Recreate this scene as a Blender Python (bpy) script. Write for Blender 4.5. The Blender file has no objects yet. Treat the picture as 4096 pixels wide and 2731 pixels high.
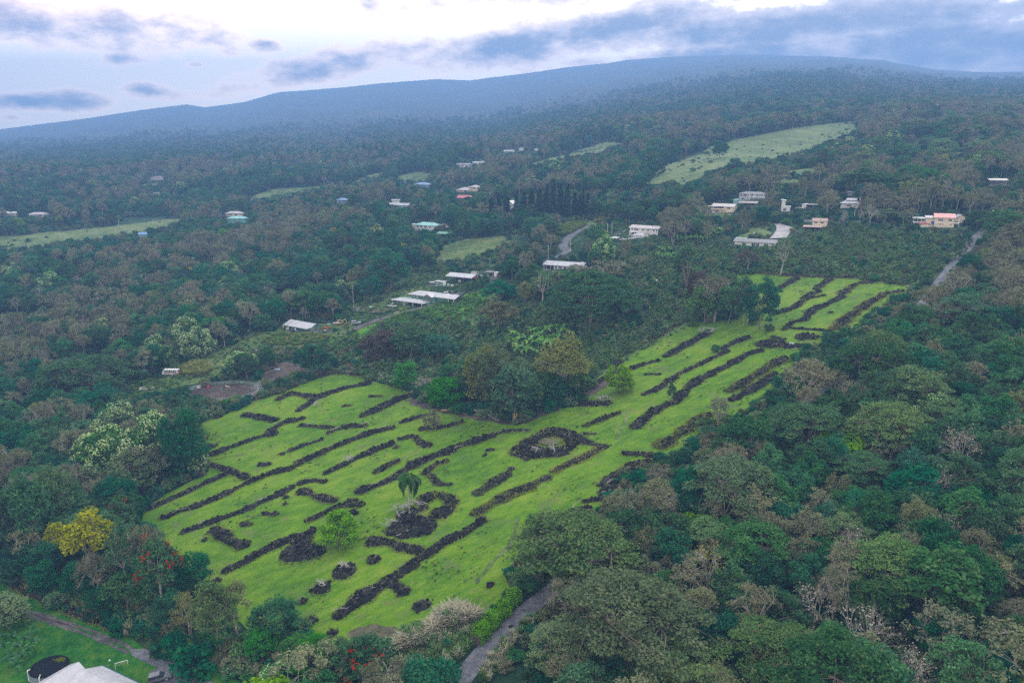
import bpy, bmesh, math, random
import numpy as np
from mathutils import Vector, Matrix
from mathutils.geometry import delaunay_2d_cdt

sc = bpy.context.scene
COL = sc.collection
PI = math.pi
R = math.radians

# ------------------------------------------------------------------ camera
CAMZ, PITCH, FPX = 90.0, R(13.6), 3183.5          # FPX: focal length for a 4096 px wide frame
cam_d = bpy.data.cameras.new('camera')
cam = bpy.data.objects.new('camera', cam_d)
COL.objects.link(cam)
cam.location = (0, 0, CAMZ)
cam.rotation_euler = (PI / 2 - PITCH, 0, 0)
cam_d.sensor_width = 36.0
cam_d.lens = FPX / 4096 * 36.0
cam_d.clip_start, cam_d.clip_end = 1.0, 40000.0
sc.camera = cam

# ------------------------------------------------------------------ light
SUN_EL, SUN_AZ = R(38), R(40)                      # azimuth clockwise from +Y
SKY_STRENGTH = 0.12
EXPOSURE = 1.32
sc.view_settings.view_transform = 'Standard'
sc.view_settings.look = 'None'
sc.view_settings.gamma = 1.0
sc.view_settings.use_curve_mapping = False
sc.view_settings.exposure = EXPOSURE
sun_d = bpy.data.lights.new('sun', 'SUN')
sun_d.energy = 1.5
sun_d.angle = R(40)
sun_d.color = (1.0, 0.93, 0.86)
sun = bpy.data.objects.new('sun', sun_d)
COL.objects.link(sun)
sd = Vector((math.sin(SUN_AZ) * math.cos(SUN_EL), math.cos(SUN_AZ) * math.cos(SUN_EL), math.sin(SUN_EL)))
sun.rotation_euler = sd.to_track_quat('Z', 'Y').to_euler()
sun.location = (0, 0, 400)
sc.cycles.volume_bounces = 0
sc.cycles.max_bounces = 5
sc.cycles.diffuse_bounces = 2
sc.cycles.glossy_bounces = 2
sc.cycles.transparent_max_bounces = 8
sc.cycles.use_denoising = False
sc.cycles.use_adaptive_sampling = False


def vdir(px, py):
    """azimuth and elevation of a point given in the 2352 px wide view of the photograph"""
    X, Y = (px - 1176) / 1828.0, (py - 784) / 1828.0
    d = Vector((X, math.cos(PITCH) - Y * math.sin(PITCH), -math.sin(PITCH) - Y * math.cos(PITCH)))
    d.normalize()
    return math.atan2(d.x, d.y), math.asin(d.z)


class NT:
    """small node-tree helper"""
    def __init__(self, tree):
        self.t = tree
        tree.nodes.clear()

    def n(self, typ, ins=None, **props):
        nd = self.t.nodes.new(typ)
        for k, v in props.items():
            setattr(nd, k, v)
        if ins:
            for k, v in ins.items():
                s = nd.inputs[k]
                if isinstance(v, bpy.types.NodeSocket):
                    self.t.links.new(v, s)
                else:
                    s.default_value = v
        return nd

    def math(self, op, a, b=0.0, c=None, clamp=False):
        ins = {0: a, 1: b}
        if c is not None:
            ins[2] = c
        return self.n('ShaderNodeMath', ins, operation=op, use_clamp=clamp).outputs[0]

    def mix(self, f, a, b, blend='MIX'):
        nd = self.n('ShaderNodeMix', {0: f, 6: a, 7: b}, data_type='RGBA', blend_type=blend)
        return nd.outputs[2]

    def ramp(self, f, stops, interp='LINEAR'):
        nd = self.n('ShaderNodeValToRGB', {0: f})
        cr = nd.color_ramp
        cr.interpolation = interp
        while len(cr.elements) < len(stops):
            cr.elements.new(0.5)
        for e, (p, c) in zip(cr.elements, stops):
            e.position = p
            e.color = c if len(c) == 4 else (*c, 1)
        return nd.outputs[0]

    def step(self, x, lo, hi):
        return self.n('ShaderNodeMapRange', {0: x, 1: lo, 2: hi, 3: 0.0, 4: 1.0}, interpolation_type='SMOOTHSTEP').outputs[0]

    def noise(self, vec, scale, detail=4.0, rough=0.55, dist=0.0):
        return self.n('ShaderNodeTexNoise', {'Vector': vec, 'Scale': scale, 'Detail': detail, 'Roughness': rough, 'Distortion': dist}).outputs[0]


# ------------------------------------------------------------------ sky: nishita seen between banks of cloud
world = bpy.data.worlds.new('World')
sc.world = world
world.use_nodes = True
w = NT(world.node_tree)
tc = w.n('ShaderNodeTexCoord').outputs['Generated']
sep = w.n('ShaderNodeSeparateXYZ', {0: tc})
sx, sy, sz = sep.outputs
az = w.math('ARCTAN2', sx, sy)
el = w.math('ARCSINE', sz)
vec = w.n('ShaderNodeCombineXYZ', {0: az, 1: el, 2: 0.0}).outputs[0]
flat = w.n('ShaderNodeVectorMath', {0: vec, 1: (1.0, 2.1, 1.0)}, operation='MULTIPLY').outputs[0]
nz = w.noise(flat, 7.5, 8.0, 0.62, 0.1)
nz2 = w.noise(flat, 26.0, 5.0, 0.6, 0.1)
nzc = w.math('ADD', w.math('MULTIPLY', w.math('SUBTRACT', nz, 0.5), 1.7), w.math('MULTIPLY', w.math('SUBTRACT', nz2, 0.5), 0.9))
BLOBS = [  # px, py, rx, ry, tilt of the long axis (deg), weight: cloud banks of the photograph
    (800, 145, 260, 40, 11, 1.0), (1280, 88, 420, 48, 9, 1.15), (1820, 62, 620, 52, 2, 1.1),
    (1650, 128, 420, 42, 3, 1.0), (2150, 108, 430, 62, -3, 1.15), (1000, 165, 330, 20, 5, 0.6),
    (130, 55, 330, 62, 2, 1.05), (420, 25, 130, 30, 0, 0.5), (100, 233, 150, 24, 2, 1.0), (360, 214, 95, 22, -6, 0.85),
    (530, 205, 110, 30, 8, 0.85), (275, 134, 45, 16, 0, 0.85), (612, 104, 45, 16, -5, 0.8), (450, 150, 24, 9, 0, 0.8),
    (30, 270, 60, 9, 0, 0.7), (2352, 175, 260, 30, -2, 0.9), (1500, -60, 900, 60, 3, 0.9)]
acc = None
for (px, py, rx, ry, tilt, wt) in BLOBS:
    a0, e0 = vdir(px, py)
    rot = w.n('ShaderNodeMapping', {0: vec, 'Location': (-a0, -e0, 0.0)}, vector_type='POINT').outputs[0]
    ra, re = rx / 1828 * 0.97, ry / 1828 * 0.97
    c, s = math.cos(R(tilt)), math.sin(R(tilt))
    u = w.n('ShaderNodeVectorMath', {0: rot, 1: (c / ra, s / ra, 0.0)}, operation='DOT_PRODUCT').outputs['Value']
    v = w.n('ShaderNodeVectorMath', {0: rot, 1: (-s / re, c / re, 0.0)}, operation='DOT_PRODUCT').outputs['Value']
    d2 = w.math('ADD', w.math('MULTIPLY', u, u), w.math('MULTIPLY', v, v))
    g = w.math('MULTIPLY', w.math('EXPONENT', w.math('MULTIPLY', d2, -0.8)), wt)
    acc = g if acc is None else w.math('MAXIMUM', acc, g)
# the rest of the sky dome carries the same broken cloud
outside = w.step(el, 0.27, 0.42)
acc = w.math('MAXIMUM', acc, w.math('MULTIPLY', outside, 0.52))
dens = w.math('ADD', acc, nzc)
cover = w.step(dens, 0.40, 0.66)
thick = w.step(dens, 0.45, 1.2)
sky = w.n('ShaderNodeTexSky', sky_type='NISHITA', sun_disc=False, sun_elevation=SUN_EL, sun_rotation=SUN_AZ,
          altitude=300.0, air_density=1.0, dust_density=2.0, ozone_density=3.0)
warm = w.step(w.math('ADD', w.math('MULTIPLY', az, 0.25), el), 0.30, 0.0)          # peach light low in the sky
clear = w.mix(w.step(el, 0.02, 0.75), (23, 19.0, 14.0, 1), (9.2, 10.8, 10.8, 1))       # thin bright veil in front of the blue
clear = w.mix(0.30, clear, sky.outputs[0])
edge = w.mix(warm, (6.5, 5.6, 5.4, 1), (22, 16, 11.5, 1))
body = w.mix(w.step(el, 0.06, 0.20), (1.2, 1.2, 1.4, 1), (2.4, 2.2, 2.3, 1))
pinkz = w.step(az, -0.28, -0.5)
body = w.mix(w.math('MULTIPLY', pinkz, w.step(el, 0.10, 0.2)), body, (17.0, 10.0, 8.0, 1))
cloud = w.mix(thick, edge, body)
skycol = w.mix(cover, clear, cloud)
ground_side = w.step(el, -0.02, -0.2)
skycol = w.mix(ground_side, skycol, (1.5, 1.9, 2.4, 1))
bg = w.n('ShaderNodeBackground', {0: skycol, 1: SKY_STRENGTH})
wo = w.n('ShaderNodeOutputWorld', {0: bg.outputs[0]})

# ------------------------------------------------------------------ the lie of the land
SKYLINE = [(-900, 300), (-300, 305), (0, 297), (200, 272), (330, 252), (430, 240), (470, 247), (560, 235), (640, 212), (700, 208), (800, 200),
           (870, 192), (1000, 182), (1080, 185), (1130, 178), (1200, 170), (1300, 155), (1400, 145), (1440, 138), (1560, 130),
           (1720, 125), (1900, 130), (2030, 138), (2060, 145), (2150, 160), (2250, 166), (2352, 165), (2700, 168), (3300, 180)]
RIDGE, DFAR = 6500.0, 1300.0
_sl = np.array([vdir(*p) for p in SKYLINE])


def plane(x, y):
    xs = np.where(x < 0, 220 * np.tanh(x / 220), 370 * np.tanh(x / 370))
    z = 0.150 * xs + 0.097 * y - 25
    amp = 0.5 + 4.0 * np.clip((np.hypot(x, y) - 450) / 500, 0, 1)
    z = z + amp * (np.sin(x * .021 + y * .013 + 1.0) * .6 + np.sin(x * -.009 + y * .027 + 2.2) * .6 + np.sin(x * .05 + y * -.035) * .25)
    return z


def H(x, y):
    """height of the ground"""
    x = np.asarray(x, float); y = np.asarray(y, float)
    D = np.hypot(x, y)
    a = np.arctan2(x, y)
    k = np.where(D > DFAR, DFAR / np.maximum(D, 1), 1.0)
    z0 = plane(x * k, np.where(y < -300, -300, y) * k)
    e = np.interp(a, _sl[:, 0], _sl[:, 1])
    zr = CAMZ + RIDGE * np.tan(e)
    t = np.clip((D - DFAR) / (RIDGE - DFAR), 0, 1)
    gul = np.sin(a * 70 + 2 * np.sin(D * .003)) * np.sin(a * 31 + D * .0007) * 20 * t * (1 - t ** 3)
    rough = (np.sin(x * .031 + np.sin(y * .017) * 2) * np.sin(y * .027 + x * .011)) * 5 * np.clip(t * 5, 0, 1) * (1 - t ** 4)
    c = np.clip((a + .1) / .5, 0, 1)
    c = .45 + .55 * c * c * (3 - 2 * c)
    zf = z0 + (zr - z0) * (c * t + (1 - c) * t * t) + gul + rough
    zf = np.where(D > RIDGE, zr - (D - RIDGE) * 0.22, zf)
    return np.where(D > DFAR, zf, z0)


def h(x, y):
    return float(H(x, y))


FWD = np.array((0, math.cos(PITCH), -math.sin(PITCH)))
UP = np.array((0, math.sin(PITCH), math.cos(PITCH)))


def ray(u, v):
    return FWD + np.array(((u - 2048) / FPX, 0, 0)) - UP * ((v - 1365.5) / FPX)


_ts = np.concatenate([np.arange(60, 900, 4.0), np.arange(900, 11000, 25.0)])


def W(u, v, dz=0.0):
    """ground point under pixel (u, v) of the photograph (4096 px wide)"""
    d = ray(u, v)
    p = d[None, :] * _ts[:, None]
    f = CAMZ + p[:, 2] - H(p[:, 0], p[:, 1])
    i = np.argmax(f < 0)
    if f[i] >= 0:
        i = len(_ts) - 1
    lo, hi = _ts[max(i - 1, 0)], _ts[i]
    for _ in range(18):
        m = (lo + hi) / 2
        q = d * m
        if CAMZ + q[2] - h(q[0], q[1]) < 0:
            hi = m
        else:
            lo = m
    q = d * hi
    return Vector((q[0], q[1], h(q[0], q[1]) + dz))


def proj(P):
    """pixel (4096 px wide frame) of world points (N,3)"""
    P = np.atleast_2d(np.asarray(P, float)) - np.array((0, 0, CAMZ))
    dep = P @ FWD
    dep = np.where(dep < 1, 1, dep)
    return np.stack([2048 + FPX * P[:, 0] / dep, 1365.5 - FPX * (P @ UP) / dep], 1)


def mpp(p):
    """metres per photograph pixel at a world point"""
    return float(np.dot(np.array(p) - np.array((0, 0, CAMZ)), FWD)) / FPX


ZOOMS = {'A': (0, 1900, .5527), 'B': (1200, 1900, .5527), 'C': (2400, 1900, .7211), 'D': (0, 1100, .5952), 'E': (1200, 1200, .5952),
         'F': (2400, 1000, .7211), 'G': (0, 500, .5952), 'M': (1300, 500, .5952), 'N': (2600, 500, .636), 'V': (0, 0, 1.7415),
         'P': (1050, 980, .38265), 'Q': (700, 1200, .34014), 'S': (1900, 800, .34014), 'T': (2700, 720, .34014), 'U': (3300, 640, .33844),
         'X': (100, 2400, .34014)}


def px(z, *pts):
    """points read off an enlargement of the photograph -> photograph pixels"""
    x0, y0, s = ZOOMS[z]
    out = [(x0 + s * a, y0 + s * b) for a, b in pts]
    return out if len(out) > 1 else out[0]


def WZ(z, a, b, dz=0.0):
    return W(*px(z, (a, b)), dz)


def WL(z, *pts):
    r = px(z, *pts)
    return [W(*p) for p in (r if isinstance(r, list) else [r])]


def inpoly(P, poly):
    P = np.atleast_2d(P)
    x, y = P[:, 0], P[:, 1]
    res = np.zeros(len(P), bool)
    n = len(poly)
    j = n - 1
    for i in range(n):
        xi, yi = poly[i][:2]; xj, yj = poly[j][:2]
        if yi != yj:
            res ^= ((yi > y) != (yj > y)) & (x < (xj - xi) * (y - yi) / (yj - yi) + xi)
        j = i
    return res


# ------------------------------------------------------------------ making objects
def new_obj(name, me, mat=None, parent=None, loc=None, rot=None):
    o = bpy.data.objects.new(name, me)
    COL.objects.link(o)
    if mat is not None and me is not None:
        for m in (mat if isinstance(mat, (list, tuple)) else [mat]):
            me.materials.append(m)
    if parent is not None:
        o.parent = parent
    if loc is not None:
        o.location = loc
    if rot is not None:
        o.rotation_euler = rot
    return o


def tag(o, label=None, cat=None, group=None, kind=None):
    if label: o['label'] = label
    if cat: o['category'] = cat
    if group: o['group'] = group
    if kind: o['kind'] = kind
    return o


def thing(name, label, cat, loc=(0, 0, 0), rz=0.0, group=None):
    o = bpy.data.objects.new(name, None)
    o.empty_display_size = 0.5
    COL.objects.link(o)
    o.location = loc
    o.rotation_euler = (0, 0, rz)
    return tag(o, label, cat, group)


def mesh_np(name, V, F, smooth=False):
    """mesh from arrays; F is a list of (n,3) / (n,4) arrays"""
    me = bpy.data.meshes.new(name)
    V = np.asarray(V, np.float32).reshape(-1, 3)
    Fs = [np.asarray(f, np.int32) for f in (F if isinstance(F, list) else [F]) if len(f)]
    loops = np.concatenate([f.ravel() for f in Fs]) if Fs else np.zeros(0, np.int32)
    tot = np.concatenate([np.full(len(f), f.shape[1], np.int32) for f in Fs]) if Fs else np.zeros(0, np.int32)
    start = np.concatenate([[0], np.cumsum(tot)[:-1]]).astype(np.int32) if len(tot) else tot
    me.vertices.add(len(V)); me.vertices.foreach_set('co', V.ravel())
    me.loops.add(len(loops)); me.loops.foreach_set('vertex_index', loops)
    me.polygons.add(len(tot)); me.polygons.foreach_set('loop_start', start); me.polygons.foreach_set('loop_total', tot)
    me.update(calc_edges=True)
    me.validate()
    if smooth:
        me.polygons.foreach_set('use_smooth', np.ones(len(tot), bool))
    return me


class MB:
    """collects boxes, prisms and tubes into one mesh"""
    def __init__(self):
        self.v = []; self.f = []

    def add(self, vs, fs):
        b = len(self.v)
        self.v += [tuple(p) for p in vs]
        self.f += [tuple(i + b for i in f) for f in fs]
        return self

    def box(self, x0, x1, y0, y1, z0, z1):
        vs = [(x, y, z) for z in (z0, z1) for (x, y) in ((x0, y0), (x1, y0), (x1, y1), (x0, y1))]
        return self.add(vs, [(3, 2, 1, 0), (4, 5, 6, 7), (0, 1, 5, 4), (1, 2, 6, 5), (2, 3, 7, 6), (3, 0, 4, 7)])

    def tube(self, pts, rad, n=6, cap=True):
        pts = [Vector(p) for p in pts]
        rs = rad if isinstance(rad, (list, tuple, np.ndarray)) else [rad] * len(pts)
        vs, fs = [], []
        ref = Vector((0.13, 0.31, 0.94))
        for i, p in enumerate(pts):
            d = (pts[min(i + 1, len(pts) - 1)] - pts[max(i - 1, 0)])
            d = d.normalized() if d.length > 1e-9 else Vector((0, 0, 1))
            a = d.cross(ref)
            if a.length < 1e-3: a = d.cross(Vector((1, 0, 0)))
            a.normalize(); b = d.cross(a)
            for k in range(n):
                t = 2 * PI * k / n
                vs.append(p + (a * math.cos(t) + b * math.sin(t)) * rs[i])
        for i in range(len(pts) - 1):
            for k in range(n):
                k2 = (k + 1) % n
                fs.append((i * n + k, i * n + k2, (i + 1) * n + k2, (i + 1) * n + k))
        if cap:
            fs.append(tuple(range(n))[::-1]); fs.append(tuple((len(pts) - 1) * n + k for k in range(n)))
        return self.add(vs, fs)

    def prism(self, prof, y0, y1, axis='y'):
        """extrude a closed (a, z) profile along an axis"""
        n = len(prof)
        if axis == 'y':
            vs = [(a, y0, z) for a, z in prof] + [(a, y1, z) for a, z in prof]
        else:
            vs = [(y0, a, z) for a, z in prof] + [(y1, a, z) for a, z in prof]
        fs = [tuple(range(n)), tuple(range(n, 2 * n))[::-1]] + [((i + 1) % n, i, i + n, (i + 1) % n + n) for i in range(n)]
        return self.add(vs, fs)

    def cyl(self, c, r, z0, z1, n=16, r2=None):
        r2 = r if r2 is None else r2
        vs = [(c[0] + r * math.cos(2 * PI * k / n), c[1] + r * math.sin(2 * PI * k / n), z0) for k in range(n)]
        vs += [(c[0] + r2 * math.cos(2 * PI * k / n), c[1] + r2 * math.sin(2 * PI * k / n), z1) for k in range(n)]
        fs = [tuple(range(n))[::-1], tuple(range(n, 2 * n))] + [(k, (k + 1) % n, n + (k + 1) % n, n + k) for k in range(n)]
        return self.add(vs, fs)

    def wheel(self, c, r, w, n=14):
        vs, fs = [], []
        for s in (-.5, .5):
            for k in range(n):
                t = 2 * PI * k / n
                vs.append((c[0] + r * math.cos(t), c[1] + s * w, c[2] + r * math.sin(t)))
        fs = [tuple(range(n)), tuple(range(n, 2 * n))[::-1]] + [((k + 1) % n, k, n + k, n + (k + 1) % n) for k in range(n)]
        return self.add(vs, fs)

    def mesh(self, name, smooth=False, bevel=0.0):
        me = bpy.data.meshes.new(name)
        me.from_pydata(self.v, [], self.f)
        bm = bmesh.new(); bm.from_mesh(me)
        bmesh.ops.recalc_face_normals(bm, faces=bm.faces)
        if bevel > 0:
            bmesh.ops.bevel(bm, geom=[e for e in bm.edges if e.calc_face_angle(0) > 0.5], offset=bevel, segments=2, affect='EDGES', clamp_overlap=True)
        bm.to_mesh(me); bm.free()
        if smooth:
            me.polygons.foreach_set('use_smooth', np.ones(len(me.polygons), bool))
        return me

    def build(self, name, mat, parent=None, smooth=False, bevel=0.0, loc=None, rot=None):
        return new_obj(name, self.mesh(name, smooth, bevel), mat, parent, loc, rot)


# ------------------------------------------------------------------ materials
def base_mat(name):
    m = bpy.data.materials.new(name)
    m.use_nodes = True
    return m, NT(m.node_tree)


def simple(name, col, rough=0.7, metal=0.0, var=0.18, scale=3.0, bump=0.0, spec=0.4):
    """paint, wood, metal ...: a base colour with mottled wear"""
    m, t = base_mat(name)
    co = t.n('ShaderNodeTexCoord').outputs['Object']
    n1 = t.noise(co, scale, 5.0, 0.6)
    n2 = t.noise(co, scale * 0.17, 3.0, 0.5)
    f = t.math('ADD', t.math('MULTIPLY', n1, 0.6), t.math('MULTIPLY', n2, 0.4))
    lo = tuple(c * (1 - var) for c in col); hi = tuple(min(1, c * (1 + var)) for c in col)
    c = t.ramp(f, [(0.3, lo), (0.7, hi)])
    ins = {'Base Color': c, 'Roughness': rough, 'Metallic': metal, 'Specular IOR Level': spec}
    if bump:
        ins['Normal'] = t.n('ShaderNodeBump', {'Height': n1, 'Strength': bump, 'Distance': 0.1}).outputs[0]
    b = t.n('ShaderNodeBsdfPrincipled', ins)
    t.n('ShaderNodeOutputMaterial', {0: b.outputs[0]})
    return m


def leafmat(name, cols, objvar=0.35, trans=0.25, tint=None, clump=0.5):
    """foliage: leaf to leaf, clump to clump and plant to plant differences of colour"""
    m, t = base_mat(name)
    geo = t.n('ShaderNodeNewGeometry')
    oi = t.n('ShaderNodeObjectInfo')
    co = t.n('ShaderNodeTexCoord').outputs['Object']
    n = t.noise(co, clump, 2.0, 0.5)
    f = t.math('ADD', t.math('MULTIPLY', geo.outputs['Random Per Island'], 0.55), t.math('MULTIPLY', t.step(n, 0.3, 0.7), 0.45))
    k = len(cols)
    c = t.ramp(f, [(i / max(k - 1, 1), cols[i]) for i in range(k)])
    rnd = oi.outputs['Random']
    val = t.math('ADD', t.math('MULTIPLY', rnd, 2 * objvar), 1 - objvar)
    c2 = t.n('ShaderNodeHueSaturation', {'Color': c, 'Value': val,
             'Hue': t.math('ADD', t.math('MULTIPLY', t.math('FRACT', t.math('MULTIPLY', rnd, 7.13)), 0.04), 0.48),
             'Saturation': t.math('ADD', t.math('MULTIPLY', t.math('FRACT', t.math('MULTIPLY', rnd, 3.7)), 0.40), 0.92)}).outputs[0]
    d = t.n('ShaderNodeBsdfDiffuse', {0: c2})
    tr = t.n('ShaderNodeBsdfTranslucent', {0: c2})
    mx = t.n('ShaderNodeMixShader', {0: trans, 1: d.outputs[0], 2: tr.outputs[0]})
    t.n('ShaderNodeOutputMaterial', {0: mx.outputs[0]})
    return m


def groundmat(name, stops, scale, scale2=None, stretch=None, rough=0.95, bump=0.4, dist=0.3, fine=1.5, extra=None):
    """soil and grass: patches at two sizes plus fine grain"""
    m, t = base_mat(name)
    co = t.n('ShaderNodeNewGeometry').outputs['Position']
    a = t.noise(co, scale, 6.0, 0.6)
    v = co
    if stretch:
        mp = t.n('ShaderNodeMapping', {0: co, 'Rotation': (0, 0, stretch[0])}, vector_type='POINT').outputs[0]
        v = t.n('ShaderNodeVectorMath', {0: mp, 1: (stretch[1], stretch[2], 1)}, operation='MULTIPLY').outputs[0]
    b = t.noise(v, scale2 or scale * 6, 4.0, 0.6)
    g = t.noise(co, fine, 3.0, 0.7)
    f = t.math('ADD', t.math('ADD', t.math('MULTIPLY', a, 0.42), t.math('MULTIPLY', b, 0.36)), t.math('MULTIPLY', g, 0.22))
    f = t.math('MULTIPLY_ADD', t.math('SUBTRACT', f, 0.5), 2.3, 0.5)
    c = t.ramp(f, stops)
    if extra:
        c = extra(t, co, v, c)
    bp = t.n('ShaderNodeBump', {'Height': t.math('ADD', g, b), 'Strength': bump, 'Distance': dist}).outputs[0]
    bs = t.n('ShaderNodeBsdfPrincipled', {'Base Color': c, 'Roughness': rough, 'Specular IOR Level': 0.1, 'Normal': bp})
    t.n('ShaderNodeOutputMaterial', {0: bs.outputs[0]})
    return m

# ================================================================== ground
_pa, _pb = WZ('E', 410, 1280), WZ('E', 1290, 920)
ROWDIR = math.atan2(_pb.y - _pa.y, _pb.x - _pa.x)          # the stone rows run straight up the slope

M = {}
M['ground'] = groundmat('forest_floor', [(0.30, (.006, .020, .013)), (0.45, (.012, .038, .020)), (0.58, (.028, .062, .028)), (0.75, (.055, .072, .036))], .02, .11, fine=.8)
M['mountain'] = groundmat('mountain_forest', [(0.2, (.016, .030, .018)), (0.44, (.028, .042, .026)), (0.58, (.040, .050, .032)), (0.8, (.075, .07, .045))], .004, .020, fine=.06, bump=1.0, dist=9.0)


def field_extra(t, co, v, c):
    # cut grass left in dotted lines by the mower, worn straw patches
    mp = t.n('ShaderNodeMapping', {0: co, 'Rotation': (0, 0, -ROWDIR)}, vector_type='POINT').outputs[0]
    s = t.n('ShaderNodeSeparateXYZ', {0: mp})
    wob = t.math('MULTIPLY', t.noise(co, .03, 2.0), 5.0)
    ph = t.math('FRACT', t.math('MULTIPLY', t.math('ADD', s.outputs[1], wob), 0.42))
    line = t.step(t.math('ABSOLUTE', t.math('SUBTRACT', ph, 0.5)), 0.10, 0.02)
    clod = t.step(t.noise(co, 1.1, 3.0, .7), 0.50, 0.58)
    zone = t.step(t.noise(co, .022, 2.0), 0.42, 0.55)
    f = t.math('MULTIPLY', t.math('MULTIPLY', line, clod), t.math('MULTIPLY', zone, 0.75))
    c = t.mix(f, c, (.20, .19, .085, 1))
    straw = t.math('MULTIPLY', t.step(t.noise(co, .14, 5.0, .75), 0.54, 0.66), 0.6)
    c = t.mix(straw, c, (.125, .125, .05, 1))
    dark = t.math('MULTIPLY', t.step(t.noise(co, .07, 5.0, .7), 0.53, 0.66), 0.42)
    return t.mix(dark, c, (.045, .105, .018, 1))


M['field'] = groundmat('mown_grass', [(0.24, (.036, .098, .004)), (0.45, (.064, .146, .005)), (0.57, (.090, .174, .006)), (0.78, (.135, .195, .018))],
                       .045, .42, stretch=(-ROWDIR, .45, 1.0), fine=1.5, bump=.8, dist=.3, extra=field_extra)
M['lawn'] = groundmat('lawn_grass', [(0.32, (.008, .062, .010)), (0.5, (.016, .105, .010)), (0.70, (.060, .130, .012))], .09, .6, fine=2.5)
M['pasture'] = groundmat('pasture_grass', [(0.28, (.045, .082, .034)), (0.48, (.085, .128, .045)), (0.70, (.14, .165, .075))], .03, .16, fine=.9)
M['meadow'] = groundmat('rough_grass', [(0.30, (.035, .065, .020)), (0.48, (.065, .110, .028)), (0.68, (.13, .15, .06))], .06, .4, fine=1.6)
M['lush'] = groundmat('lush_vine_cover', [(0.30, (.022, .085, .010)), (0.5, (.045, .150, .010)), (0.70, (.085, .20, .016))], .10, .6, fine=1.6, bump=.8)
M['dirt'] = groundmat('bare_earth', [(0.30, (.034, .027, .024)), (0.5, (.060, .048, .042)), (0.70, (.095, .078, .066))], .10, .6, fine=2.2)
M['gravel'] = groundmat('dark_gravel', [(0.30, (.045, .043, .046)), (0.5, (.085, .08, .08)), (0.70, (.14, .13, .125))], .18, 1.2, fine=3.5)
M['asphalt'] = groundmat('worn_asphalt', [(0.25, (.055, .058, .068)), (0.5, (.095, .10, .115)), (0.75, (.17, .17, .185))], .16, .8, fine=2.0, bump=.3)
M['concrete'] = groundmat('pale_concrete', [(0.30, (.22, .21, .22)), (0.5, (.29, .28, .285)), (0.70, (.35, .335, .335))], .12, .7, fine=2.0, bump=.1)
M['deadgrass'] = groundmat('dead_grass', [(0.30, (.045, .042, .028)), (0.5, (.075, .072, .042)), (0.70, (.11, .105, .06))], .2, 1.1, fine=2.5)
M['brush'] = groundmat('scrub_ground', [(0.30, (.030, .068, .026)), (0.5, (.055, .105, .036)), (0.70, (.11, .14, .06))], .06, .4, fine=1.4)


def fan(name, Ds, azs, mat, drop=0.15):
    A, Dm = np.meshgrid(azs, Ds)
    x = Dm * np.sin(A); y = Dm * np.cos(A)
    z = H(x, y) - drop
    nr, ncol = A.shape
    i = np.arange((nr - 1) * (ncol - 1))
    r, c = i // (ncol - 1), i % (ncol - 1)
    a = r * ncol + c
    F = np.stack([a, a + 1, a + ncol + 1, a + ncol], 1)[:, ::-1]
    o = new_obj(name, mesh_np(name, np.stack([x.ravel(), y.ravel(), z.ravel()], 1), F, True), mat)
    return tag(o, kind='structure')


azs = np.concatenate([np.linspace(R(-178), R(-46), 34), np.linspace(R(-45), R(45), 271), np.linspace(R(46), R(178), 34)])
Dn = np.geomspace(3, DFAR + 60, 170)
fan('ground', np.minimum(Dn, 1e9), np.clip(azs, -PI, PI), M['ground'])
azm = np.linspace(R(-50), R(50), 421)
Df = np.concatenate([np.geomspace(DFAR + 20, RIDGE, 230), [RIDGE + 150, RIDGE + 500]])
fan('mountain', Df, azm, M['mountain'], 0.05)


def densify(poly, step):
    out = []
    for i, p in enumerate(poly):
        q = poly[(i + 1) % len(poly)]
        L = math.hypot(q[0] - p[0], q[1] - p[1])
        k = max(1, int(L / step))
        out += [(p[0] + (q[0] - p[0]) * j / k, p[1] + (q[1] - p[1]) * j / k) for j in range(k)]
    return out


def drape(name, poly, mat, step=4.0, lift=0.05, rag=0.0, seed=1, kind='structure'):
    """a sheet lying on the ground inside a world polygon"""
    rng = np.random.default_rng(seed)
    P = densify([(p[0], p[1]) for p in poly], step * .6)
    if rag:
        P = [(x + rng.uniform(-rag, rag), y + rng.uniform(-rag, rag)) for x, y in P]
    A = np.array(P)
    gx, gy = np.meshgrid(np.arange(A[:, 0].min(), A[:, 0].max(), step), np.arange(A[:, 1].min(), A[:, 1].max(), step))
    G = np.stack([gx.ravel(), gy.ravel()], 1)
    G = G[inpoly(G, P)] if len(G) else G
    pts = [Vector(p) for p in P] + [Vector(g) for g in G]
    n = len(P)
    vs, _, fs, *_ = delaunay_2d_cdt(pts, [], [list(range(n))], 1, 1e-4)
    V = np.array([(v.x, v.y) for v in vs])
    z = H(V[:, 0], V[:, 1]) + lift
    tri = np.array([f for f in fs if len(f) == 3])
    a, b, c = V[tri[:, 0]], V[tri[:, 1]], V[tri[:, 2]]
    cr = (b[:, 0] - a[:, 0]) * (c[:, 1] - a[:, 1]) - (b[:, 1] - a[:, 1]) * (c[:, 0] - a[:, 0])
    tri[cr < 0] = tri[cr < 0][:, ::-1]
    o = new_obj(name, mesh_np(name, np.column_stack([V, z]), tri, True), mat)
    return tag(o, kind=kind)


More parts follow.
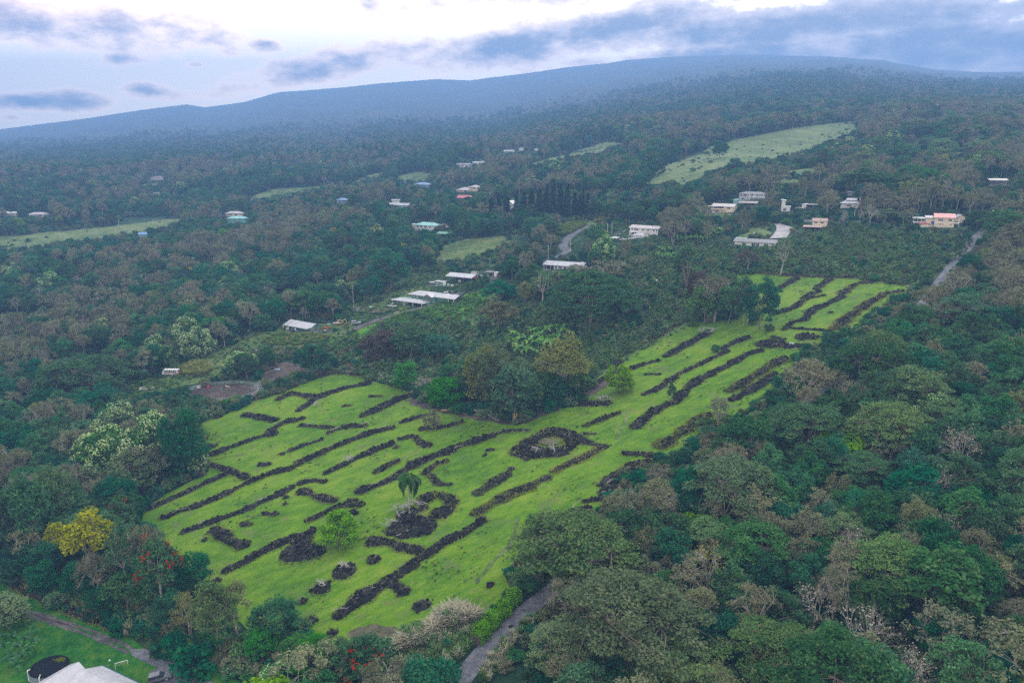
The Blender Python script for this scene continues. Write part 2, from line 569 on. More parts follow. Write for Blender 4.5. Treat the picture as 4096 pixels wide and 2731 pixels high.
def ribbon(name, pts, width, mat, lift=0.08, step=3.0, kind='structure', rag=0.0, seed=3, parent=None):
    """a strip of constant or changing width following the ground"""
    rng = np.random.default_rng(seed)
    P = [Vector((p[0], p[1])) for p in pts]
    ws = width if isinstance(width, (list, tuple)) else [width] * len(P)
    S, Wd = [], []
    for i in range(len(P) - 1):
        k = max(1, int((P[i + 1] - P[i]).length / step))
        for j in range(k):
            S.append(P[i].lerp(P[i + 1], j / k)); Wd.append(ws[i] + (ws[i + 1] - ws[i]) * j / k)
    S.append(P[-1]); Wd.append(ws[-1])
    for _ in range(3):
        S = [S[0]] + [(S[i - 1] + S[i] * 2 + S[i + 1]) / 4 for i in range(1, len(S) - 1)] + [S[-1]]
    V, F = [], []
    m = 5
    for i, p in enumerate(S):
        d = (S[min(i + 1, len(S) - 1)] - S[max(i - 1, 0)]).normalized()
        nrm = Vector((-d.y, d.x))
        for k in range(m):
            o = (k / (m - 1) - .5) * Wd[i] + (rng.uniform(-rag, rag) if k in (0, m - 1) else 0)
            q = p + nrm * o
            V.append((q.x, q.y))
    V = np.array(V)
    z = H(V[:, 0], V[:, 1]) + lift
    for i in range(len(S) - 1):
        for k in range(m - 1):
            a = i * m + k
            F.append((a + 1, a, a + m, a + m + 1))
    o = new_obj(name, mesh_np(name, np.column_stack([V, z]), np.array(F), True), mat)
    return tag(o, kind=kind)


# field outline, read off the photograph and set on the ground
FIELD = (px('A', (1000, 290), (1060, 380), (1180, 520), (1330, 700), (1500, 900), (1700, 1060), (1960, 1200)) +
         px('B', (60, 1200), (330, 1240), (620, 1200), (900, 1140), (1010, 1040), (1290, 1030), (1500, 910), (1500, 700), (1740, 480), (2060, 290), (2300, 150)) +
         px('F', (110, 1260), (330, 1180), (500, 1090), (600, 950), (870, 880), (1030, 700), (1110, 580), (1240, 510), (1310, 455), (1420, 440), (1520, 360), (1720, 240),
            (1680, 195), (1500, 160), (1150, 143), (870, 125), (760, 140), (770, 300), (760, 385), (560, 400), (480, 390), (110, 590), (0, 700)) +
         px('E', (1930, 620), (1880, 640), (1950, 700), (1700, 735), (1560, 805), (1450, 845), (1370, 815), (1150, 775), (860, 725), (770, 690), (740, 620), (640, 585), (450, 530), (300, 490), (220, 490), (0, 565)) +
         px('D', (1900, 790), (1700, 845), (1620, 895), (1400, 965), (1325, 1010), (1345, 1060), (1385, 1180), (1390, 1330), (1100, 1480)))
FIELDW = [W(*p) for p in FIELD]
drape('field', FIELDW, M['field'], 3.0, 0.02, 0.5)

LAWN = px('A', (-120, 720), (0, 770), (150, 830), (300, 920), (520, 1030), (780, 1100), (960, 1180), (1100, 1290), (1480, 1420), (1560, 1370), (1780, 1520), (1900, 1640), (-200, 1640))
LAWNW = [W(*p) for p in LAWN]
drape('lawn', LAWNW, M['lawn'], 2.5, 0.03, 0.3)
DRIVE = WL('A', (940, 1262), (1050, 1255), (1170, 1310), (1300, 1365), (1430, 1430), (1640, 1560), (1100, 1640), (1075, 1470), (1100, 1410), (1150, 1395), (1040, 1350), (950, 1300))
drape('driveway', DRIVE, M['asphalt'], 2.0, 0.09, 0.12)
for k, off in enumerate(((0, 0), (-34, 26))):
    tr = [(x + off[0], y + off[1]) for x, y in ((960, 1258), (860, 1210), (700, 1140), (560, 1090), (420, 1050), (280, 1000), (160, 975))]
    ribbon('wheel_track', [WZ('A', *p) for p in tr], 0.9, M['gravel'], 0.07, 1.5, rag=.25, seed=5 + k)
drape('earth_patch', WL('A', (200, 985), (330, 1000), (500, 1060), (560, 1110), (400, 1080), (250, 1030), (150, 1000)), M['dirt'], 2.0, 0.05, .5)

# lane along the field's edge
LANE = ([WZ('B', 1060, 1640), WZ('B', 1140, 1503), WZ('B', 1295, 1320), WZ('B', 1420, 1180), WZ('B', 1560, 1055), WZ('B', 1660, 955)] +
        [WZ('F', 390, 1400), WZ('F', 810, 1095), WZ('F', 1200, 805), WZ('F', 1570, 525), WZ('F', 1690, 425)] + [WZ('N', 1962, 812), WZ('N', 2045, 712), WZ('N', 2128, 650), WZ('N', 2190, 606)])
ribbon('lane', LANE, [4.7] * 6 + [3.0] * 5 + [5] * 4, M['asphalt'], 0.09, 2.5)
HIGHWAY = [WZ('N', 2600, 610), WZ('N', 2190, 606), WZ('N', 1990, 612), WZ('N', 1600, 612), WZ('N', 1250, 610), WZ('N', 1000, 600), WZ('N', 700, 615), WZ('N', 300, 600), WZ('N', 0, 600),
           WZ('M', 2050, 650), WZ('M', 1790, 652), WZ('M', 1450, 643), WZ('M', 1100, 642), WZ('M', 700, 620)]
ribbon('highway', HIGHWAY, 7.0, M['asphalt'], 0.07, 5.0)
SIDE = [WZ('S', 1310, 285), WZ('S', 1230, 350), WZ('S', 1130, 420), WZ('S', 1060, 480), WZ('S', 1030, 540), WZ('S', 1060, 580), WZ('S', 1110, 605), WZ('S', 1000, 650), WZ('S', 900, 695), WZ('S', 800, 750)]
ribbon('side_road', SIDE, [7, 6.5, 6, 6, 6, 6, 5, 4.5, 4.2, 4], M['asphalt'], 0.11, 2.5)
ribbon('house_drive', [WZ('S', 1920, 300), WZ('S', 1750, 370), WZ('S', 1660, 420), WZ('S', 1580, 470), WZ('S', 1480, 520)], 4.0, M['asphalt'], .09, 2.5)
DIRTROAD = [WZ('S', 300, 960), WZ('S', 190, 980), WZ('P', 2290, 420), WZ('P', 2130, 490), WZ('P', 2000, 535), WZ('P', 1880, 575), WZ('P', 1700, 640), WZ('P', 1550, 685), WZ('P', 1380, 730), WZ('P', 1250, 765), WZ('P', 1130, 810), WZ('P', 1000, 860), WZ('P', 860, 930)]
ribbon('dirt_road', DIRTROAD, 3.4, M['gravel'], 0.10, 2.0, rag=.25)
ribbon('grass_verge', [Vector((p.x + 1.2, p.y - 3.0, 0)) for p in DIRTROAD[5:]] + [WZ('Q', 1700, 500), WZ('Q', 1450, 565), WZ('Q', 1180, 600)], 1.6, M['deadgrass'], 0.10, 2.0, rag=.4)

MEADOW = px('D', (830, 740), (1000, 690), (1100, 690), (1250, 640), (1330, 590), (1340, 550), (1480, 500), (1580, 470), (1620, 430), (1700, 380), (1850, 380), (1900, 330), (2130, 330), (2352, 320), (2390, 350), (2352, 395), (2150, 465), (1960, 505),
            (1740, 500), (1600, 520), (1540, 600), (1450, 680), (1380, 720), (1250, 740), (1180, 775), (980, 850), (850, 850), (880, 780), (830, 760))
MEADOWW = [W(*p) for p in MEADOW]
drape('meadow', MEADOWW, M['meadow'], 3.0, 0.03, 0.6)
drape('gravel_yard', WL('Q', (1290, 370), (1500, 360), (1700, 340), (1850, 350), (1850, 400), (1650, 395), (1500, 400), (1230, 385)), M['gravel'], 2.0, 0.08, .5)
YARD = px('P', (900, 690), (1000, 640), (1200, 615), (1330, 590), (1550, 640), (1450, 720), (1290, 720), (1100, 745))
drape('yard', [W(*p) for p in YARD], M['meadow'], 2.5, 0.05, .4)
drape('dry_yard', WL('P', (1000, 690), (1090, 665), (1250, 650), (1420, 660), (1330, 705), (1170, 718), (1060, 708)), M['deadgrass'], 2.0, 0.09, .3)
drape('gravel_patch', WL('P', (930, 690), (980, 640), (1100, 635), (1200, 640), (1080, 665), (1000, 695)), M['gravel'], 2.0, 0.08, .3)
drape('parking_area', WL('P', (1900, 520), (1990, 505), (2060, 500), (2150, 480), (2060, 540), (1930, 560)), M['gravel'], 2.0, .07, .2)
drape('parking_area', WL('S', (60, 920), (180, 890), (280, 905), (330, 960), (200, 1000), (60, 960)), M['gravel'], 2.0, .07, .2)
SLOPE = px('P', (1480, 690), (1700, 645), (1900, 590), (2100, 520), (2352, 430), (2420, 470), (2300, 600), (2170, 720), (2080, 770), (1800, 800), (1650, 760), (1400, 790), (1150, 900), (900, 1000), (800, 1010), (1000, 890))
drape('grass_slope', [W(*p) for p in SLOPE], M['lush'], 3.0, 0.06, .8)
drape('grass_slope', WL('Q', (1700, 530), (1900, 430), (2200, 370), (2300, 380), (2150, 560), (2200, 620), (1950, 600), (1850, 540)), M['lush'], 3.0, 0.06, .8)
drape('grass_slope', WL('P', (880, 690), (1000, 600), (1200, 520), (1480, 465), (1700, 430), (1750, 445), (1740, 520), (1400, 560), (1220, 618), (1000, 645)), M['meadow'], 3.0, .05, .6)
PEN = WL('D', (1248, 795), (1262, 815), (1300, 832), (1400, 845), (1500, 850), (1620, 835), (1690, 815), (1740, 790), (1730, 755), (1690, 740), (1600, 732), (1500, 735), (1400, 745), (1310, 765))
drape('riding_ring', PEN, M['dirt'], 2.0, 0.07, .2)
drape('bare_ground', WL('D', (1730, 690), (1780, 620), (1900, 590), (2000, 590), (2060, 650), (1950, 680), (1850, 720)), M['dirt'], 3.0, .05, 1.0)
PAST1 = px('V', (1480, 425), (1530, 380), (1640, 335), (1700, 318), (1800, 300), (1960, 278), (1975, 300), (1862, 348), (1790, 366), (1645, 392), (1570, 426))
PAST2 = px('G', (-60, 760), (200, 735), (420, 715), (700, 690), (900, 665), (1100, 640), (1230, 632), (1150, 680), (920, 730), (700, 760), (500, 790), (130, 845), (-60, 830))
PAST3 = px('G', (1650, 520), (1720, 470), (1850, 430), (2050, 420), (2350, 395), (2500, 330), (2600, 320), (2500, 370), (2200, 430), (1960, 480))
PAST4 = px('M', (740, 930), (790, 810), (960, 765), (1210, 745), (1240, 790), (1100, 850), (900, 920))
PAST5 = px('M', (1510, 700), (1620, 665), (1830, 645), (1900, 640), (1860, 690), (1700, 700), (1600, 735))
PAST6 = px('G', (940, 405), (1000, 395), (1080, 393), (1080, 412), (960, 420))
PAST7 = px('M', (470, 350), (620, 315), (720, 330), (690, 375), (520, 395))
PAST8 = px('M', (1200, 300), (1400, 260), (1700, 170), (1900, 110), (2050, 130), (1850, 190), (1600, 230), (1350, 290))
PAST9 = px('N', (800, 330), (870, 290), (1050, 270), (1200, 280), (1130, 300), (950, 320))
PAST10 = px('N', (780, 345), (960, 350), (900, 385), (760, 370))
PAST11 = px('N', (270, 580), (330, 562), (500, 560), (520, 565), (430, 595))
PAST12 = px('N', (560, 700), (640, 650), (740, 630), (760, 680), (720, 712), (600, 712))
PAST13 = px('G', (0, 235), (200, 222), (290, 224), (80, 238))
PAST14 = px('G', (1400, 225), (1530, 208), (1660, 195), (1650, 212), (1480, 235))
PAST15 = px('N', (1820, 190), (1900, 175), (2060, 178), (2040, 200), (1900, 205))
PASTS = [PAST1, PAST2, PAST3, PAST4, PAST5, PAST6, PAST7, PAST8, PAST9, PAST10, PAST11, PAST12, PAST13, PAST14, PAST15]
for k, p in enumerate(PASTS):
    drape('pasture', [W(*q) for q in p], M['pasture'] if k not in (3,) else M['meadow'], 9.0, 0.35 if k not in (3, 4, 10, 11) else .1, 2.0, k)
drape('concrete_drive', WL('T', (1150, 512), (1240, 515), (1390, 565), (1340, 640), (1310, 680), (1110, 690), (1165, 635), (1195, 580), (1190, 545)), M['concrete'], 2.0, .15)
ORCH = px('V', (745, 800), (800, 770), (900, 750), (1000, 700), (1110, 660), (1160, 640), (1240, 690), (1400, 740), (1480, 725), (1540, 660), (1600, 640), (1640, 645), (1700, 640),
          (1600, 740), (1430, 835), (1370, 860), (1350, 900), (1200, 880), (950, 895), (800, 850))
UPPER = px('V', (1740, 560), (1800, 552), (1960, 520), (2130, 540), (2240, 555), (2190, 605), (2085, 660), (1900, 632), (1740, 628))
SCRUB = px('V', (1340, 640), (1380, 610), (1540, 575), (1560, 560), (1660, 560), (1760, 580), (1760, 625), (1640, 640), (1560, 680), (1480, 690))
for q in (ORCH, UPPER, SCRUB):
    drape('scrub', [W(*p) for p in q], M['brush'], 4.0, 0.02, 1.0)
drape('dry_patch', WL('B', (340, 1150), (420, 1095), (560, 1075), (680, 1100), (730, 1150), (640, 1185), (500, 1200), (380, 1195)), M['deadgrass'], 1.5, .06, .4)
drape('footpath', WL('B', (1265, 785), (1300, 720), (1420, 580), (1500, 500), (1540, 400), (1560, 320), (1590, 310), (1560, 420), (1520, 510), (1440, 600), (1320, 730), (1285, 790)), M['meadow'], 1.5, .045, .35)
ribbon('footpath', [WZ('F', 90, 1050), WZ('F', 110, 990), WZ('F', 150, 960), WZ('F', 130, 900)], 1.2, M['meadow'], .05, 1.5, rag=.3)
ribbon('earth_border', [WZ('E', *p) for p in ((760, 660), (800, 700), (950, 725), (1150, 770), (1380, 815), (1470, 830), (1560, 790), (1700, 730), (1850, 660), (1950, 610), (2100, 530))], 5.0, M['dirt'], .07, 2.0, rag=1.0)

# ------------------------------------------------------------------ air
hz = MB().box(-5600, 5600, -1500, 7300, -420, 830)
m, t = base_mat('air')
pv = t.n('ShaderNodeVolumePrincipled', {'Color': (.20, .385, .78, 1), 'Density': 3.3e-4, 'Anisotropy': 0.0})
t.n('ShaderNodeOutputMaterial', {1: pv.outputs[0]})
HAZE = hz.build('haze', m)
tag(HAZE, kind='stuff')

# ================================================================== plants: a few models of each kind
M['bark_pale'] = simple('pale_bark', (.26, .235, .20), .9, var=.3, scale=1.5)
M['bark'] = simple('grey_brown_bark', (.15, .125, .10), .9, var=.3, scale=1.5)
M['bark_white'] = simple('bleached_bark', (.30, .285, .25), .9, var=.25, scale=1.5)
M['bark_dark'] = simple('dark_bark', (.06, .05, .042), .9, var=.3, scale=1.5)
LM = {
    'green': leafmat('leaf_green', [(0.020, 0.068, 0.032), (0.046, 0.122, 0.052), (0.100, 0.185, 0.075)], .36),
    'deep': leafmat('leaf_deep_green', [(0.008, 0.054, 0.030), (0.020, 0.100, 0.052), (0.046, 0.150, 0.064)], .30),
    'brown': leafmat('leaf_dry_brown', [(0.070, 0.100, 0.050), (0.130, 0.142, 0.080), (0.205, 0.190, 0.120)], .30, .2),
    'olive': leafmat('leaf_olive', [(0.052, 0.112, 0.048), (0.100, 0.168, 0.072), (0.180, 0.230, 0.105)], .26),
    'tan': leafmat('leaf_tan', [(0.085, 0.115, 0.040), (0.140, 0.160, 0.060), (0.210, 0.210, 0.090)], .2),
    'lime': leafmat('leaf_lime', [(0.075, 0.170, 0.018), (0.130, 0.260, 0.028), (0.200, 0.340, 0.048)], .07),
    'bright': leafmat('leaf_bright_green', [(0.026, 0.111, 0.023), (0.047, 0.163, 0.031), (0.081, 0.215, 0.042)], .2),
    'yellow': leafmat('leaf_yellow_green', [(0.133, 0.161, 0.022), (0.210, 0.231, 0.031), (0.308, 0.308, 0.056)], .2),
    'kukui': leafmat('leaf_soft_green', [(0.039, 0.098, 0.036), (0.070, 0.154, 0.050), (0.119, 0.210, 0.077)], .2),
    'pale': leafmat('flower_cream', [(0.200, 0.300, 0.130), (0.290, 0.380, 0.190), (0.400, 0.460, 0.270)], .1, .1),
    'purple': leafmat('leaf_purple_brown', [(0.039, 0.047, 0.026), (0.078, 0.060, 0.047), (0.111, 0.078, 0.062)], .15),
    'red': leafmat('blossom_red', [(0.200, 0.016, 0.004), (0.300, 0.030, 0.006), (0.400, 0.050, 0.010)], .1, .15),
    'pine': leafmat('needle_dark', [(.012, .030, .020), (.022, .046, .026), (.034, .060, .032)], .25, .1),
    'palm': leafmat('palm_leaflet', [(0.018, 0.061, 0.020), (0.033, 0.090, 0.026), (0.061, 0.127, 0.039)], .2, .15),
    'coco': leafmat('coco_leaflet', [(0.065, 0.104, 0.031), (0.111, 0.150, 0.046), (0.169, 0.195, 0.072)], .2, .15),
    'banana': leafmat('banana_leaf', [(0.075, 0.180, 0.045), (0.130, 0.260, 0.075), (0.210, 0.340, 0.120)], .25, .3),
    'straw': leafmat('dry_grass_blade', [(0.260, 0.245, 0.170), (0.380, 0.360, 0.270), (0.520, 0.500, 0.400)], .2, .2),
    'grass': leafmat('tall_grass_blade', [(0.053, 0.120, 0.036), (0.098, 0.188, 0.053), (0.165, 0.247, 0.083)], .3, .2),
    'wheat': leafmat('pale_grass_blade', [(0.120, 0.150, 0.048), (0.204, 0.222, 0.072), (0.300, 0.300, 0.120)], .2, .2),
    'twig': leafmat('dry_twig', [(0.150, 0.135, 0.110), (0.220, 0.200, 0.170), (0.300, 0.280, 0.240)], .2, .0),
}


def unit(v):
    return v / np.maximum(np.linalg.norm(v, axis=-1, keepdims=True), 1e-9)


def leaf_quads(rng, pos, nrm, size, asp=1.7):
    """rhombic leaves at pos with normals nrm"""
    n = len(pos)
    r = unit(rng.normal(size=(n, 3)))
    a = unit(np.cross(nrm, r)); b = np.cross(nrm, a)
    s = (size * rng.uniform(.6, 1.35, n))[:, None]
    V = np.stack([pos - a * s * .5 * asp, pos - b * s * .5, pos + a * s * .5 * asp, pos + b * s * .5], 1).reshape(-1, 3)
    F = np.arange(4 * n).reshape(n, 4)
    return V, F


def join(parts):
    Vs, Fs, b = [], [], 0
    for V, F in parts:
        Vs.append(V)
        for f in (F if isinstance(F, list) else [F]):
            Fs.append(np.asarray(f) + b)
        b += len(V)
    return np.concatenate(Vs), Fs


def limbs_np(lines, sides=5):
    """tapered tubes; lines: list of (points (k,3), r0, r1)"""
    Vs, Fs, b = [], [], 0
    for P, r0, r1 in lines:
        P = np.asarray(P, float); k = len(P)
        n = sides if r0 > .09 else 3
        d = np.gradient(P, axis=0); d = unit(d)
        a = unit(np.cross(d, np.array([.21, .93, .3]))); c = np.cross(d, a)
        r = np.linspace(r0, r1, k)[:, None, None]
        t = 2 * PI * np.arange(n) / n
        ring = P[:, None, :] + (a[:, None, :] * np.cos(t)[None, :, None] + c[:, None, :] * np.sin(t)[None, :, None]) * r
        Vs.append(ring.reshape(-1, 3))
        i, j = np.meshgrid(np.arange(k - 1), np.arange(n), indexing='ij')
        j2 = (j + 1) % n
        Fs.append(np.stack([i * n + j, i * n + j2, (i + 1) * n + j2, (i + 1) * n + j], -1).reshape(-1, 4) + b)
        b += k * n
    return np.concatenate(Vs), [np.concatenate(Fs)]


def curve(p, q, rng, sag=0.0, wob=0.05, k=4, lead=None):
    t = np.linspace(0, 1, k)[:, None]
    L = np.linalg.norm(q - p)
    mid = (p + q) / 2 + (lead * L * .3 if lead is not None else 0) + rng.normal(size=3) * wob * L + np.array([0, 0, sag * L])
    return (1 - t) ** 2 * p + 2 * t * (1 - t) * mid + t * t * q


def tree_arrays(seed, Ht, Rd, form='round', th=.35, nprim=6, nsec=4, dens=1.0, leaf=.45, rc=1.2, flat=.7, twigs=0, base=.0, rad=.02, stems=1, lobes=True):
    """-> limbs (V,F), leaves (V,F), tips, tip centre. Crown built from leaf clusters carried at the ends of limbs."""
    rng = np.random.default_rng(seed)
    lines, tips = [], []
    trh = Ht * th
    zc = trh * (.75 + base)
    for s in range(stems):
        off = rng.normal(size=3) * (.0 if stems == 1 else Rd * .12); off[2] = 0
        top = off * 2.2 + np.array([rng.normal() * Rd * .08, rng.normal() * Rd * .08, trh * rng.uniform(.85, 1.1)])
        r0 = Ht * rad / math.sqrt(stems)
        lines.append((np.concatenate([[off + [0, 0, -.4]], curve(off, top, rng, wob=.05, k=5)]), r0 * 1.25, r0 * .75))
        npk = max(2, nprim // stems)
        for i in range(npk):
            a = 2 * PI * (i + rng.uniform(-.3, .3)) / npk + s
            ls, lz = (rng.uniform(.66, 1.15), rng.uniform(-.13, .05) * Ht) if lobes else (1.0, 0.0)
            if form == 'dome':
                rr, zz = Rd * rng.uniform(.35, .6), zc + (Ht - zc) * rng.uniform(.45, .7)
            elif form == 'vase':
                rr, zz = Rd * rng.uniform(.25, .5), zc + (Ht - zc) * rng.uniform(.3, .65)
            elif form == 'column':
                rr, zz = Rd * rng.uniform(.2, .5), zc + (Ht - zc) * (i + .5) / npk
            else:
                rr, zz = Rd * rng.uniform(.3, .55), zc + (Ht - zc) * rng.uniform(.2, .7)
            rr, zz = rr * ls, zz + (lz if form != 'column' else 0)
            P = top * np.array([1, 1, 0]) * .7 + np.array([math.cos(a) * rr, math.sin(a) * rr, zz])
            lines.append((curve(top, P, rng, lead=np.array([math.cos(a) * .3, math.sin(a) * .3, .2]), wob=.08, k=5), r0 * .55, r0 * .32))
            for j in range(nsec):
                a2 = a + rng.uniform(-.9, .9)
                if form == 'dome':
                    q = math.sqrt(rng.uniform(.02, 1)) * Rd
                    z2 = zc + (Ht - zc) * math.sqrt(max(0.0, 1 - (q / Rd) ** 2 * .93)) * rng.uniform(.86, 1.0)
                elif form == 'vase':
                    q = math.sqrt(rng.uniform(.0, 1)) * Rd
                    z2 = zc + (Ht - zc) * (1 - .55 * (q / Rd) ** 2) * rng.uniform(.62, 1.0)
                elif form == 'column':
                    z2 = zz + rng.uniform(-.12, .14) * Ht
                    q = Rd * rng.uniform(.5, 1.0) * math.sqrt(max(.05, 1 - ((z2 - zc) / (Ht - zc) - .4) ** 2 * 1.6))
                else:
                    w_ = rng.uniform(-.75, 1.0)
                    q = Rd * math.sqrt(max(0, 1 - w_ * w_)) * rng.uniform(.75, 1.0) + .1
                    z2 = (Ht + zc) / 2 + (Ht - zc) / 2 * w_ * rng.uniform(.85, 1.0)
                S = top * np.array([1, 1, 0]) * .7 + np.array([math.cos(a2) * q * ls, math.sin(a2) * q * ls, z2 + (lz if form != 'column' else 0)])
                ln = curve(P, S, rng, lead=unit(P - top) * .5, wob=.10, k=4)
                lines.append((ln, r0 * .28, r0 * .10))
                tips.append(S)
                if nsec > 1 and rng.uniform() < .6:
                    tips.append(ln[2] * .8 + S * .2 + rng.normal(size=3) * rc * .3)
                for _ in range(twigs):
                    e = S + unit(unit(S - P) + rng.normal(size=3) * .6 + np.array([0, 0, .35])) * rng.uniform(.5, 1.3) * rc
                    lines.append((curve(ln[2], e, rng, k=3, wob=.1), r0 * .085, r0 * .03))
    tips = np.array(tips)
    Lp, Ln = [], []
    cen = np.array([0, 0, (Ht + zc) / 2])
    for tpt in tips:
        n = max(3, int(rng.normal(42, 8) * dens))
        g = unit(rng.normal(size=(n, 3))) * (rng.uniform(.25, 1, n) ** .45)[:, None]
        g[:, 2] = np.where(g[:, 2] < 0, g[:, 2] * .5, g[:, 2])
        size = rc * rng.uniform(.7, 1.25)
        Lp.append(tpt + g * np.array([size, size, size * flat]))
        Ln.append(unit(g * .6 + np.array([0, 0, .75]) + rng.normal(size=(n, 3)) * .45))
    Lp, Ln = np.concatenate(Lp), np.concatenate(Ln)
    keep = Lp[:, 2] > .15
    LV, LF = leaf_quads(rng, Lp[keep], Ln[keep], leaf)
    return limbs_np(lines), (LV, [LF]), tips, cen, rc


PROTO = {}       # kind -> list of dict(trunk mesh, crown mesh, blossoms, far mesh, height, radius)


def proto(kind, seed, barkm, leafm, extra=None, keep_far=True, **kw):
    (TV, TF), (LV, LF), tips, cen, rc = tree_arrays(seed, **kw)
    d = {'H': kw['Ht'], 'R': kw['Rd'], 'kind': kind, 'leafm': leafm}
    d['trunk'] = mesh_np('trunk', TV, TF, True); d['trunk'].materials.append(M[barkm])
    d['crown'] = mesh_np('crown', LV, LF); d['crown'].materials.append(LM[leafm])
    rng = np.random.default_rng(seed + 999)
    d['extra'] = None
    if extra:                                  # flower heads on the outside of the crown
        name, em, share, per, size, spread = extra
        pts = tips[rng.uniform(size=len(tips)) < share]
        out = unit(pts - cen + np.array([0, 0, 1.5]))
        P, N = [], []
        for p, o in zip(pts, out):
            k = max(1, int(per * rng.uniform(.5, 1.5)))
            g = unit(rng.normal(size=(k, 3))); g = unit(g + o * 1.1)
            P.append(p + g * rc * np.array([1, 1, .8]) * rng.uniform(.85, 1.15, (k, 1)) * spread)
            N.append(unit(g + rng.normal(size=(k, 3)) * .4))
        if P:
            EV, EF = leaf_quads(rng, np.concatenate(P), np.concatenate(N), size, 1.5)
            d['extra'] = (name, mesh_np(name, EV, [EF])); d['extra'][1].materials.append(LM[em])
            d['em'] = em
    if keep_far:
        parts = [(TV, TF), (LV, LF)]
        V, F = join(parts)
        me = mesh_np('far_tree', V, F)
        me.materials.append(M[barkm]); me.materials.append(LM[leafm])
        nt = sum(len(f) for f in TF)
        # mesh_np orders faces as listed: limbs first, then leaves
        me.polygons.foreach_set('material_index', np.concatenate([np.zeros(nt, np.int32), np.ones(len(me.polygons) - nt, np.int32)]))
        d['far'] = me
    PROTO.setdefault(kind, []).append(d)
    return d


for i in range(4):
    proto('brown_tree', 10 + i, 'bark_pale', 'brown', Ht=13 + i % 3, Rd=5.2 + .5 * (i % 2), form='vase', th=.40, nprim=7, nsec=7, dens=.78, leaf=.28, rc=1.1, flat=.7, twigs=3, rad=.016, stems=1 + i % 2)
for i in range(2):
    proto('brown_tree', 16 + i, 'bark_pale', 'brown', Ht=14, Rd=5.0, form='dome', th=.45, nprim=7, nsec=8, dens=.52, leaf=.26, rc=1.05, flat=.6, twigs=4, rad=.018)
for i in range(4):
    proto('green_tree', 20 + i, 'bark', 'green' if i % 2 else 'deep', Ht=11 + i % 3, Rd=4.8 + .4 * i, form='round', th=.30, nprim=8, nsec=8, dens=1.7, leaf=.33, rc=1.4, flat=.75)
for i in range(2):
    proto('green_tree', 26 + i, 'bark', 'green', Ht=13, Rd=5.2, form='dome', th=.36, nprim=7, nsec=8, dens=1.7, leaf=.33, rc=1.35, flat=.6)
for i in range(3):
    proto('umbrella_tree', 30 + i, 'bark', 'olive', Ht=14 + i, Rd=9.5 + i, form='dome', th=.30, nprim=9, nsec=12, dens=2.0, leaf=.30, rc=1.8, flat=.42, rad=.020, base=.35)
for i in range(2):
    proto('pale_flowered_tree', 40 + i, 'bark', 'kukui', ('blossoms', 'pale', .8, 28, .34, 1.0), Ht=12 + i, Rd=6.2, form='round', th=.2, nprim=8, nsec=8, dens=1.6, leaf=.38, rc=1.5, flat=.8, base=-.4)
for i in range(2):
    proto('red_flowered_tree', 50 + i, 'bark_pale', 'green', ('blossoms', 'red', .24, 16, .33, 1.0), Ht=13 + i, Rd=4.6, form='vase', th=.38, nprim=7, nsec=7, dens=.8, leaf=.40, rc=1.2, flat=.7, twigs=1)
for i in range(2):
    proto('lime_tree', 60 + i, 'bark', 'lime', Ht=10, Rd=5.0, form='round', th=.22, nprim=7, nsec=8, dens=1.1, leaf=.45, rc=1.4, flat=.7, base=-.3)
proto('bright_tree', 64, 'bark', 'bright', Ht=10, Rd=5.0, form='round', th=.2, nprim=8, nsec=8, dens=1.2, leaf=.45, rc=1.4, flat=.7, base=-.4)
proto('yellow_tree', 66, 'bark_pale', 'yellow', Ht=13, Rd=4.0, form='vase', th=.35, nprim=7, nsec=7, dens=.85, leaf=.38, rc=1.2, flat=.7, twigs=1)
proto('tan_tree', 70, 'bark_white', 'tan', Ht=17, Rd=7.0, form='vase', th=.25, nprim=9, nsec=10, dens=1.5, leaf=.33, rc=1.6, flat=.8, twigs=2)
for i in range(3):
    proto('bare_tree', 80 + i, 'bark_white' if i else 'bark_pale', 'twig', Ht=13, Rd=4.8, form='vase', th=.30, nprim=7, nsec=6, dens=.10, leaf=.25, rc=1.3, flat=.9, twigs=6, rad=.014)
proto('dome_tree', 90, 'bark', 'green', lobes=False, Ht=17, Rd=14.5, form='dome', th=.30, nprim=12, nsec=26, dens=2.0, leaf=.34, rc=1.9, flat=.42, base=-.3, rad=.03)
proto('purple_tree', 92, 'bark', 'purple', Ht=9.5, Rd=6.0, form='round', th=.16, nprim=8, nsec=9, dens=1.2, leaf=.44, rc=1.3, flat=.8, base=-.6)
proto('tall_dark_tree', 94, 'bark', 'deep', Ht=19, Rd=5.2, form='column', th=.18, nprim=12, nsec=8, dens=1.2, leaf=.42, rc=1.4, flat=.8, base=-.6)
proto('pale_tall_tree', 96, 'bark_white', 'kukui', Ht=19, Rd=6.5, form='vase', th=.30, nprim=7, nsec=7, dens=.38, leaf=.36, rc=1.5, flat=.9, twigs=3)
for i in range(3):
    proto('bush', 100 + i, 'bark', ('green', 'olive', 'deep')[i], Ht=2.8, Rd=2.0, form='round', th=.2, nprim=5, nsec=5, dens=.8, leaf=.30, rc=.75, flat=.8, base=-.9)
proto('bush', 104, 'bark', 'brown', Ht=2.6, Rd=2.0, form='round', th=.2, nprim=5, nsec=5, dens=.6, leaf=.26, rc=.75, flat=.8, base=-.9, twigs=2)
for i in range(2):
    proto('coffee_shrub', 110 + i, 'bark_pale', 'olive', Ht=2.5, Rd=.85, form='column', th=.25, nprim=6, nsec=3, dens=.38, leaf=.24, rc=.45, flat=.7, stems=1, rad=.016)


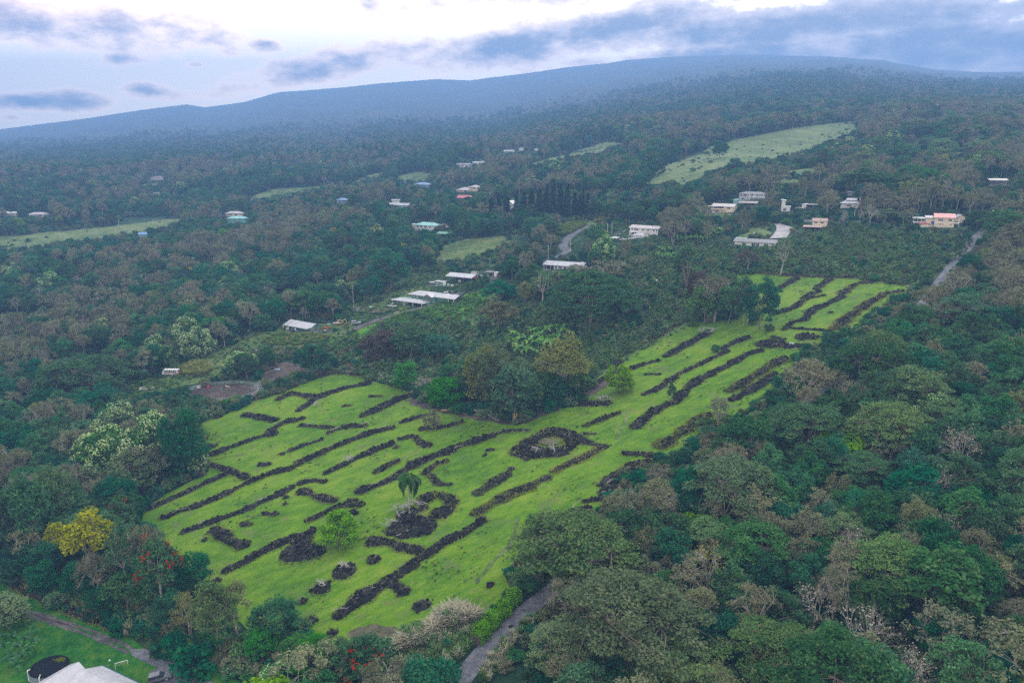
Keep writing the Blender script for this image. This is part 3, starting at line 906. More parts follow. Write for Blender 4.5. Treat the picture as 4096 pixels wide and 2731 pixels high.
def conifer(seed, Ht, Rd):
    rng = np.random.default_rng(seed)
    lines = [(np.array([[0, 0, -.3], [0, 0, Ht * .5], [0, 0, Ht]]), Ht * .012, .04)]
    P, N = [], []
    z = Ht * .12
    while z < Ht * .985:
        f = 1 - (z / Ht)
        L = Rd * (f ** .55) * rng.uniform(.75, 1.1)
        for a in rng.uniform(0, 2 * PI) + np.arange(6) * PI / 3 + rng.normal(size=6) * .12:
            d = np.array([math.cos(a), math.sin(a), 0])
            tt = rng.uniform(.2, 1, 14)[:, None]
            P.append(np.array([0, 0, z]) + d * L * tt + np.array([0, 0, -.18]) * L * tt + rng.normal(size=(14, 3)) * .16)
            N.append(unit(rng.normal(size=(14, 3)) * .5 + np.array([0, 0, 1])))
        z += Ht * .030
    LV, LF = leaf_quads(rng, np.concatenate(P), np.concatenate(N), .55, 2.0)
    TV, TF = limbs_np(lines)
    d = {'H': Ht, 'R': Rd, 'kind': 'conifer', 'extra': None, 'leafm': 'pine'}
    d['trunk'] = mesh_np('trunk', TV, TF, True); d['trunk'].materials.append(M['bark'])
    d['crown'] = mesh_np('crown', LV, [LF]); d['crown'].materials.append(LM['pine'])
    V, F = join([(TV, TF), (LV, [LF])])
    me = mesh_np('far_tree', V, F); me.materials.append(M['bark']); me.materials.append(LM['pine'])
    nt = sum(len(f) for f in TF)
    me.polygons.foreach_set('material_index', np.concatenate([np.zeros(nt, np.int32), np.ones(len(me.polygons) - nt, np.int32)]))
    d['far'] = me
    PROTO.setdefault('conifer', []).append(d)


conifer(120, 20, 2.6); conifer(121, 17, 2.4)


def frond_mesh(name, L, droop, nl, wl, mat, seed=1, up=.5):
    """one palm frond along +X: rachis with a leaflet row on each side"""
    rng = np.random.default_rng(seed)
    t = np.linspace(0, 1, 9)
    x = L * (t - .18 * t * t * droop); z = L * (up * t - droop * .75 * t * t)
    mid = np.stack([x, t * 0, z], 1)
    TV, TF = limbs_np([(mid, .05, .015)])
    V, F = [], []
    for k in range(nl):
        u = .12 + .86 * k / nl
        p = np.array([np.interp(u, t, x), 0, np.interp(u, t, z)])
        ll = wl * math.sin(PI * min(.98, u * .85 + .12)) * rng.uniform(.85, 1.1)
        for s in (-1, 1):
            tip = p + np.array([ll * .55, s * ll * .75, -ll * (.35 + .5 * droop * u)])
            b = len(V)
            V += [p, p + np.array([.14 * L / 3, 0, 0]), tip]
            F.append((b, b + 1, b + 2) if s > 0 else (b + 1, b, b + 2))
    V, F = np.array(V), np.array(F)
    VV, FF = join([(TV, TF), (V, [F])])
    me = mesh_np(name, VV, FF)
    me.materials.append(LM[mat])
    return me


FROND = {'royal': [frond_mesh('frond', 5.6, 1.75, 60, 1.7, 'palm', 3, .5), frond_mesh('frond', 5.2, 1.3, 60, 1.7, 'palm', 4, .8)],
         'coco': [frond_mesh('frond', 4.6, 1.0, 22, .95, 'coco', 5, .55), frond_mesh('frond', 4.4, .7, 22, .95, 'coco', 6, .8)],
         'fan': [frond_mesh('frond', 2.4, .9, 16, .8, 'bright', 7, .6)]}


def palm_tree(loc, Ht, label, group=None, style='coco', lean=(0, 0), n=15, r=.2, name='palm_tree', seed=0, fs=1.0):
    rng = np.random.default_rng(seed)
    t = thing(name, label, 'palm', loc, rng.uniform(0, 6), group)
    P = np.array([[0, 0, -.3], [lean[0] * .3, lean[1] * .3, Ht * .45], [lean[0], lean[1], Ht]])
    c = np.array([P[0], P[0] * .25 + P[1] * .75, P[1], P[1] * .4 + P[2] * .6, P[2]])
    TV, TF = limbs_np([(c, r * 1.25, r * .8)], 8)
    new_obj('trunk', mesh_np('trunk', TV, TF, True), M['bark_pale'] if style != 'royal' else M['bark_white'], t)
    if style == 'royal':
        MB().tube([(lean[0], lean[1], Ht - .2), (lean[0], lean[1], Ht + 1.5)], [r * .95, r * .5], 8).build('crownshaft', LM['palm'], t, True)
        Ht += 1.3
    for k in range(n):
        o = new_obj('frond', FROND[style][k % len(FROND[style])], None, t)
        o.location = (lean[0], lean[1], Ht)
        o.rotation_euler = (rng.normal() * .15, rng.uniform(-.55, .55) if style != 'royal' else rng.uniform(-.35, .75), 2.399 * k)
        s = rng.uniform(.85, 1.1) * fs
        o.scale = (s, s, s)
    return t


def banana_leaf():
    n = 8
    t = np.linspace(0, 1, n)
    x = 2.6 * (t - .22 * t ** 2); z = 2.6 * (.95 * t - .95 * t ** 2.1)
    w_ = .33 * np.sin(PI * np.clip(t * .93 + .05, 0, 1)) ** .6
    V = []
    for i in range(n):
        V += [(x[i], -w_[i], z[i] - .07), (x[i], 0, z[i]), (x[i], w_[i], z[i] - .07)]
    F = []
    for i in range(n - 1):
        for k in (0, 1):
            F.append((i * 3 + k, i * 3 + k + 3, i * 3 + k + 4, i * 3 + k + 1))
    return mesh_np('leaf', np.array(V), [np.array(F)])


BLEAF = banana_leaf(); BLEAF.materials.append(LM['banana'])
BLEAF2 = banana_leaf(); BLEAF2.materials.append(LM['green'])
BSTEM = MB().tube([(0, 0, -.3), (0.05, 0, 1.2), (0, .05, 2.4)], [.17, .14, .08], 7).mesh('stem', True); BSTEM.materials.append(LM['grass'])


def banana(loc, label, group, s=1.0, seed=0):
    rng = np.random.default_rng(seed)
    t = thing('banana_plant', label, 'banana plant', loc, rng.uniform(0, 6), group)
    t.scale = (s, s, s)
    new_obj('stem', BSTEM, None, t)
    for k in range(8):
        o = new_obj('leaf', BLEAF2 if 'lawn' in label else BLEAF, None, t)
        o.location = (0, 0, 2.3)
        o.rotation_euler = (rng.normal() * .15, rng.uniform(-.75, .35), 2.399 * k + rng.normal() * .2)
        q = rng.uniform(.8, 1.15)
        o.scale = (q, q, q)
    return t


def tuft_mesh(name, seed, n, Ht, spread, mat, width=.07, tips=None):
    """a clump of grass blades"""
    rng = np.random.default_rng(seed)
    a = rng.uniform(0, 2 * PI, n); r = spread * np.sqrt(rng.uniform(0, 1, n))
    base = np.stack([np.cos(a) * r * .6, np.sin(a) * r * .6, np.full(n, -.05)], 1)
    hh = Ht * rng.uniform(.6, 1.15, n)
    out = np.stack([np.cos(a), np.sin(a), np.zeros(n)], 1)
    mid = base + out * (hh * .15)[:, None] + np.array([0, 0, 1]) * (hh * .65)[:, None]
    tip = base + out * (hh * rng.uniform(.3, .65, n))[:, None] + np.array([0, 0, 1]) * hh[:, None] * rng.uniform(.75, 1, n)[:, None]
    side = np.stack([-np.sin(a), np.cos(a), np.zeros(n)], 1) * width
    V = np.stack([base - side, base + side, mid + side * .8, mid - side * .8, tip], 1).reshape(-1, 3)
    i = np.arange(n)[:, None] * 5
    me = mesh_np(name, V, [i + np.array([[0, 1, 2, 3]]), i + np.array([[3, 2, 4]])])
    me.materials.append(LM[mat])
    return me


TUFT = {k: [tuft_mesh('grass_clump', s, 46, hh, sp, k, wd) for s in (1, 2)] for k, hh, sp, wd in
        (('straw', 1.5, .8, .06), ('grass', 1.3, .9, .07), ('wheat', 1.3, .8, .06), ('brown', .5, .55, .05), ('green', .5, .6, .06))}


# ------------------------------------------------------------------ individual plants
TREES = []                                   # dict per tree placed as a thing


def put(kind, loc, height=None, variant=None, rz=None, width=None, label=None, group=None, name=None, cat='tree', leafm=None, seed=None):
    rng = random.Random(seed if seed is not None else int(loc[0] * 31 + loc[1] * 17))
    ps = PROTO[kind]
    d = ps[variant % len(ps)] if variant is not None else rng.choice(ps)
    s = (height or d['H'] * rng.uniform(.85, 1.15)) / d['H']
    sw = (width / (2 * d['R']) if width else s * rng.uniform(.92, 1.12))
    nm = name or kind
    root = thing(nm, label, cat, (loc[0], loc[1], h(loc[0], loc[1]) - .05), rz if rz is not None else rng.uniform(0, 6.28), group)
    root.scale = (sw, sw, s)
    new_obj('trunk', d['trunk'], None, root)
    c = new_obj('crown', d['crown'], None, root)
    if leafm:
        c.material_slots[0].link = 'OBJECT'; c.material_slots[0].material = LM[leafm]
    if d['extra']:
        new_obj(d['extra'][0], d['extra'][1], None, root)
    TREES.append({'o': root, 'kind': kind, 'leaf': leafm or d['leafm'], 'p': Vector((loc[0], loc[1], h(loc[0], loc[1]))), 'H': d['H'] * s, 'R': d['R'] * sw})
    return root


def scatter_stuff(name, pts, kinds, meshes, scl, rot, kind='stuff'):
    """one object: copies of a few plant models set on points with geometry nodes"""
    me = bpy.data.meshes.new(name)
    me.vertices.add(len(pts)); me.vertices.foreach_set('co', np.asarray(pts, np.float32).ravel())
    for nm, typ, arr in (('pick', 'INT', kinds), ('size', 'FLOAT', scl), ('turn', 'FLOAT', rot)):
        at = me.attributes.new(nm, typ, 'POINT')
        at.data.foreach_set('value', np.asarray(arr, np.int32 if typ == 'INT' else np.float32))
    o = new_obj(name, me)
    c = bpy.data.collections.new(name + '_models')
    for i, mm in enumerate(meshes):
        q = bpy.data.objects.new('%s_model_%02d' % (name, i), mm)
        c.objects.link(q)
    g = bpy.data.node_groups.new(name, 'GeometryNodeTree')
    g.interface.new_socket('Geometry', in_out='INPUT', socket_type='NodeSocketGeometry')
    g.interface.new_socket('Geometry', in_out='OUTPUT', socket_type='NodeSocketGeometry')
    gi, go = g.nodes.new('NodeGroupInput'), g.nodes.new('NodeGroupOutput')
    ci = g.nodes.new('GeometryNodeCollectionInfo')
    ci.inputs['Collection'].default_value = c
    ci.inputs['Separate Children'].default_value = True
    ci.inputs['Reset Children'].default_value = True
    iop = g.nodes.new('GeometryNodeInstanceOnPoints')
    iop.inputs['Pick Instance'].default_value = True

    def attr(nm, typ):
        a = g.nodes.new('GeometryNodeInputNamedAttribute')
        a.data_type = typ; a.inputs['Name'].default_value = nm
        return a.outputs['Attribute']
    g.links.new(gi.outputs[0], iop.inputs['Points'])
    g.links.new(ci.outputs[0], iop.inputs['Instance'])
    g.links.new(attr('pick', 'INT'), iop.inputs['Instance Index'])
    cx = g.nodes.new('ShaderNodeCombineXYZ')
    g.links.new(attr('turn', 'FLOAT'), cx.inputs[2])
    g.links.new(cx.outputs[0], iop.inputs['Rotation'])
    g.links.new(attr('size', 'FLOAT'), iop.inputs['Scale'])
    g.links.new(iop.outputs[0], go.inputs[0])
    o.modifiers.new('scatter', 'NODES').node_group = g
    return tag(o, kind=kind)

# ================================================================== the woods
rngw = np.random.default_rng(77)
# openings one can see into: no tree may stand in them or in front of them
RECTS_V = [  # windows onto houses, cars and roads (2352 px view): x0, y0, x1, y1
    (645, 728, 760, 775), (798, 690, 1130, 745), (895, 620, 1150, 700), (1085, 615, 1145, 640), (1243, 594, 1345, 622), (1404, 515, 1515, 556), (1628, 465, 1690, 490), (1690, 445, 1755, 472),
    (1788, 468, 1815, 488), (1838, 460, 1885, 482), (1924, 455, 1975, 480), (1676, 545, 1795, 566), (1770, 510, 1820, 552), (1842, 500, 1905, 532), (2108, 492, 2215, 524), (2255, 410, 2335, 428),
    (1290, 520, 1345, 582), (365, 840, 455, 872), (290, 875, 380, 900), (944, 510, 1000, 530), (515, 486, 575, 515), (60, 486, 115, 502), (0, 488, 42, 500),
    (770, 453, 800, 470), (890, 462, 955, 476), (958, 418, 990, 432), (1045, 425, 1098, 445), (1045, 444, 1082, 460), (1162, 466, 1182, 484), (1047, 372, 1085, 385), (1090, 370, 1112, 380),
    (318, 533, 342, 545), (1150, 343, 1240, 352), (345, 404, 380, 418), (345, 442, 370, 452), (1000, 528, 1030, 545),
    (0, 1530, 500, 1600), (70, 1500, 340, 1600), (295, 1530, 430, 1600), (680, 1020, 720, 1050), (1035, 1400, 1215, 1600), (1170, 535, 1215, 560), (280, 497, 420, 512)]
OPEN = [FIELD, LAWN, MEADOW, YARD, SLOPE, ORCH, UPPER, SCRUB] + PASTS + [px('V', (a, b), (c, b), (c, d), (a, d)) for a, b, c, d in RECTS_V]
OPEN += [px('B', (1040, 1520), (1290, 1290), (1400, 1170), (1520, 1010), (1690, 940), (1640, 1060), (1500, 1200), (1380, 1330), (1280, 1520)), px('D', (1240, 740), (1760, 700), (1900, 590), (2050, 560), (2080, 660), (1900, 720), (1740, 840), (1500, 860), (1250, 830)),
         px('M', (1590, 730), (1780, 640), (1800, 660), (1700, 760), (1690, 850), (1500, 920), (1460, 910), (1580, 860), (1570, 790)),
         px('N', (1950, 800), (2030, 700), (2110, 620), (2200, 600), (2215, 620), (2150, 670), (2060, 740), (1990, 810)), px('A', (0, 760), (500, 960), (1150, 1140), (1500, 1330), (1760, 1503), (0, 1503))]
LANE2 = [(p.x, p.y) for p in LANE]
HW2 = [(p.x, p.y) for p in HIGHWAY]


def seg_dist(P, line):
    P = np.asarray(P, float)
    out = np.full(len(P), 1e9)
    for a, b in zip(line[:-1], line[1:]):
        a = np.array(a); b = np.array(b)
        d = b - a
        t = np.clip(((P - a) @ d) / max(d @ d, 1e-9), 0, 1)
        out = np.minimum(out, np.linalg.norm(P - a - t[:, None] * d, axis=1))
    return out


def blocked(P, Ht, Rr, frac=(0, .35, .7, .92)):
    """True where a tree of this height would stand in or hide an opening"""
    bad = np.zeros(len(P), bool)
    for f in frac:
        for sx_ in (0, -.7, .7):
            Q = np.column_stack([P[:, 0] + sx_ * Rr * (1 if f else .4), P[:, 1], P[:, 2] + Ht * f])
            uv = proj(Q)
            for poly in OPEN:
                bad |= inpoly(uv, poly)
    return bad


def jgrid(y0, y1, spacing, wide=.70, pad=12):
    """points spread over the ground in view between two distances, no two closer than about 0.6 spacing"""
    ys = np.arange(y0, y1, spacing * .87)
    out = []
    for i, y in enumerate(ys):
        xm = y * wide + pad
        xs = np.arange(-xm, xm, spacing) + (i % 2) * spacing / 2
        out.append(np.column_stack([xs, np.full(len(xs), y)]))
    P = np.concatenate(out)
    P += rngw.uniform(-.30, .30, P.shape) * spacing
    return np.column_stack([P, H(P[:, 0], P[:, 1])])


def vnoise(P, s, seed):
    r = np.random.default_rng(seed)
    f = 0
    for k in range(5):
        a = r.uniform(0, 2 * PI); w_ = s * r.uniform(.6, 1.6)
        f = f + np.sin((P[:, 0] * math.cos(a) + P[:, 1] * math.sin(a)) * w_ + r.uniform(0, 6.28))
    return f / 2.2


near = jgrid(118, 430, 7.2)
mid = jgrid(430, 800, 9.0)
far1 = jgrid(800, 1320, 11.0)
P = np.concatenate([near, mid, far1])
D = np.hypot(P[:, 0], P[:, 1])
uvb = proj(P)
rs = rngw.uniform(size=len(P))
# kind of tree by stand
stand = vnoise(P, .022, 5) + rngw.normal(size=len(P)) * .75
right = P[:, 0] > .10 * P[:, 1] + 20
kind = np.where(stand > np.where(right, -.25, .38), 'brown_tree', 'green_tree').astype(object)
kind[(rs < .055) & right] = 'umbrella_tree'
kind[(rs > .982)] = 'bare_tree'
kind[(rs > .966) & (rs <= .975)] = 'red_flowered_tree'
kind[(rs > .940) & (rs <= .955)] = 'lime_tree'
kind[(rs > .930) & (rs <= .940)] = 'pale_flowered_tree'
kind[(rs > .922) & (rs <= .930)] = 'yellow_tree'
conz = inpoly(uvb, px('V', (1090, 505), (1110, 470), (1300, 440), (1500, 450), (1500, 500), (1330, 500)))
HT = {'brown_tree': 12.5, 'green_tree': 10.5, 'umbrella_tree': 14, 'bare_tree': 11, 'red_flowered_tree': 12, 'lime_tree': 9, 'pale_flowered_tree': 11, 'yellow_tree': 10}
Hh = np.array([HT[k] for k in kind]) * rngw.uniform(.72, 1.22, len(P)) * np.where(D > 430, 1.15, 1.05)
Rr = np.where(kind == 'umbrella_tree', 8.0, 4.6)
OKm = ~blocked(P, Hh, Rr)
OKm &= ~conz
OKm &= seg_dist(P[:, :2], LANE2) > np.where(P[:, 1] < 190, 4.8, 1.3)
OKm &= seg_dist(P[:, :2], HW2) > 5.0
# a few random gaps
OKm &= ~((vnoise(P, .05, 9) < -1.15) & (D > 380))
uvt = proj(np.column_stack([P[:, :2], P[:, 2] + Hh]))
inview = (uvt[:, 1] < 2800) & (uvt[:, 0] > -150) & (uvt[:, 0] < 4250)
OKm &= inview
MANUAL_CLEAR = []      # (x, y, r) kept free for trees set by hand, filled below

# ------------------------------------------------------------------ trees one can point to, where the photograph has them
def tree_at(kind, z, bx, by, ty, wpx, label=None, name=None, variant=None, leafm=None, rz=None, cat='tree', hs=1.0):
    u, v = px(z, (bx, by))
    s = ZOOMS[z][2]
    p = W(u, v)
    m_ = mpp(p)
    dep = math.atan2(CAMZ - p.z, math.hypot(p.x, p.y))
    Ht = max(1.0, (by - ty) * s * m_ / math.cos(dep) * hs)
    wid = wpx * s * m_
    MANUAL_CLEAR.append((p.x, p.y, wid * .42))
    return put(kind, p, Ht, variant, rz, wid, label, None, name, cat, leafm)


T = tree_at
T('tan_tree', 'E', 1790, 665, 225, 380, 'large tan-leaved tree on a white trunk at the right corner of the wooded clump')
T('green_tree', 'E', 1300, 720, 300, 270, 'tall olive tree in the middle of the wooded clump beside the banana grove', leafm='olive', variant=2)
T('green_tree', 'E', 1225, 700, 340, 240, 'yellowish olive tree just left of the tallest olive tree in the wooded clump', leafm='tan', variant=0)
T('bright_tree', 'E', 1000, 705, 525, 300, 'bright green low tree at the left front of the wooded clump')
T('green_tree', 'E', 1440, 795, 430, 320, 'dense dark green tree above the split stump at the clump corner', variant=1)
T('brown_tree', 'E', 1090, 640, 440, 150, 'dull brown-green tree behind the bright green low tree of the clump', variant=1)
T('green_tree', 'E', 710, 592, 420, 165, 'rounded feathery bamboo-like clump beside the debris wall', name='bamboo_clump', leafm='bright', variant=0)
T('bare_tree', 'E', 830, 605, 510, 160, 'pale leafless shrub between the bamboo-like clump and the bright green tree', name='bare_shrub', variant=1)
T('green_tree', 'E', 1630, 690, 470, 210, 'grey-green tree leaning between the dark tree and the large tan tree', variant=3)
T('green_tree', 'E', 1905, 600, 430, 150, 'dull green tree tucked behind the right side of the large tan tree', variant=4)
T('green_tree', 'E', 1130, 690, 500, 200, 'green tree between the bright green low tree and the olive trees of the clump', variant=4)
T('green_tree', 'E', 1540, 740, 500, 220, 'mid green tree right of the dark tree above the split stump', variant=2, leafm='olive')
T('green_tree', 'E', 1700, 690, 520, 200, 'low green tree at the foot of the large tan-leaved tree', variant=0)
T('brown_tree', 'E', 1380, 690, 400, 200, 'dull olive tree behind the tallest olive tree of the clump', variant=0)
T('green_tree', 'E', 1490, 650, 390, 230, 'olive tree behind the dark tree above the split stump', variant=2, leafm='olive')
T('green_tree', 'E', 1180, 610, 370, 210, 'grey-green tree at the back left of the wooded clump', variant=0)
T('green_tree', 'E', 1010, 570, 430, 170, 'small dark tree behind the bright green low tree of the clump', variant=3)
T('green_tree', 'E', 1850, 640, 430, 220, 'dull olive tree at the right foot of the large tan-leaved tree', variant=5, leafm='olive')
T('lime_tree', 'E', 2165, 620, 440, 190, 'small yellow-green tree standing alone on the upper field', variant=0)
T('purple_tree', 'E', 530, 408, 215, 235, 'round purple-brown leaved tree above the debris wall')
T('green_tree', 'E', 740, 402, 180, 290, 'broad dark green tree right of the purple-brown tree', variant=4)
T('green_tree', 'E', 920, 402, 235, 240, 'low dark tree at the right end of the trio with the purple-brown tree', variant=3, leafm='deep')
T('green_tree', 'E', 105, 505, 290, 195, 'bushy dark tree at the top left corner of the field', variant=1, leafm='deep')
T('green_tree', 'E', 10, 480, 335, 120, 'smaller dark tree joined to the left of the bushy corner tree', variant=3, leafm='deep')
T('green_tree', 'E', 1330, 190, 15, 240, 'round tan-green tree in front of the dark tree below the drive hedge', leafm='tan', variant=5)
T('pale_tall_tree', 'S', 790, 1235, 770, 340, 'tall thin pale tree with white limbs in front of the white gabled house')
T('green_tree', 'S', 615, 1235, 960, 220, 'tan-brown rounded tree at the left foot of the tall pale tree', leafm='tan', variant=1)
T('green_tree', 'S', 300, 1215, 955, 420, 'dense blackish green tree below the trimmed hedge by the drive', leafm='deep', variant=5)
T('dome_tree', 'V', 1355, 742, 627, 215, 'huge dome-shaped green tree with a smooth rounded crown')
T('brown_tree', 'V', 1395, 650, 597, 110, 'spreading leafless brown tree behind the dome-shaped tree', variant=4)
T('brown_tree', 'V', 1325, 640, 606, 60, 'grey twiggy tree between the white gabled house and the dome tree', variant=5)
T('tall_dark_tree', 'V', 1575, 668, 570, 66, 'tall dark green columnar tree left of the upper field', leafm='green')
T('brown_tree', 'V', 1640, 738, 630, 108, 'broad grey-brown tree at the top left edge of the upper field', variant=4)
T('green_tree', 'V', 1695, 725, 632, 62, 'green tree right behind the broad grey-brown tree of the upper field', variant=1)
T('green_tree', 'V', 1603, 702, 622, 55, 'dark purple-green tree left of the broad grey-brown tree', variant=3, leafm='purple')
T('green_tree', 'V', 1745, 757, 638, 84, 'dark tree with a few red blooms jutting into the upper field', leafm='deep', variant=2)
T('green_tree', 'V', 1618, 740, 660, 70, 'dull green tree below the broad grey-brown tree of the upper field', variant=0, leafm='olive')
T('green_tree', 'V', 1672, 745, 655, 66, 'dark green tree right below the broad grey-brown tree', variant=3)
T('brown_tree', 'V', 1712, 748, 650, 60, 'brown tree filling the gap left of the tree with red blooms', variant=1)
T('brown_tree', 'V', 1717, 622, 570, 62, 'rust-brown tree below the long white house', variant=0, leafm='purple')
T('pale_tall_tree', 'N', 820, 945, 680, 150, 'pale green tree with a white forked trunk at the top of the upper field')
T('green_tree', 'F', 395, 862, 735, 50, 'thin young tree with a pale trunk on a stone row', variant=5, name='sapling')
T('brown_tree', 'F', 655, 1005, 790, 140, 'brown leafless tree standing at the edge beside the wide rough stone row', variant=2)
T('lime_tree', 'B', 270, 510, 280, 260, 'lone yellow-green tree growing on the stone mound in the lower field', variant=1)
T('bush', 'E', 890, 860, 745, 110, 'thin grey bush on the short stone row near the clump', variant=3, cat='bush')
T('bush', 'F', 640, 565, 525, 45, 'tiny dark shrub beside the forked stone row', variant=0, cat='bush')
T('green_tree', 'M', 440, 1105, 830, 265, 'massive rounded dark tree behind the green two-storey house', variant=2)
# left: pale flowered trees and the wood round the bus
for a in ((700, 1365, 1040, 340), (1010, 1350, 960, 340), (800, 1160, 870, 270), (1070, 1130, 925, 270), (1330, 1330, 1155, 135), (640, 1490, 1270, 190)):
    T('pale_flowered_tree', 'D', *a)
T('green_tree', 'D', 1235, 1350, 930, 260, 'tall dark tree at the right of the pale flowered trees by the field edge', variant=0, leafm='deep')
T('green_tree', 'D', 880, 1490, 1195, 290, 'olive round tree in front of the pale flowered trees', variant=2, leafm='olive')
for a in ((1290, 565, 300, 220), (1360, 545, 380, 170), (1130, 602, 478, 130), (1040, 575, 410, 150)):
    T('pale_flowered_tree', 'D', *a)
T('pale_flowered_tree', 'D', 1620, 665, 513, 195, 'dense round tree with pale flower heads right of the trailer', variant=1)
T('umbrella_tree', 'D', 590, 810, 540, 600, 'wide flat-topped tree left of the white bus', variant=1, leafm='green')
T('brown_tree', 'D', 795, 595, 385, 110, 'brown-crowned tree with a bright white trunk left of the bus', variant=5)
T('brown_tree', 'D', 945, 500, 360, 130, 'brown spreading tree above the bus with a forked pale trunk', variant=4)
T('brown_tree', 'Q', 880, 345, 10, 260, 'big brown tree with branching pale limbs left of the green shed', variant=4)
T('bare_tree', 'Q', 1100, 300, -10, 70, 'slender white-trunked bare tree behind the green shed', variant=1)
T('bare_tree', 'Q', 1530, 225, 60, 135, 'grey leafless tree behind the roof of the green shed', variant=2)
T('green_tree', 'D', 350, 830, 590, 200, 'shaggy pale green tree at the left foot of the wide flat-topped tree', variant=3, leafm='kukui')
# bottom left belt of trees between lawn and field
T('yellow_tree', 'A', 640, 740, 215, 330, 'golden green tree rising from the belt of trees left of the field')
T('yellow_tree', 'A', 470, 650, 300, 200, 'smaller yellowish tree at the left side of the golden green tree')
T('brown_tree', 'A', 925, 890, 320, 320, 'tall tree with a thick white trunk in the belt left of the field', variant=0, leafm='green')
T('brown_tree', 'A', 1095, 870, 310, 320, 'brown twiggy tree behind the red flowered tree of the belt', variant=2)
T('red_flowered_tree', 'A', 1190, 990, 430, 330, 'tree covered in red blossom at the left tip of the field', variant=0)
T('green_tree', 'A', 1400, 850, 560, 280, 'dull green tree right of the red blossom tree', variant=2)
T('brown_tree', 'A', 1360, 1205, 850, 240, 'olive-brown tree with several pale stems near the driveway kerb', variant=1, leafm='tan')
T('green_tree', 'A', 1570, 1275, 810, 300, 'leafy yellow-green tree on a pale forked trunk above the driveway', variant=5, leafm='olive')
T('brown_tree', 'A', 1722, 1165, 775, 260, 'thin-crowned tan tree on a straight pale trunk at the bottom of the field', variant=5, leafm='tan')
T('green_tree', 'A', 260, 600, 20, 360, 'large green tree at the left edge above the lawn', variant=4)
T('green_tree', 'A', 60, 640, 120, 260, 'dark green tree cut by the left edge of the photo above the lawn', variant=1)
T('green_tree', 'A', 430, 420, -60, 300, 'green leafy tree left of the dark olive tree by the field', variant=2, leafm='kukui')
T('green_tree', 'A', 2010, 1210, 920, 340, 'broad green tree at the lower left corner of the field', variant=2)
T('green_tree', 'A', 1900, 1340, 1140, 260, 'vivid green weeping shrub tree below the lower left corner of the field', variant=3, leafm='bright')
T('green_tree', 'A', 2170, 1400, 1170, 280, 'deep green rounded tree left of the red flowered tree at the bottom', variant=1, leafm='bright')
T('pale_flowered_tree', 'A', 2100, 1560, 1405, 430, 'pale grey-green tree cut by the bottom edge near the driveway', variant=0)
T('bush', 'A', 1430, 1420, 1260, 300, 'dark rounded bush beside the driveway kerb', variant=2, cat='bush')
T('bush', 'A', 1250, 1310, 1170, 220, 'dark green bush at the end of the stone wall by the driveway', variant=2, cat='bush')
T('green_tree', 'A', 60, 1120, 880, 310, 'olive-green tree on the lawn at the left edge', variant=0, leafm='olive')
T('green_tree', 'B', 130, 1500, 1190, 320, 'dark leafy tree at the bottom left of the red flowered shrub tree', variant=2, leafm='bright')
T('red_flowered_tree', 'B', 480, 1590, 1210, 420, 'low bushy tree with red blossoms at the bottom edge below the field', variant=1)
T('brown_tree', 'C', 190, 350, 60, 240, 'big brown twiggy tree at the lower field edge above the wide olive tree', variant=2)
T('brown_tree', 'C', 320, 310, 20, 230, 'brown tree right of the big brown twiggy tree by the lower field', variant=5)
T('brown_tree', 'C', 95, 270, 70, 160, 'brown tree leaning over the last stones of the lower field', variant=0)
T('brown_tree', 'F', 330, 1330, 1180, 150, 'grey-brown tree beside the rough wide stone mound', variant=4)
T('umbrella_tree', 'V', 1320, 1355, 1195, 290, 'wide spreading olive tree at the lower right corner of the field', variant=0)
T('umbrella_tree', 'V', 1235, 1320, 1225, 150, 'smaller olive crown at the left of the wide spreading olive tree', variant=2)
T('green_tree', 'V', 1350, 1405, 1300, 150, 'green tree leaning over the lane between two spreading olive trees', variant=2, leafm='olive')
T('umbrella_tree', 'V', 1440, 1530, 1345, 350, 'largest olive spreading tree right of the concrete lane', variant=1)
T('umbrella_tree', 'V', 1290, 1540, 1440, 190, 'olive spreading tree overhanging the lane at the bottom', variant=2)
T('umbrella_tree', 'V', 1770, 1590, 1455, 270, 'flat olive tree at the bottom edge of the right-hand forest', variant=2)
T('umbrella_tree', 'V', 1560, 1600, 1490, 240, 'flat olive tree at the bottom edge right of the largest spreading tree', variant=0)
T('bare_tree', 'C', 580, 690, 350, 230, 'white-limbed nearly bare tree deep in the right-hand forest', variant=1, leafm='yellow')
T('bare_tree', 'C', 1440, 1070, 730, 330, 'dead grey tree with a wide fan of bare limbs near the bottom right', variant=2)
T('bare_tree', 'C', 1690, 1260, 950, 270, 'bare pale tree at the bottom edge right of the dead fan-limbed tree', variant=1)
T('brown_tree', 'C', 1290, 840, 495, 250, 'purplish brown tree above the dead fan-limbed tree', variant=4)
T('brown_tree', 'C', 900, 335, 145, 170, 'small flat-topped brown tree with a clear pale stem in the right-hand forest', variant=5)
T('tan_tree', 'C', 1740, 425, 120, 250, 'tan-brown tall tree in the upper part of the right-hand forest')
T('brown_tree', 'C', 2195, 700, 450, 280, 'grey-brown round-headed tree at the right edge', variant=4)
T('brown_tree', 'C', 2300, 910, 690, 270, 'grey-brown tree at the right edge below the round-headed one', variant=5)
T('green_tree', 'C', 1850, 850, 415, 500, 'massive green tree with hanging pale stems at the lower right', variant=4)
T('bare_tree', 'F', 1985, 1270, 970, 230, 'bare straw-coloured tree standing clear in the right-hand forest', variant=0)
T('brown_tree', 'F', 2040, 815, 610, 230, 'straw-brown tree with pale stems near the right edge', variant=5)
T('brown_tree', 'F', 720, 1340, 1080, 270, 'brown flat-topped tree with several twisting pale trunks', variant=4)
T('lime_tree', 'F', 1360, 1190, 1025, 290, 'vivid lime green tree among the dark crowns of the right-hand forest', variant=0)
T('umbrella_tree', 'F', 1130, 1130, 870, 480, 'broad layered dark tree below the twin-trunked brown tree', variant=1, leafm='green')
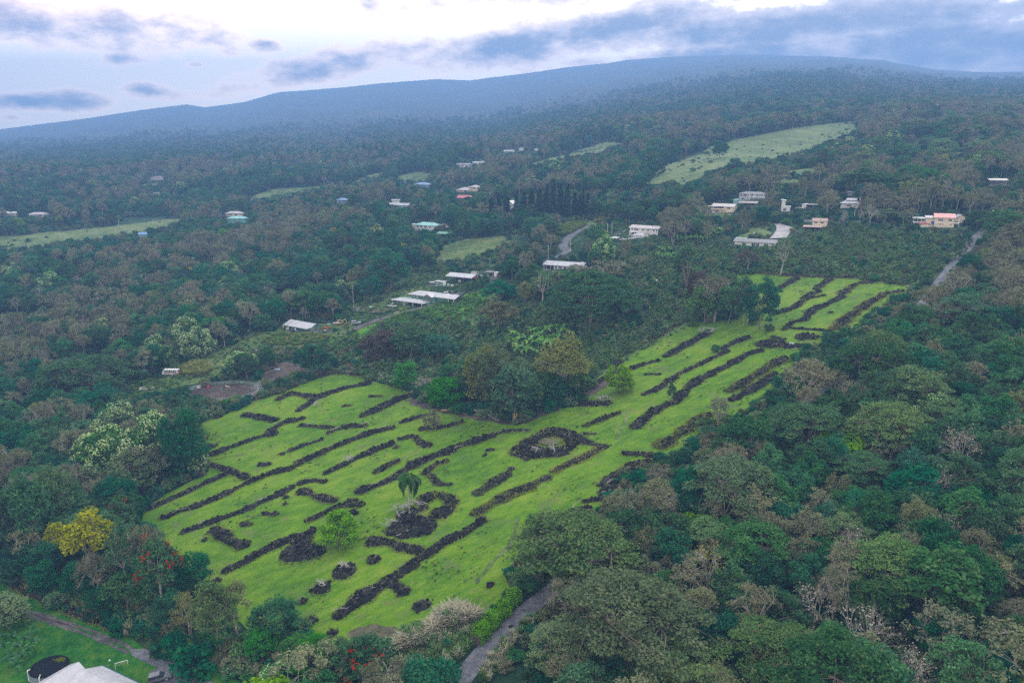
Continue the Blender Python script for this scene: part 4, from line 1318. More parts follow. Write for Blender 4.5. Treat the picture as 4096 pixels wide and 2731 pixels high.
T('umbrella_tree', 'F', 1450, 1330, 1130, 420, 'broad layered green tree in front of the vivid lime tree', variant=2, leafm='green')
T('brown_tree', 'F', 1160, 885, 600, 330, 'large brown tree with pale forked trunks at the field edge', variant=5)
T('brown_tree', 'F', 1290, 860, 660, 200, 'brown tree joined to the right of the large forked brown tree', variant=4)
T('yellow_tree', 'F', 1720, 1090, 920, 260, 'yellow-green thin tree right of the vivid lime tree')
T('tan_tree', 'F', 2280, 990, 770, 180, 'tan tree at the right edge with two white trunks')
# far landmarks
T('green_tree', 'V', 1653, 364, 324, 38, 'lone dark round tree on the upper pasture', variant=1, leafm='deep')
T('green_tree', 'V', 1688, 396, 363, 34, 'dark bushy tree at the lower edge of the upper pasture', variant=3, leafm='deep')
T('green_tree', 'V', 2205, 340, 308, 40, 'dark round tree high on the right-hand slope', variant=1, leafm='deep')
T('green_tree', 'V', 1990, 455, 388, 130, 'broad dark tree left of the coconut palms', variant=4)
T('bare_tree', 'U', 215, 820, 560, 90, 'bare topped pale tree below the hip-roofed white house', variant=1)
T('bare_tree', 'U', 408, 740, 570, 80, 'bare branched tree right of the pale topped tree by the highway', variant=2)
T('yellow_tree', 'U', 690, 760, 560, 330, 'low spreading yellow-green tree beside the highway', leafm='olive')
T('brown_tree', 'U', 1712, 700, 380, 200, 'pale trunked grey tree behind the pink-roofed house', variant=5)
T('bare_tree', 'U', 1425, 500, 190, 130, 'white-trunked bare tree behind the coconut palms', variant=1)
T('bare_tree', 'U', 2060, 720, 590, 150, 'grey leafless tree at the top of the steep lane', variant=2)
T('brown_tree', 'S', 1765, 790, 430, 130, 'slim brown tree with a single pale trunk below the two-storey white house', variant=2)
T('brown_tree', 'S', 1945, 800, 645, 230, 'spreading grey tree right of the slim brown tree', variant=4)
for k, a in enumerate(((1110, 462), (1128, 455), (1146, 450), (1166, 452), (1186, 446), (1204, 440), (1222, 436), (1240, 430), (1256, 424), (1272, 418), (1288, 422), (1304, 428), (1320, 440), (1338, 436), (1200, 452), (1218, 447), (1236, 442), (1252, 438), (1268, 432), (1284, 436), (1300, 442), (1330, 450), (1350, 446), (1134, 462), (1160, 462))):
    T('conifer', 'V', a[0], 497 + (k * 7) % 9, a[1] - 6 + (k * 5) % 9, 17)
for k, (x, b, t_) in enumerate(((822, 357, 332), (836, 357, 330), (850, 357, 331), (865, 358, 333), (880, 358, 331), (893, 358, 333), (730, 372, 342), (623, 398, 372), (416, 410, 375), (700, 480, 448))):
    T('conifer', 'V', x, b, t_, 11)

# ------------------------------------------------------------------ the woods themselves
if MANUAL_CLEAR:
    mc = np.array(MANUAL_CLEAR)
    for i in range(0, len(P), 2000):
        d = np.linalg.norm(P[i:i + 2000, None, :2] - mc[None, :, :2], axis=2)
        OKm[i:i + 2000] &= (d > mc[None, :, 2] + 1.2).all(1)
idx = np.where(OKm)[0]
sizepx = Hh / np.maximum(D, 1)
LIMIT = {'brown_tree': 230, 'green_tree': 220, 'umbrella_tree': 130, 'bare_tree': 80, 'red_flowered_tree': 60, 'lime_tree': 50, 'pale_flowered_tree': 40, 'yellow_tree': 40}
single = []
for kd, lim in LIMIT.items():
    ii = idx[kind[idx] == kd]
    ii = ii[np.argsort(-sizepx[ii])]
    single += list(ii[:lim])
single = set(int(i) for i in single)
GR = {'brown_tree': 'brown-crowned trees of the woods', 'green_tree': 'green trees of the woods', 'umbrella_tree': 'spreading trees of the right-hand forest',
      'bare_tree': 'bare trees in the woods', 'red_flowered_tree': 'red flowered trees in the woods', 'lime_tree': 'light green trees in the woods',
      'pale_flowered_tree': 'pale flowered trees', 'yellow_tree': 'yellowish trees in the woods'}
for i in sorted(single):
    put(kind[i], P[i], Hh[i], None, None, None, None, GR[kind[i]], seed=i, leafm=('green' if kind[i] == 'umbrella_tree' and i % 2 else None))
rest = np.array([i for i in idx if int(i) not in single])
FARM, FIDX = [], {}
for kd, ps in PROTO.items():
    for d in ps:
        if 'far' in d and kd in ('brown_tree', 'green_tree', 'umbrella_tree', 'bare_tree', 'red_flowered_tree', 'lime_tree', 'pale_flowered_tree', 'yellow_tree', 'conifer', 'bush'):
            FIDX.setdefault(kd, []).append((len(FARM), d['H']))
            FARM.append(d['far'])


def picks(kinds, Hs, rng):
    pk, sc_ = [], []
    for kd, Hq in zip(kinds, Hs):
        j, h0 = FIDX[kd][rng.integers(len(FIDX[kd]))]
        pk.append(j); sc_.append(Hq / h0)
    return np.array(pk), np.array(sc_)


pk, sz = picks(kind[rest], Hh[rest], rngw)
scatter_stuff('distant_trees', P[rest], pk, FARM, sz, rngw.uniform(0, 6.28, len(rest)))
# wooded slopes beyond: larger spacing, the trees grow together
Pf = jgrid(1290, 2150, 13, .72)
Pg = jgrid(2150, 3300, 17, .70)
Pf = np.concatenate([Pf, Pg[rngw.uniform(size=len(Pg)) < (1 - (Pg[:, 1] - 2100) / 1250) ** 1.5]])
Df_ = np.hypot(Pf[:, 0], Pf[:, 1])
Hf = np.where(Df_ < 2000, 12, np.where(Df_ < 3000, 12, 13)) * rngw.uniform(.6, 1.3, len(Pf))
kf = np.where(rngw.uniform(size=len(Pf)) + .25 * vnoise(Pf, .01, 3) < .45, 'brown_tree', 'green_tree').astype(object)
kf[rngw.uniform(size=len(Pf)) < .02] = 'conifer'
okf = np.ones(len(Pf), bool)
uvf = proj(Pf)
for poly in PASTS:
    okf &= ~inpoly(uvf, poly)
okf &= Df_ < RIDGE - 20
Pf, Hf, kf = Pf[okf], Hf[okf], kf[okf]
pk, sz = picks(kf, Hf, rngw)
Pf[:, 2] -= 1.0
scatter_stuff('mountain_forest', Pf, pk, FARM, sz, rngw.uniform(0, 6.28, len(Pf)))

# undergrowth under and between the trees
U_ = np.concatenate([jgrid(105, 330, 3.4), jgrid(330, 620, 5.5), jgrid(620, 1150, 8.5)])
uvu = proj(U_)
oku = (uvu[:, 1] < 2760)
for poly in (FIELD, LAWN, MEADOW, YARD, SLOPE, ORCH, UPPER, SCRUB, *PASTS) + tuple(OPEN[-5:-2]):
    oku &= ~inpoly(uvu, poly)
top_ = proj(U_ + np.array([0, 0, 1.6]))
for poly in [px('V', (a, b), (c, b), (c, d), (a, d)) for a, b, c, d in RECTS_V] + [LAWN, OPEN[-5]]:
    oku &= ~inpoly(top_, poly)
oku &= seg_dist(U_[:, :2], LANE2) > np.where(U_[:, 1] < 190, 5.0, 3.0)
U_ = U_[oku]
bm_ = [d['far'] for d in PROTO['bush']]
scatter_stuff('undergrowth', U_, rngw.integers(0, len(bm_), len(U_)), bm_, rngw.uniform(.45, 1.25, len(U_)) * np.where(U_[:, 1] > 620, 1.6, 1), rngw.uniform(0, 6.28, len(U_)))

# ================================================================== stone rows and mounds of the old field system
M['soil'] = simple('row_soil', (.010, .010, .008), 1.0, var=.35, scale=.9)


def rockmat():
    m, t = base_mat('lava_rock')
    geo = t.n('ShaderNodeNewGeometry')
    co = geo.outputs['Position']
    r = geo.outputs['Random Per Island']
    c = t.ramp(r, [(0, (.005, .005, .005)), (.5, (.010, .010, .009)), (.82, (.020, .019, .017)), (.94, (.045, .042, .037)), (1, (.12, .11, .10))])
    lich = t.step(t.noise(co, 1.7, 3.0), .60, .72)
    c = t.mix(t.math('MULTIPLY', lich, .35), c, (.045, .055, .035, 1))
    b = t.n('ShaderNodeBsdfPrincipled', {'Base Color': c, 'Roughness': .92, 'Specular IOR Level': .08,
            'Normal': t.n('ShaderNodeBump', {'Height': t.noise(co, 6.0, 3.0), 'Strength': .5, 'Distance': .08}).outputs[0]})
    t.n('ShaderNodeOutputMaterial', {0: b.outputs[0]})
    return m


M['rock'] = rockmat()
_ico = None


def ico():
    global _ico
    if _ico is None:
        bm = bmesh.new(); bmesh.ops.create_icosphere(bm, subdivisions=1, radius=1.0)
        bm.verts.ensure_lookup_table()
        _ico = (np.array([v.co[:] for v in bm.verts]), np.array([[v.index for v in f.verts] for f in bm.faces]))
        bm.free()
    return _ico


def rocks_np(rng, C, S):
    """lava rocks: lumpy 20-sided stones centred at C with size S"""
    v0, f0 = ico()
    n = len(C)
    jit = rng.uniform(.72, 1.25, (n, len(v0), 1))
    V = v0[None] * jit
    sc3 = S[:, None] * np.stack([rng.uniform(.8, 1.3, n), rng.uniform(.8, 1.3, n), rng.uniform(.55, .9, n)], 1)
    V = V * sc3[:, None, :]
    a = rng.uniform(0, 2 * PI, n)
    x = V[..., 0] * np.cos(a)[:, None] - V[..., 1] * np.sin(a)[:, None]
    y = V[..., 0] * np.sin(a)[:, None] + V[..., 1] * np.cos(a)[:, None]
    V = np.stack([x, y, V[..., 2]], -1) + C[:, None, :]
    F = f0[None] + (np.arange(n) * len(v0))[:, None, None]
    return V.reshape(-1, 3), F.reshape(-1, 3)


def grass_np(rng, C, S, asp=.10):
    """upright curved blades in little fans at C (fringe of dead grass)"""
    n = len(C)
    a = rng.uniform(0, 2 * PI, n)
    d = np.stack([np.cos(a), np.sin(a), np.zeros(n)], 1)
    s = np.stack([-np.sin(a), np.cos(a), np.zeros(n)], 1)
    tip = C + d * (S * rng.uniform(.2, .7, n))[:, None] + np.array([0, 0, 1]) * S[:, None]
    w_ = (S * asp)[:, None]
    V = np.stack([C - s * w_, C + s * w_, tip], 1).reshape(-1, 3)
    return V, np.arange(3 * n).reshape(n, 3)


def heap(name, label, path, width, height, cat, group, seed, rocks=1.0, grass=.5, closed=False, rock_size=.31, gmat='wheat', gsize=.5):
    """a stone row: soil core, loose rocks (one part), grass fringe (one part). path: world points; width per point or one number"""
    rng = np.random.default_rng(seed)
    Q = [np.array((p[0], p[1])) for p in path]
    ws = [q * .88 for q in (width if isinstance(width, (list, tuple)) else [width] * len(Q))]
    if len(Q) == 1:
        Q = [Q[0] - np.array((ws[0] * .02, 0)), Q[0] + np.array((ws[0] * .02, 0))]; ws = [ws[0]] * 2
    S, Wd = [], []
    for i in range(len(Q) - 1):
        L = np.linalg.norm(Q[i + 1] - Q[i]); k = max(2, int(L / 1.0))
        for j in range(k):
            S.append(Q[i] + (Q[i + 1] - Q[i]) * j / k); Wd.append(ws[i] + (ws[i + 1] - ws[i]) * j / k)
    S.append(Q[-1]); Wd.append(ws[-1])
    S = np.array(S); Wd = np.array(Wd)
    for _ in range(4):
        S[1:-1] = (S[:-2] + 2 * S[1:-1] + S[2:]) / 4
    n = len(S)
    Wd = Wd * (1 + .20 * np.sin(np.arange(n) * .7 + seed) + .14 * np.sin(np.arange(n) * .31 + seed * 2) + rng.normal(size=n) * .16)
    Wd = np.convolve(np.pad(Wd, 1, 'edge'), [.25, .5, .25], 'valid')
    S = S + np.cumsum(rng.normal(size=S.shape) * .05, 0) - np.linspace(0, 1, n)[:, None] * 0
    d = np.gradient(S, axis=0) if n > 2 else np.repeat((S[1:] - S[:1]), n, 0)
    d = d / np.maximum(np.linalg.norm(d, axis=1, keepdims=True), 1e-6)
    # rounded caps
    cap = 4
    w0, w1 = Wd[0], Wd[-1]
    th = np.linspace(PI / 2, 0, cap + 1)[:-1]
    pre = S[0] - d[0] * (np.sin(th) * w0 * .5)[:, None]; prew = w0 * np.cos(th) + .15
    post = S[-1] + d[-1] * (np.sin(th[::-1]) * w1 * .5)[:, None]; postw = w1 * np.cos(th[::-1]) + .15
    S = np.concatenate([pre, S, post]); Wd = np.concatenate([prew, Wd, postw]); d = np.concatenate([np.repeat(d[:1], cap, 0), d, np.repeat(d[-1:], cap, 0)])
    n = len(S)
    nr = np.stack([-d[:, 1], d[:, 0]], 1)
    m = 9
    t = np.linspace(-.5, .5, m)
    xy = S[:, None, :] + nr[:, None, :] * (t[None, :, None] * Wd[:, None, None]) + rng.normal(size=(n, m, 2)) * .10
    prof = np.clip(1 - (2 * np.abs(t)) ** 2.4, 0, 1)
    endf = np.clip(Wd / np.max(Wd) * 1.15, .15, 1)
    hz_ = height * prof[None, :] * endf[:, None] * rng.uniform(.75, 1.15, (n, m))
    zg = H(xy[..., 0], xy[..., 1])
    V = np.concatenate([xy, (zg + hz_ - .12)[..., None]], -1)
    o0 = V[n // 2, m // 2].copy(); o0[2] = float(H(o0[0], o0[1]))
    V = V.reshape(-1, 3) - o0
    i, j = np.meshgrid(np.arange(n - 1), np.arange(m - 1), indexing='ij')
    a = i * m + j
    F = np.stack([a, a + 1, a + m + 1, a + m], -1).reshape(-1, 4)[:, ::-1]
    root = thing(name, label, cat, o0, 0, group)
    if seed % 3 == 0: gmat = 'brown'
    new_obj('soil_core', mesh_np('soil_core', V, F, True), M['soil'], root)
    ds = np.linalg.norm(np.diff(S, axis=0), axis=1).sum()
    area = ds * Wd.mean()
    # rocks
    if rocks > 0:
        k = int(min(area * 3.6 * rocks, 2600))
        ii = rng.integers(0, n - 1, k) + rng.uniform(0, 1, k)
        i0 = ii.astype(int); fr = (ii - i0)[:, None]
        tt = rng.uniform(-.52, .52, k)
        w_ = Wd[i0] * (1 - fr[:, 0]) + Wd[i0 + 1] * fr[:, 0]
        keep = (rng.uniform(size=k) < (w_ / np.max(Wd)) + .1) & (np.sin(ii * .55 + seed * 1.7) + rng.normal(size=k) * .5 > -1.05)
        c = S[i0] * (1 - fr) + S[i0 + 1] * fr + nr[i0] * (tt * w_)[:, None]
        zz = H(c[:, 0], c[:, 1]) + height * np.clip(1 - (2 * np.abs(tt)) ** 2.4, 0, 1) * endf[i0] * rng.uniform(.8, 1.2, k)
        C = np.column_stack([c, zz])[keep] - o0
        sz = rock_size * rng.lognormal(0, .35, len(C))
        RV, RF = rocks_np(rng, C, np.clip(sz, .15, .9))
        r = new_obj('lava_rocks', mesh_np('lava_rocks', RV, RF), M['rock'], root)
        r['kind'] = 'stuff'
    if grass > 0:
        k = int(min(area * 18 * grass + ds * 26 * grass, 6000))
        ii = rng.integers(0, n - 1, k) + rng.uniform(0, 1, k)
        i0 = ii.astype(int); fr = (ii - i0)[:, None]
        edge = rng.uniform(size=k) < .75
        tt = np.where(edge, rng.choice([-1, 1], k) * (.5 + np.abs(rng.normal(size=k)) * .09), rng.uniform(-.5, .5, k))
        w_ = Wd[i0] * (1 - fr[:, 0]) + Wd[i0 + 1] * fr[:, 0] + .3
        c = S[i0] * (1 - fr) + S[i0 + 1] * fr + nr[i0] * (tt * w_)[:, None]
        zz = H(c[:, 0], c[:, 1]) + height * np.clip(1 - (2 * np.abs(tt)) ** 2.4, 0, 1) * .8 - .08
        GV, GF = grass_np(rng, np.column_stack([c, zz]) - o0, gsize * rng.uniform(.5, 1.3, k), .22)
        g = new_obj('dry_grass', mesh_np('dry_grass', GV, GF), LM[gmat], root)
        g['kind'] = 'stuff'
    HEAPS.append((label, Vector(o0), S))
    return root


HEAPS = []
GROUP_ROW, GROUP_MOUND = 'stone rows of the old field system', 'stone mounds on the field'
ROWS = [  # zoom, points, width m, height m, rocks, grass, label
    ('E', [(-5, 742), (130, 650), (300, 592), (450, 562)], 3.6, 1.1, 1, .5, 'dark stone row nearest the top left edge of the lower field, below the debris wall'),
    ('E', [(430, 775), (560, 720), (660, 668), (745, 645)], 5.2, 1.3, 1, .5, 'broad stone row pointing at the left end of the wooded clump'),
    ('E', [(695, 818), (765, 795), (840, 782)], 2.8, .9, 1, .5, 'short stone row just left of the thin grey bush'),
    ('E', [(10, 842), (100, 852), (210, 858)], 2.4, .7, .8, .7, 'thin low stone row running across the slope near the upper left'),
    ('E', [(200, 892), (300, 850), (440, 848)], 3.0, 1.0, 1, .5, 'bent stone row directly above the longest row of the upper left'),
    ('E', [(-10, 1100), (100, 1048), (200, 1000), (330, 948), (450, 902), (610, 865)], 3.6, 1.2, 1, .4, 'long stone row in the middle left of the field with small white sticks on top'),
    ('E', [(180, 1160), (330, 1090), (470, 1022), (590, 978)], 3.0, 1.1, 1, .4, 'stone row with a bundle of white branches half way along'),
    ('E', [(680, 935), (765, 912), (795, 960), (850, 978)], 3.0, 1.0, 1, .4, 'hook-shaped stone row between two long rows'),
    ('E', [(830, 868), (950, 862), (1090, 822)], 2.6, .9, .9, .7, 'low stone row at the foot of the thin grey bush'),
    ('E', [(410, 1282), (560, 1230), (640, 1190), (740, 1112), (880, 1050), (1010, 1008)], 4.0, 1.2, 1, .4, 'longest stone row, passing behind the royal palm'),
    ('E', [(1020, 1000), (1120, 965), (1290, 915)], 4.0, 1.2, 1, .4, 'upper continuation of the longest row, below the split stump'),
    ('E', [(975, 1085), (905, 1102), (845, 1160)], 2.6, .8, .9, .8, 'crescent stone row right of the longest row'),
    ('E', [(885, 1185), (925, 1240), (1010, 1242)], 2.0, .6, .7, 1.0, 'ragged curved line of stones at the lower end of the crescent'),
    ('E', [(512, 1158), (590, 1112), (645, 1085)], 3.2, .9, .9, .7, 'isolated stubby stone heap left of the royal palm'),
    ('E', [(1335, 892), (1420, 878), (1530, 876)], 2.2, .6, .5, 1.0, 'thin brown grassy row left above the square stone platform'),
    ('E', [(1860, 935), (1950, 962), (2050, 990)], 3.0, .8, .8, .9, 'stone tail leaving the square stone platform to the right'),
    ('E', [(1710, 1150), (1800, 1102), (1910, 1060), (1990, 1005)], 3.4, .9, .4, 1.6, 'overgrown grassy row below the square stone platform'),
    ('E', [(1205, 1300), (1300, 1212), (1390, 1165)], 2.8, .8, .6, 1.3, 'overgrown stone row left of the small oval heap'),
    ('E', [(1360, 1340), (1450, 1290), (1560, 1240), (1655, 1195)], 3.2, .8, .4, 1.6, 'pale grassy row with patches of dry grass in the centre right of the field'),
    ('E', [(1930, 842), (2030, 802), (2130, 762)], 3.2, .9, .8, .8, 'stone row lying alone left of the narrow upper field'),
    ('D', [(1950, 1182), (2050, 1142), (2150, 1112)], 2.2, .8, 1, .5, 'small stone row left of the long middle row'),
    ('B', [(5, 60), (80, 38), (175, 48)], 2.2, .8, .8, .7, 'far end of the row with white sticks, left of the dark angled heap'),
    ('B', [(20, 120), (130, 162), (230, 188)], 3.4, 1.0, 1, .7, 'dark angled stone row above the lone yellow-green tree'),
    ('B', [(70, 325), (160, 282), (250, 238), (330, 212), (430, 214)], 2.6, .9, .9, .7, 'curved stone row just behind the lone yellow-green tree'),
    ('B', [(285, 1015), (420, 905), (560, 820), (640, 765)], [3.4, 4.6, 5.0, 4.2], 1.4, 1, .4, 'widest stone row at the bottom of the field, lower half'),
    ('B', [(650, 755), (730, 705), (810, 660)], 3.6, 1.3, 1, .3, 'middle part of the widest row at the bottom of the field'),
    ('B', [(815, 640), (900, 590), (960, 552), (1060, 475), (1175, 440), (1320, 335)], 3.4, 1.3, 1, .3, 'narrow upper half of the widest row, ending below the grassy row'),
    ('B', [(665, 790), (720, 810), (745, 850)], 2.8, 1.0, 1, .5, 'short spur branching right off the widest row'),
    ('B', [(530, 482), (640, 482), (740, 522), (860, 545)], 3.6, 1.1, 1, .7, 'stone row running across the slope below the big palm mound'),
    ('B', [(1290, 270), (1400, 205), (1500, 150), (1660, 92)], 4.0, .9, .4, 1.6, 'grassy row of pale dry tufts right of the palm mound'),
    ('B', [(1285, 130), (1400, 62), (1500, 2)], 2.6, .8, .5, 1.4, 'thin overgrown row right of the paired palm mounds'),
    ('B', [(1745, 448), (1860, 342), (1960, 272), (2070, 248)], 3.2, 1.0, 1, .5, 'stone row along the right edge of the field beside the spreading olive tree'),
    ('B', [(2065, 190), (2170, 172)], 2.6, .9, 1, .5, 'short stone heap above the right edge row'),
    ('B', [(2200, 132), (2260, 85), (2330, 20)], 3.4, 1.1, 1, .6, 'ragged lower end of the rough mound at the right edge'),
    ('F', [(60, 1290), (110, 1235), (180, 1205), (260, 1185)], 6.0, 1.3, 1, .6, 'rough wide stone mound at the right edge of the lower field'),
    ('A', [(1180, 310), (1330, 252), (1480, 208), (1620, 142), (1800, 52), (1950, -12), (2100, -45)], 3.0, 1.1, 1, .4, 'long stone row starting under the dark olive tree at the left edge'),
    ('A', [(1340, 408), (1460, 370), (1600, 312), (1750, 266), (1850, 212), (2000, 150), (2120, 84)], 2.8, 1.1, 1, .4, 'long stone row with white sticks, second from the left edge of the field'),
    ('A', [(1555, 402), (1620, 440), (1690, 495), (1750, 510)], 4.2, 1.2, 1, .5, 'blocky stone heap leaning left at the lower left of the field'),
    ('A', [(1645, 690), (1720, 662), (1800, 612), (1950, 530), (2100, 462), (2250, 412)], 3.4, 1.2, 1, .4, 'stone row at the lower left ending at the lone yellow-green tree'),
    ('A', [(1060, 252), (1200, 192), (1400, 102), (1620, 2)], 2.6, .8, .7, .9, 'thin overgrown row closest to the left edge of the field'),
    ('D', [(1450, 1198), (1600, 1140), (1730, 1088), (1835, 1066)], 3.2, 1.1, 1, .4, 'straight stone row at the far left of the field, lower piece'),
    ('D', [(1820, 1048), (1900, 992), (2030, 966)], 3.6, 1.1, 1, .4, 'upper piece of the straight stone row at the far left'),
    ('D', [(1650, 942), (1740, 952), (1850, 972)], 3.4, 1.0, 1, .6, 'stubby stone row near the left border wall'),
    ('D', [(1880, 832), (1960, 795), (2080, 818)], 3.4, .9, .9, .8, 'stone heap below the riding ring fence'),
    ('D', [(1380, 1262), (1500, 1302), (1600, 1340), (1650, 1362)], 3.0, 1.0, 1, .5, 'stone row slanting down from the pale flowered trees'),
    ('F', [(370, 588), (450, 545), (530, 500), (600, 462)], 4.2, 1.1, 1, .5, 'stone row ending in a pile of bleached branches on the upper field'),
    ('F', [(180, 656), (250, 632), (320, 616)], 2.6, .8, 1, .6, 'short thin stone row right of the upper scrub edge'),
    ('F', [(385, 726), (450, 682), (560, 632), (700, 566)], [4, 3.4, 2.8, 2.8], 1.0, 1, .4, 'long narrow row in the middle of the upper field, lower part'),
    ('F', [(690, 546), (740, 512), (810, 490)], 3.2, 1.0, 1, .4, 'curling top end of the long narrow row of the upper field'),
    ('F', [(250, 800), (310, 780), (355, 752)], 2.8, .9, 1, .5, 'short row below the long narrow row of the upper field'),
    ('F', [(420, 842), (470, 782), (540, 722), (610, 692)], [4.4, 4.4, 4.4, 3.8], 1.2, 1, .3, 'thick lower part of the stone row next to the thin sapling'),
    ('F', [(622, 680), (680, 656), (760, 615), (820, 576), (890, 560)], 3.4, 1.1, 1, .4, 'wavy upper part of the stone row next to the thin sapling'),
    ('F', [(200, 980), (250, 932), (320, 882), (380, 858)], 4.4, 1.2, 1, .4, 'fat stone row below the thin sapling'),
    ('F', [(345, 1080), (430, 1030), (520, 962), (590, 920)], 4.6, .9, .5, 1.4, 'grassy stone row beneath the leafless edge tree'),
    ('F', [(735, 828), (800, 798), (900, 740), (960, 690)], 4.2, 1.1, 1, .5, 'dark lower strip of the wide rough double row at the right edge'),
    ('F', [(725, 780), (850, 700), (940, 645), (1015, 605)], 4.2, 1.0, .7, 1.0, 'overgrown upper strip of the wide rough double row at the right edge'),
    ('F', [(1025, 440), (1060, 402), (1130, 388)], 2.8, .9, 1, .5, 'short stone row at the start of the thin cross line'),
    ('F', [(1040, 432), (1150, 442), (1270, 450)], 1.6, .6, .8, .8, 'thin line of stones crossing the upper field'),
    ('F', [(980, 350), (1060, 330), (1120, 290), (1150, 252), (1200, 236)], 3.4, 1.0, 1, .4, 'wavy stone row beside the dark tree with red blooms'),
    ('F', [(1100, 298), (1170, 266), (1240, 256)], 2.2, .8, .9, .6, 'thin branch of the wavy row on the upper field'),
    ('F', [(1130, 386), (1180, 332), (1260, 300), (1340, 260)], 3.8, 1.0, 1, .4, 'third stone row from the right in the top part of the upper field'),
    ('F', [(1305, 434), (1380, 370), (1450, 322), (1490, 292), (1555, 262)], 5.0, 1.1, .9, .7, 'rightmost wide stone row at the top of the upper field'),
    ('F', [(1560, 245), (1610, 240), (1665, 230)], 3.0, .8, .8, .8, 'stone heap at the far top right corner of the upper field'),
    ('F', [(985, 216), (1040, 190), (1090, 156)], 4.2, 1.0, 1, .4, 'topmost left stone row near the white-trunked tree'),
    ('F', [(1200, 216), (1250, 182), (1270, 166)], 3.4, .9, 1, .4, 'small topmost stone row in the middle of the upper field'),
    ('F', [(1345, 240), (1390, 210), (1430, 186), (1500, 180)], 4.2, .9, .9, .6, 'topmost right stone row of the upper field'),
    ('F', [(960, 484), (1020, 496)], 2.0, .7, .9, .6, 'tiny line of stones left of the stone mound with the grey sheet'),
    ('F', [(140, 1128), (240, 1135), (330, 1150)], 2.8, 1.0, 1, .5, 'stone row lying across the slope between the two parts of the field'),
]
for k, (z, pts, wd, ht, rk, gr, lab) in enumerate(ROWS):
    heap('stone_row', lab, WL(z, *pts) if len(pts) > 1 else [WZ(z, *pts[0])], wd, ht, 'stone row', GROUP_ROW, 300 + k, rk, gr)
MOUNDS = [  # zoom, centre, half width px, width m across, label
    ('E', (1480, 1138), (1395, 1440), 2.6, .9, 'small oval stone heap between two overgrown rows'),
    ('E', (1520, 1070), (1490, 1550), 2.6, .8, 'small stone heap touching the lower side of the square platform'),
    ('B', (540, 612), (490, 590), 4.6, 1.1, 'round stone mound below the cross-slope row'),
    ('B', (325, 702), (260, 390), 6.0, 1.3, 'stone mound topped with a heap of white branches'),
    ('B', (150, 826), (105, 200), 3.8, 1.0, 'stone mound with white sticks at the lower left of the field'),
    ('B', (210, 775), (190, 235), 1.6, .6, 'tiny stone heap between two mounds with white sticks'),
    ('B', (1375, 800), (1345, 1420), 2.4, .8, 'small stone heap close to the hedge at the right edge'),
    ('B', (870, 950), (830, 905), 4.4, .9, 'oval heap half covered in dry grass at the bottom of the field'),
    ('B', (25, 912), (-10, 50), 2.8, .8, 'stone heap at the lower left edge of the field'),
    ('B', (70, 1060), (20, 110), 3.2, .8, 'dark stones behind the fan palms at the bottom left'),
    ('B', (250, 1140), (215, 265), 2.4, .7, 'dark stones at the bottom tip of the field'),
    ('A', (1785, 360), (1745, 1830), 3.0, .8, 'low stone heap right of the blocky heap'),
    ('A', (1950, 282), (1900, 2010), 2.2, .6, 'scattered flat stones below the second long row'),
    ('A', (2070, 165), (2045, 2095), 2.2, .7, 'small stone heap below the white sticks row'),
    ('A', (2065, 212), (2040, 2090), 2.2, .7, 'small stone heap lower than its twin by the white sticks row'),
    ('A', (1475, 474), (1450, 1505), 2.2, .7, 'tiny dark heap left of the blocky heap'),
    ('A', (2180, 560), (2090, 2340), 7.0, 1.2, 'wide stone mound under the lone yellow-green tree'),
    ('B', (0, 480), (-60, 90), 6.0, 1.0, 'stone spread at the left of the lone yellow-green tree'),
    ('B', (400, 185), (340, 425), 2.6, .8, 'stone end piece right of the dark angled row'),
    ('B', (380, 270), (350, 430), 3.6, .7, 'overgrown heap right of the lone yellow-green tree'),
    ('A', (1570, 768), (1540, 1600), 3.0, .8, 'dark heap at the left tip of the field beside the belt of trees'),
    ('D', (1415, 1150), (1385, 1450), 3.4, .8, 'stone heap beside the pale flowered trees'),
    ('D', (1440, 955), (1335, 1490), 3.4, 1.1, 'dark stone wall piece at the upper left corner of the field'),
    ('E', (325, 712), (285, 350), 2.2, .6, 'tiny heap in the upper left strip of grass'),
    ('E', (515, 648), (470, 560), 2.4, .5, 'scrappy flat heap in the upper left strip of grass'),
    ('D', (1770, 1275), (1735, 1815), 3.0, .7, 'low grassy heap in the left part of the field'),
    ('D', (1890, 1203), (1870, 1912), 1.8, .5, 'tiny stone heap in the left part of the field'),
    ('E', (1235, 1047), (1215, 1255), 1.8, .5, 'tiny stone heap below the upper continuation of the longest row'),
    ('E', (1280, 1008), (1255, 1305), 1.8, .5, 'tiny stone heap above its twin below the longest row'),
    ('E', (655, 990), (635, 665), 2.0, .6, 'tiny stone heap at the end of the row with white branches'),
    ('E', (1985, 695), (1870, 2100), 6.0, .9, 'stone mound with pale branches at the corner between the two fields'),
    ('E', (1935, 900), (1900, 1980), 1.6, .4, 'thin scatter of stones right of the square platform'),
    ('F', (1275, 347), (1262, 1290), 2.2, .7, 'tiny dark heap in the upper field'),
    ('F', (1390, 446), (1365, 1420), 3.0, .8, 'dark heap at the right edge below the rightmost wide row'),
    ('F', (940, 522), (885, 1010), 6.5, 1.1, 'left half of the stone mound beside the grey sheet'),
    ('F', (1080, 535), (1010, 1150), 4.4, .8, 'low middle of the stone mound under the grey sheet'),
    ('F', (1155, 485), (1095, 1215), 7.0, 1.6, 'tall dark right half of the stone mound beside the grey sheet'),
    ('F', (250, 690), (250, 330), 1.6, .4, 'thin grassy scatter of stones in the upper field'),
]
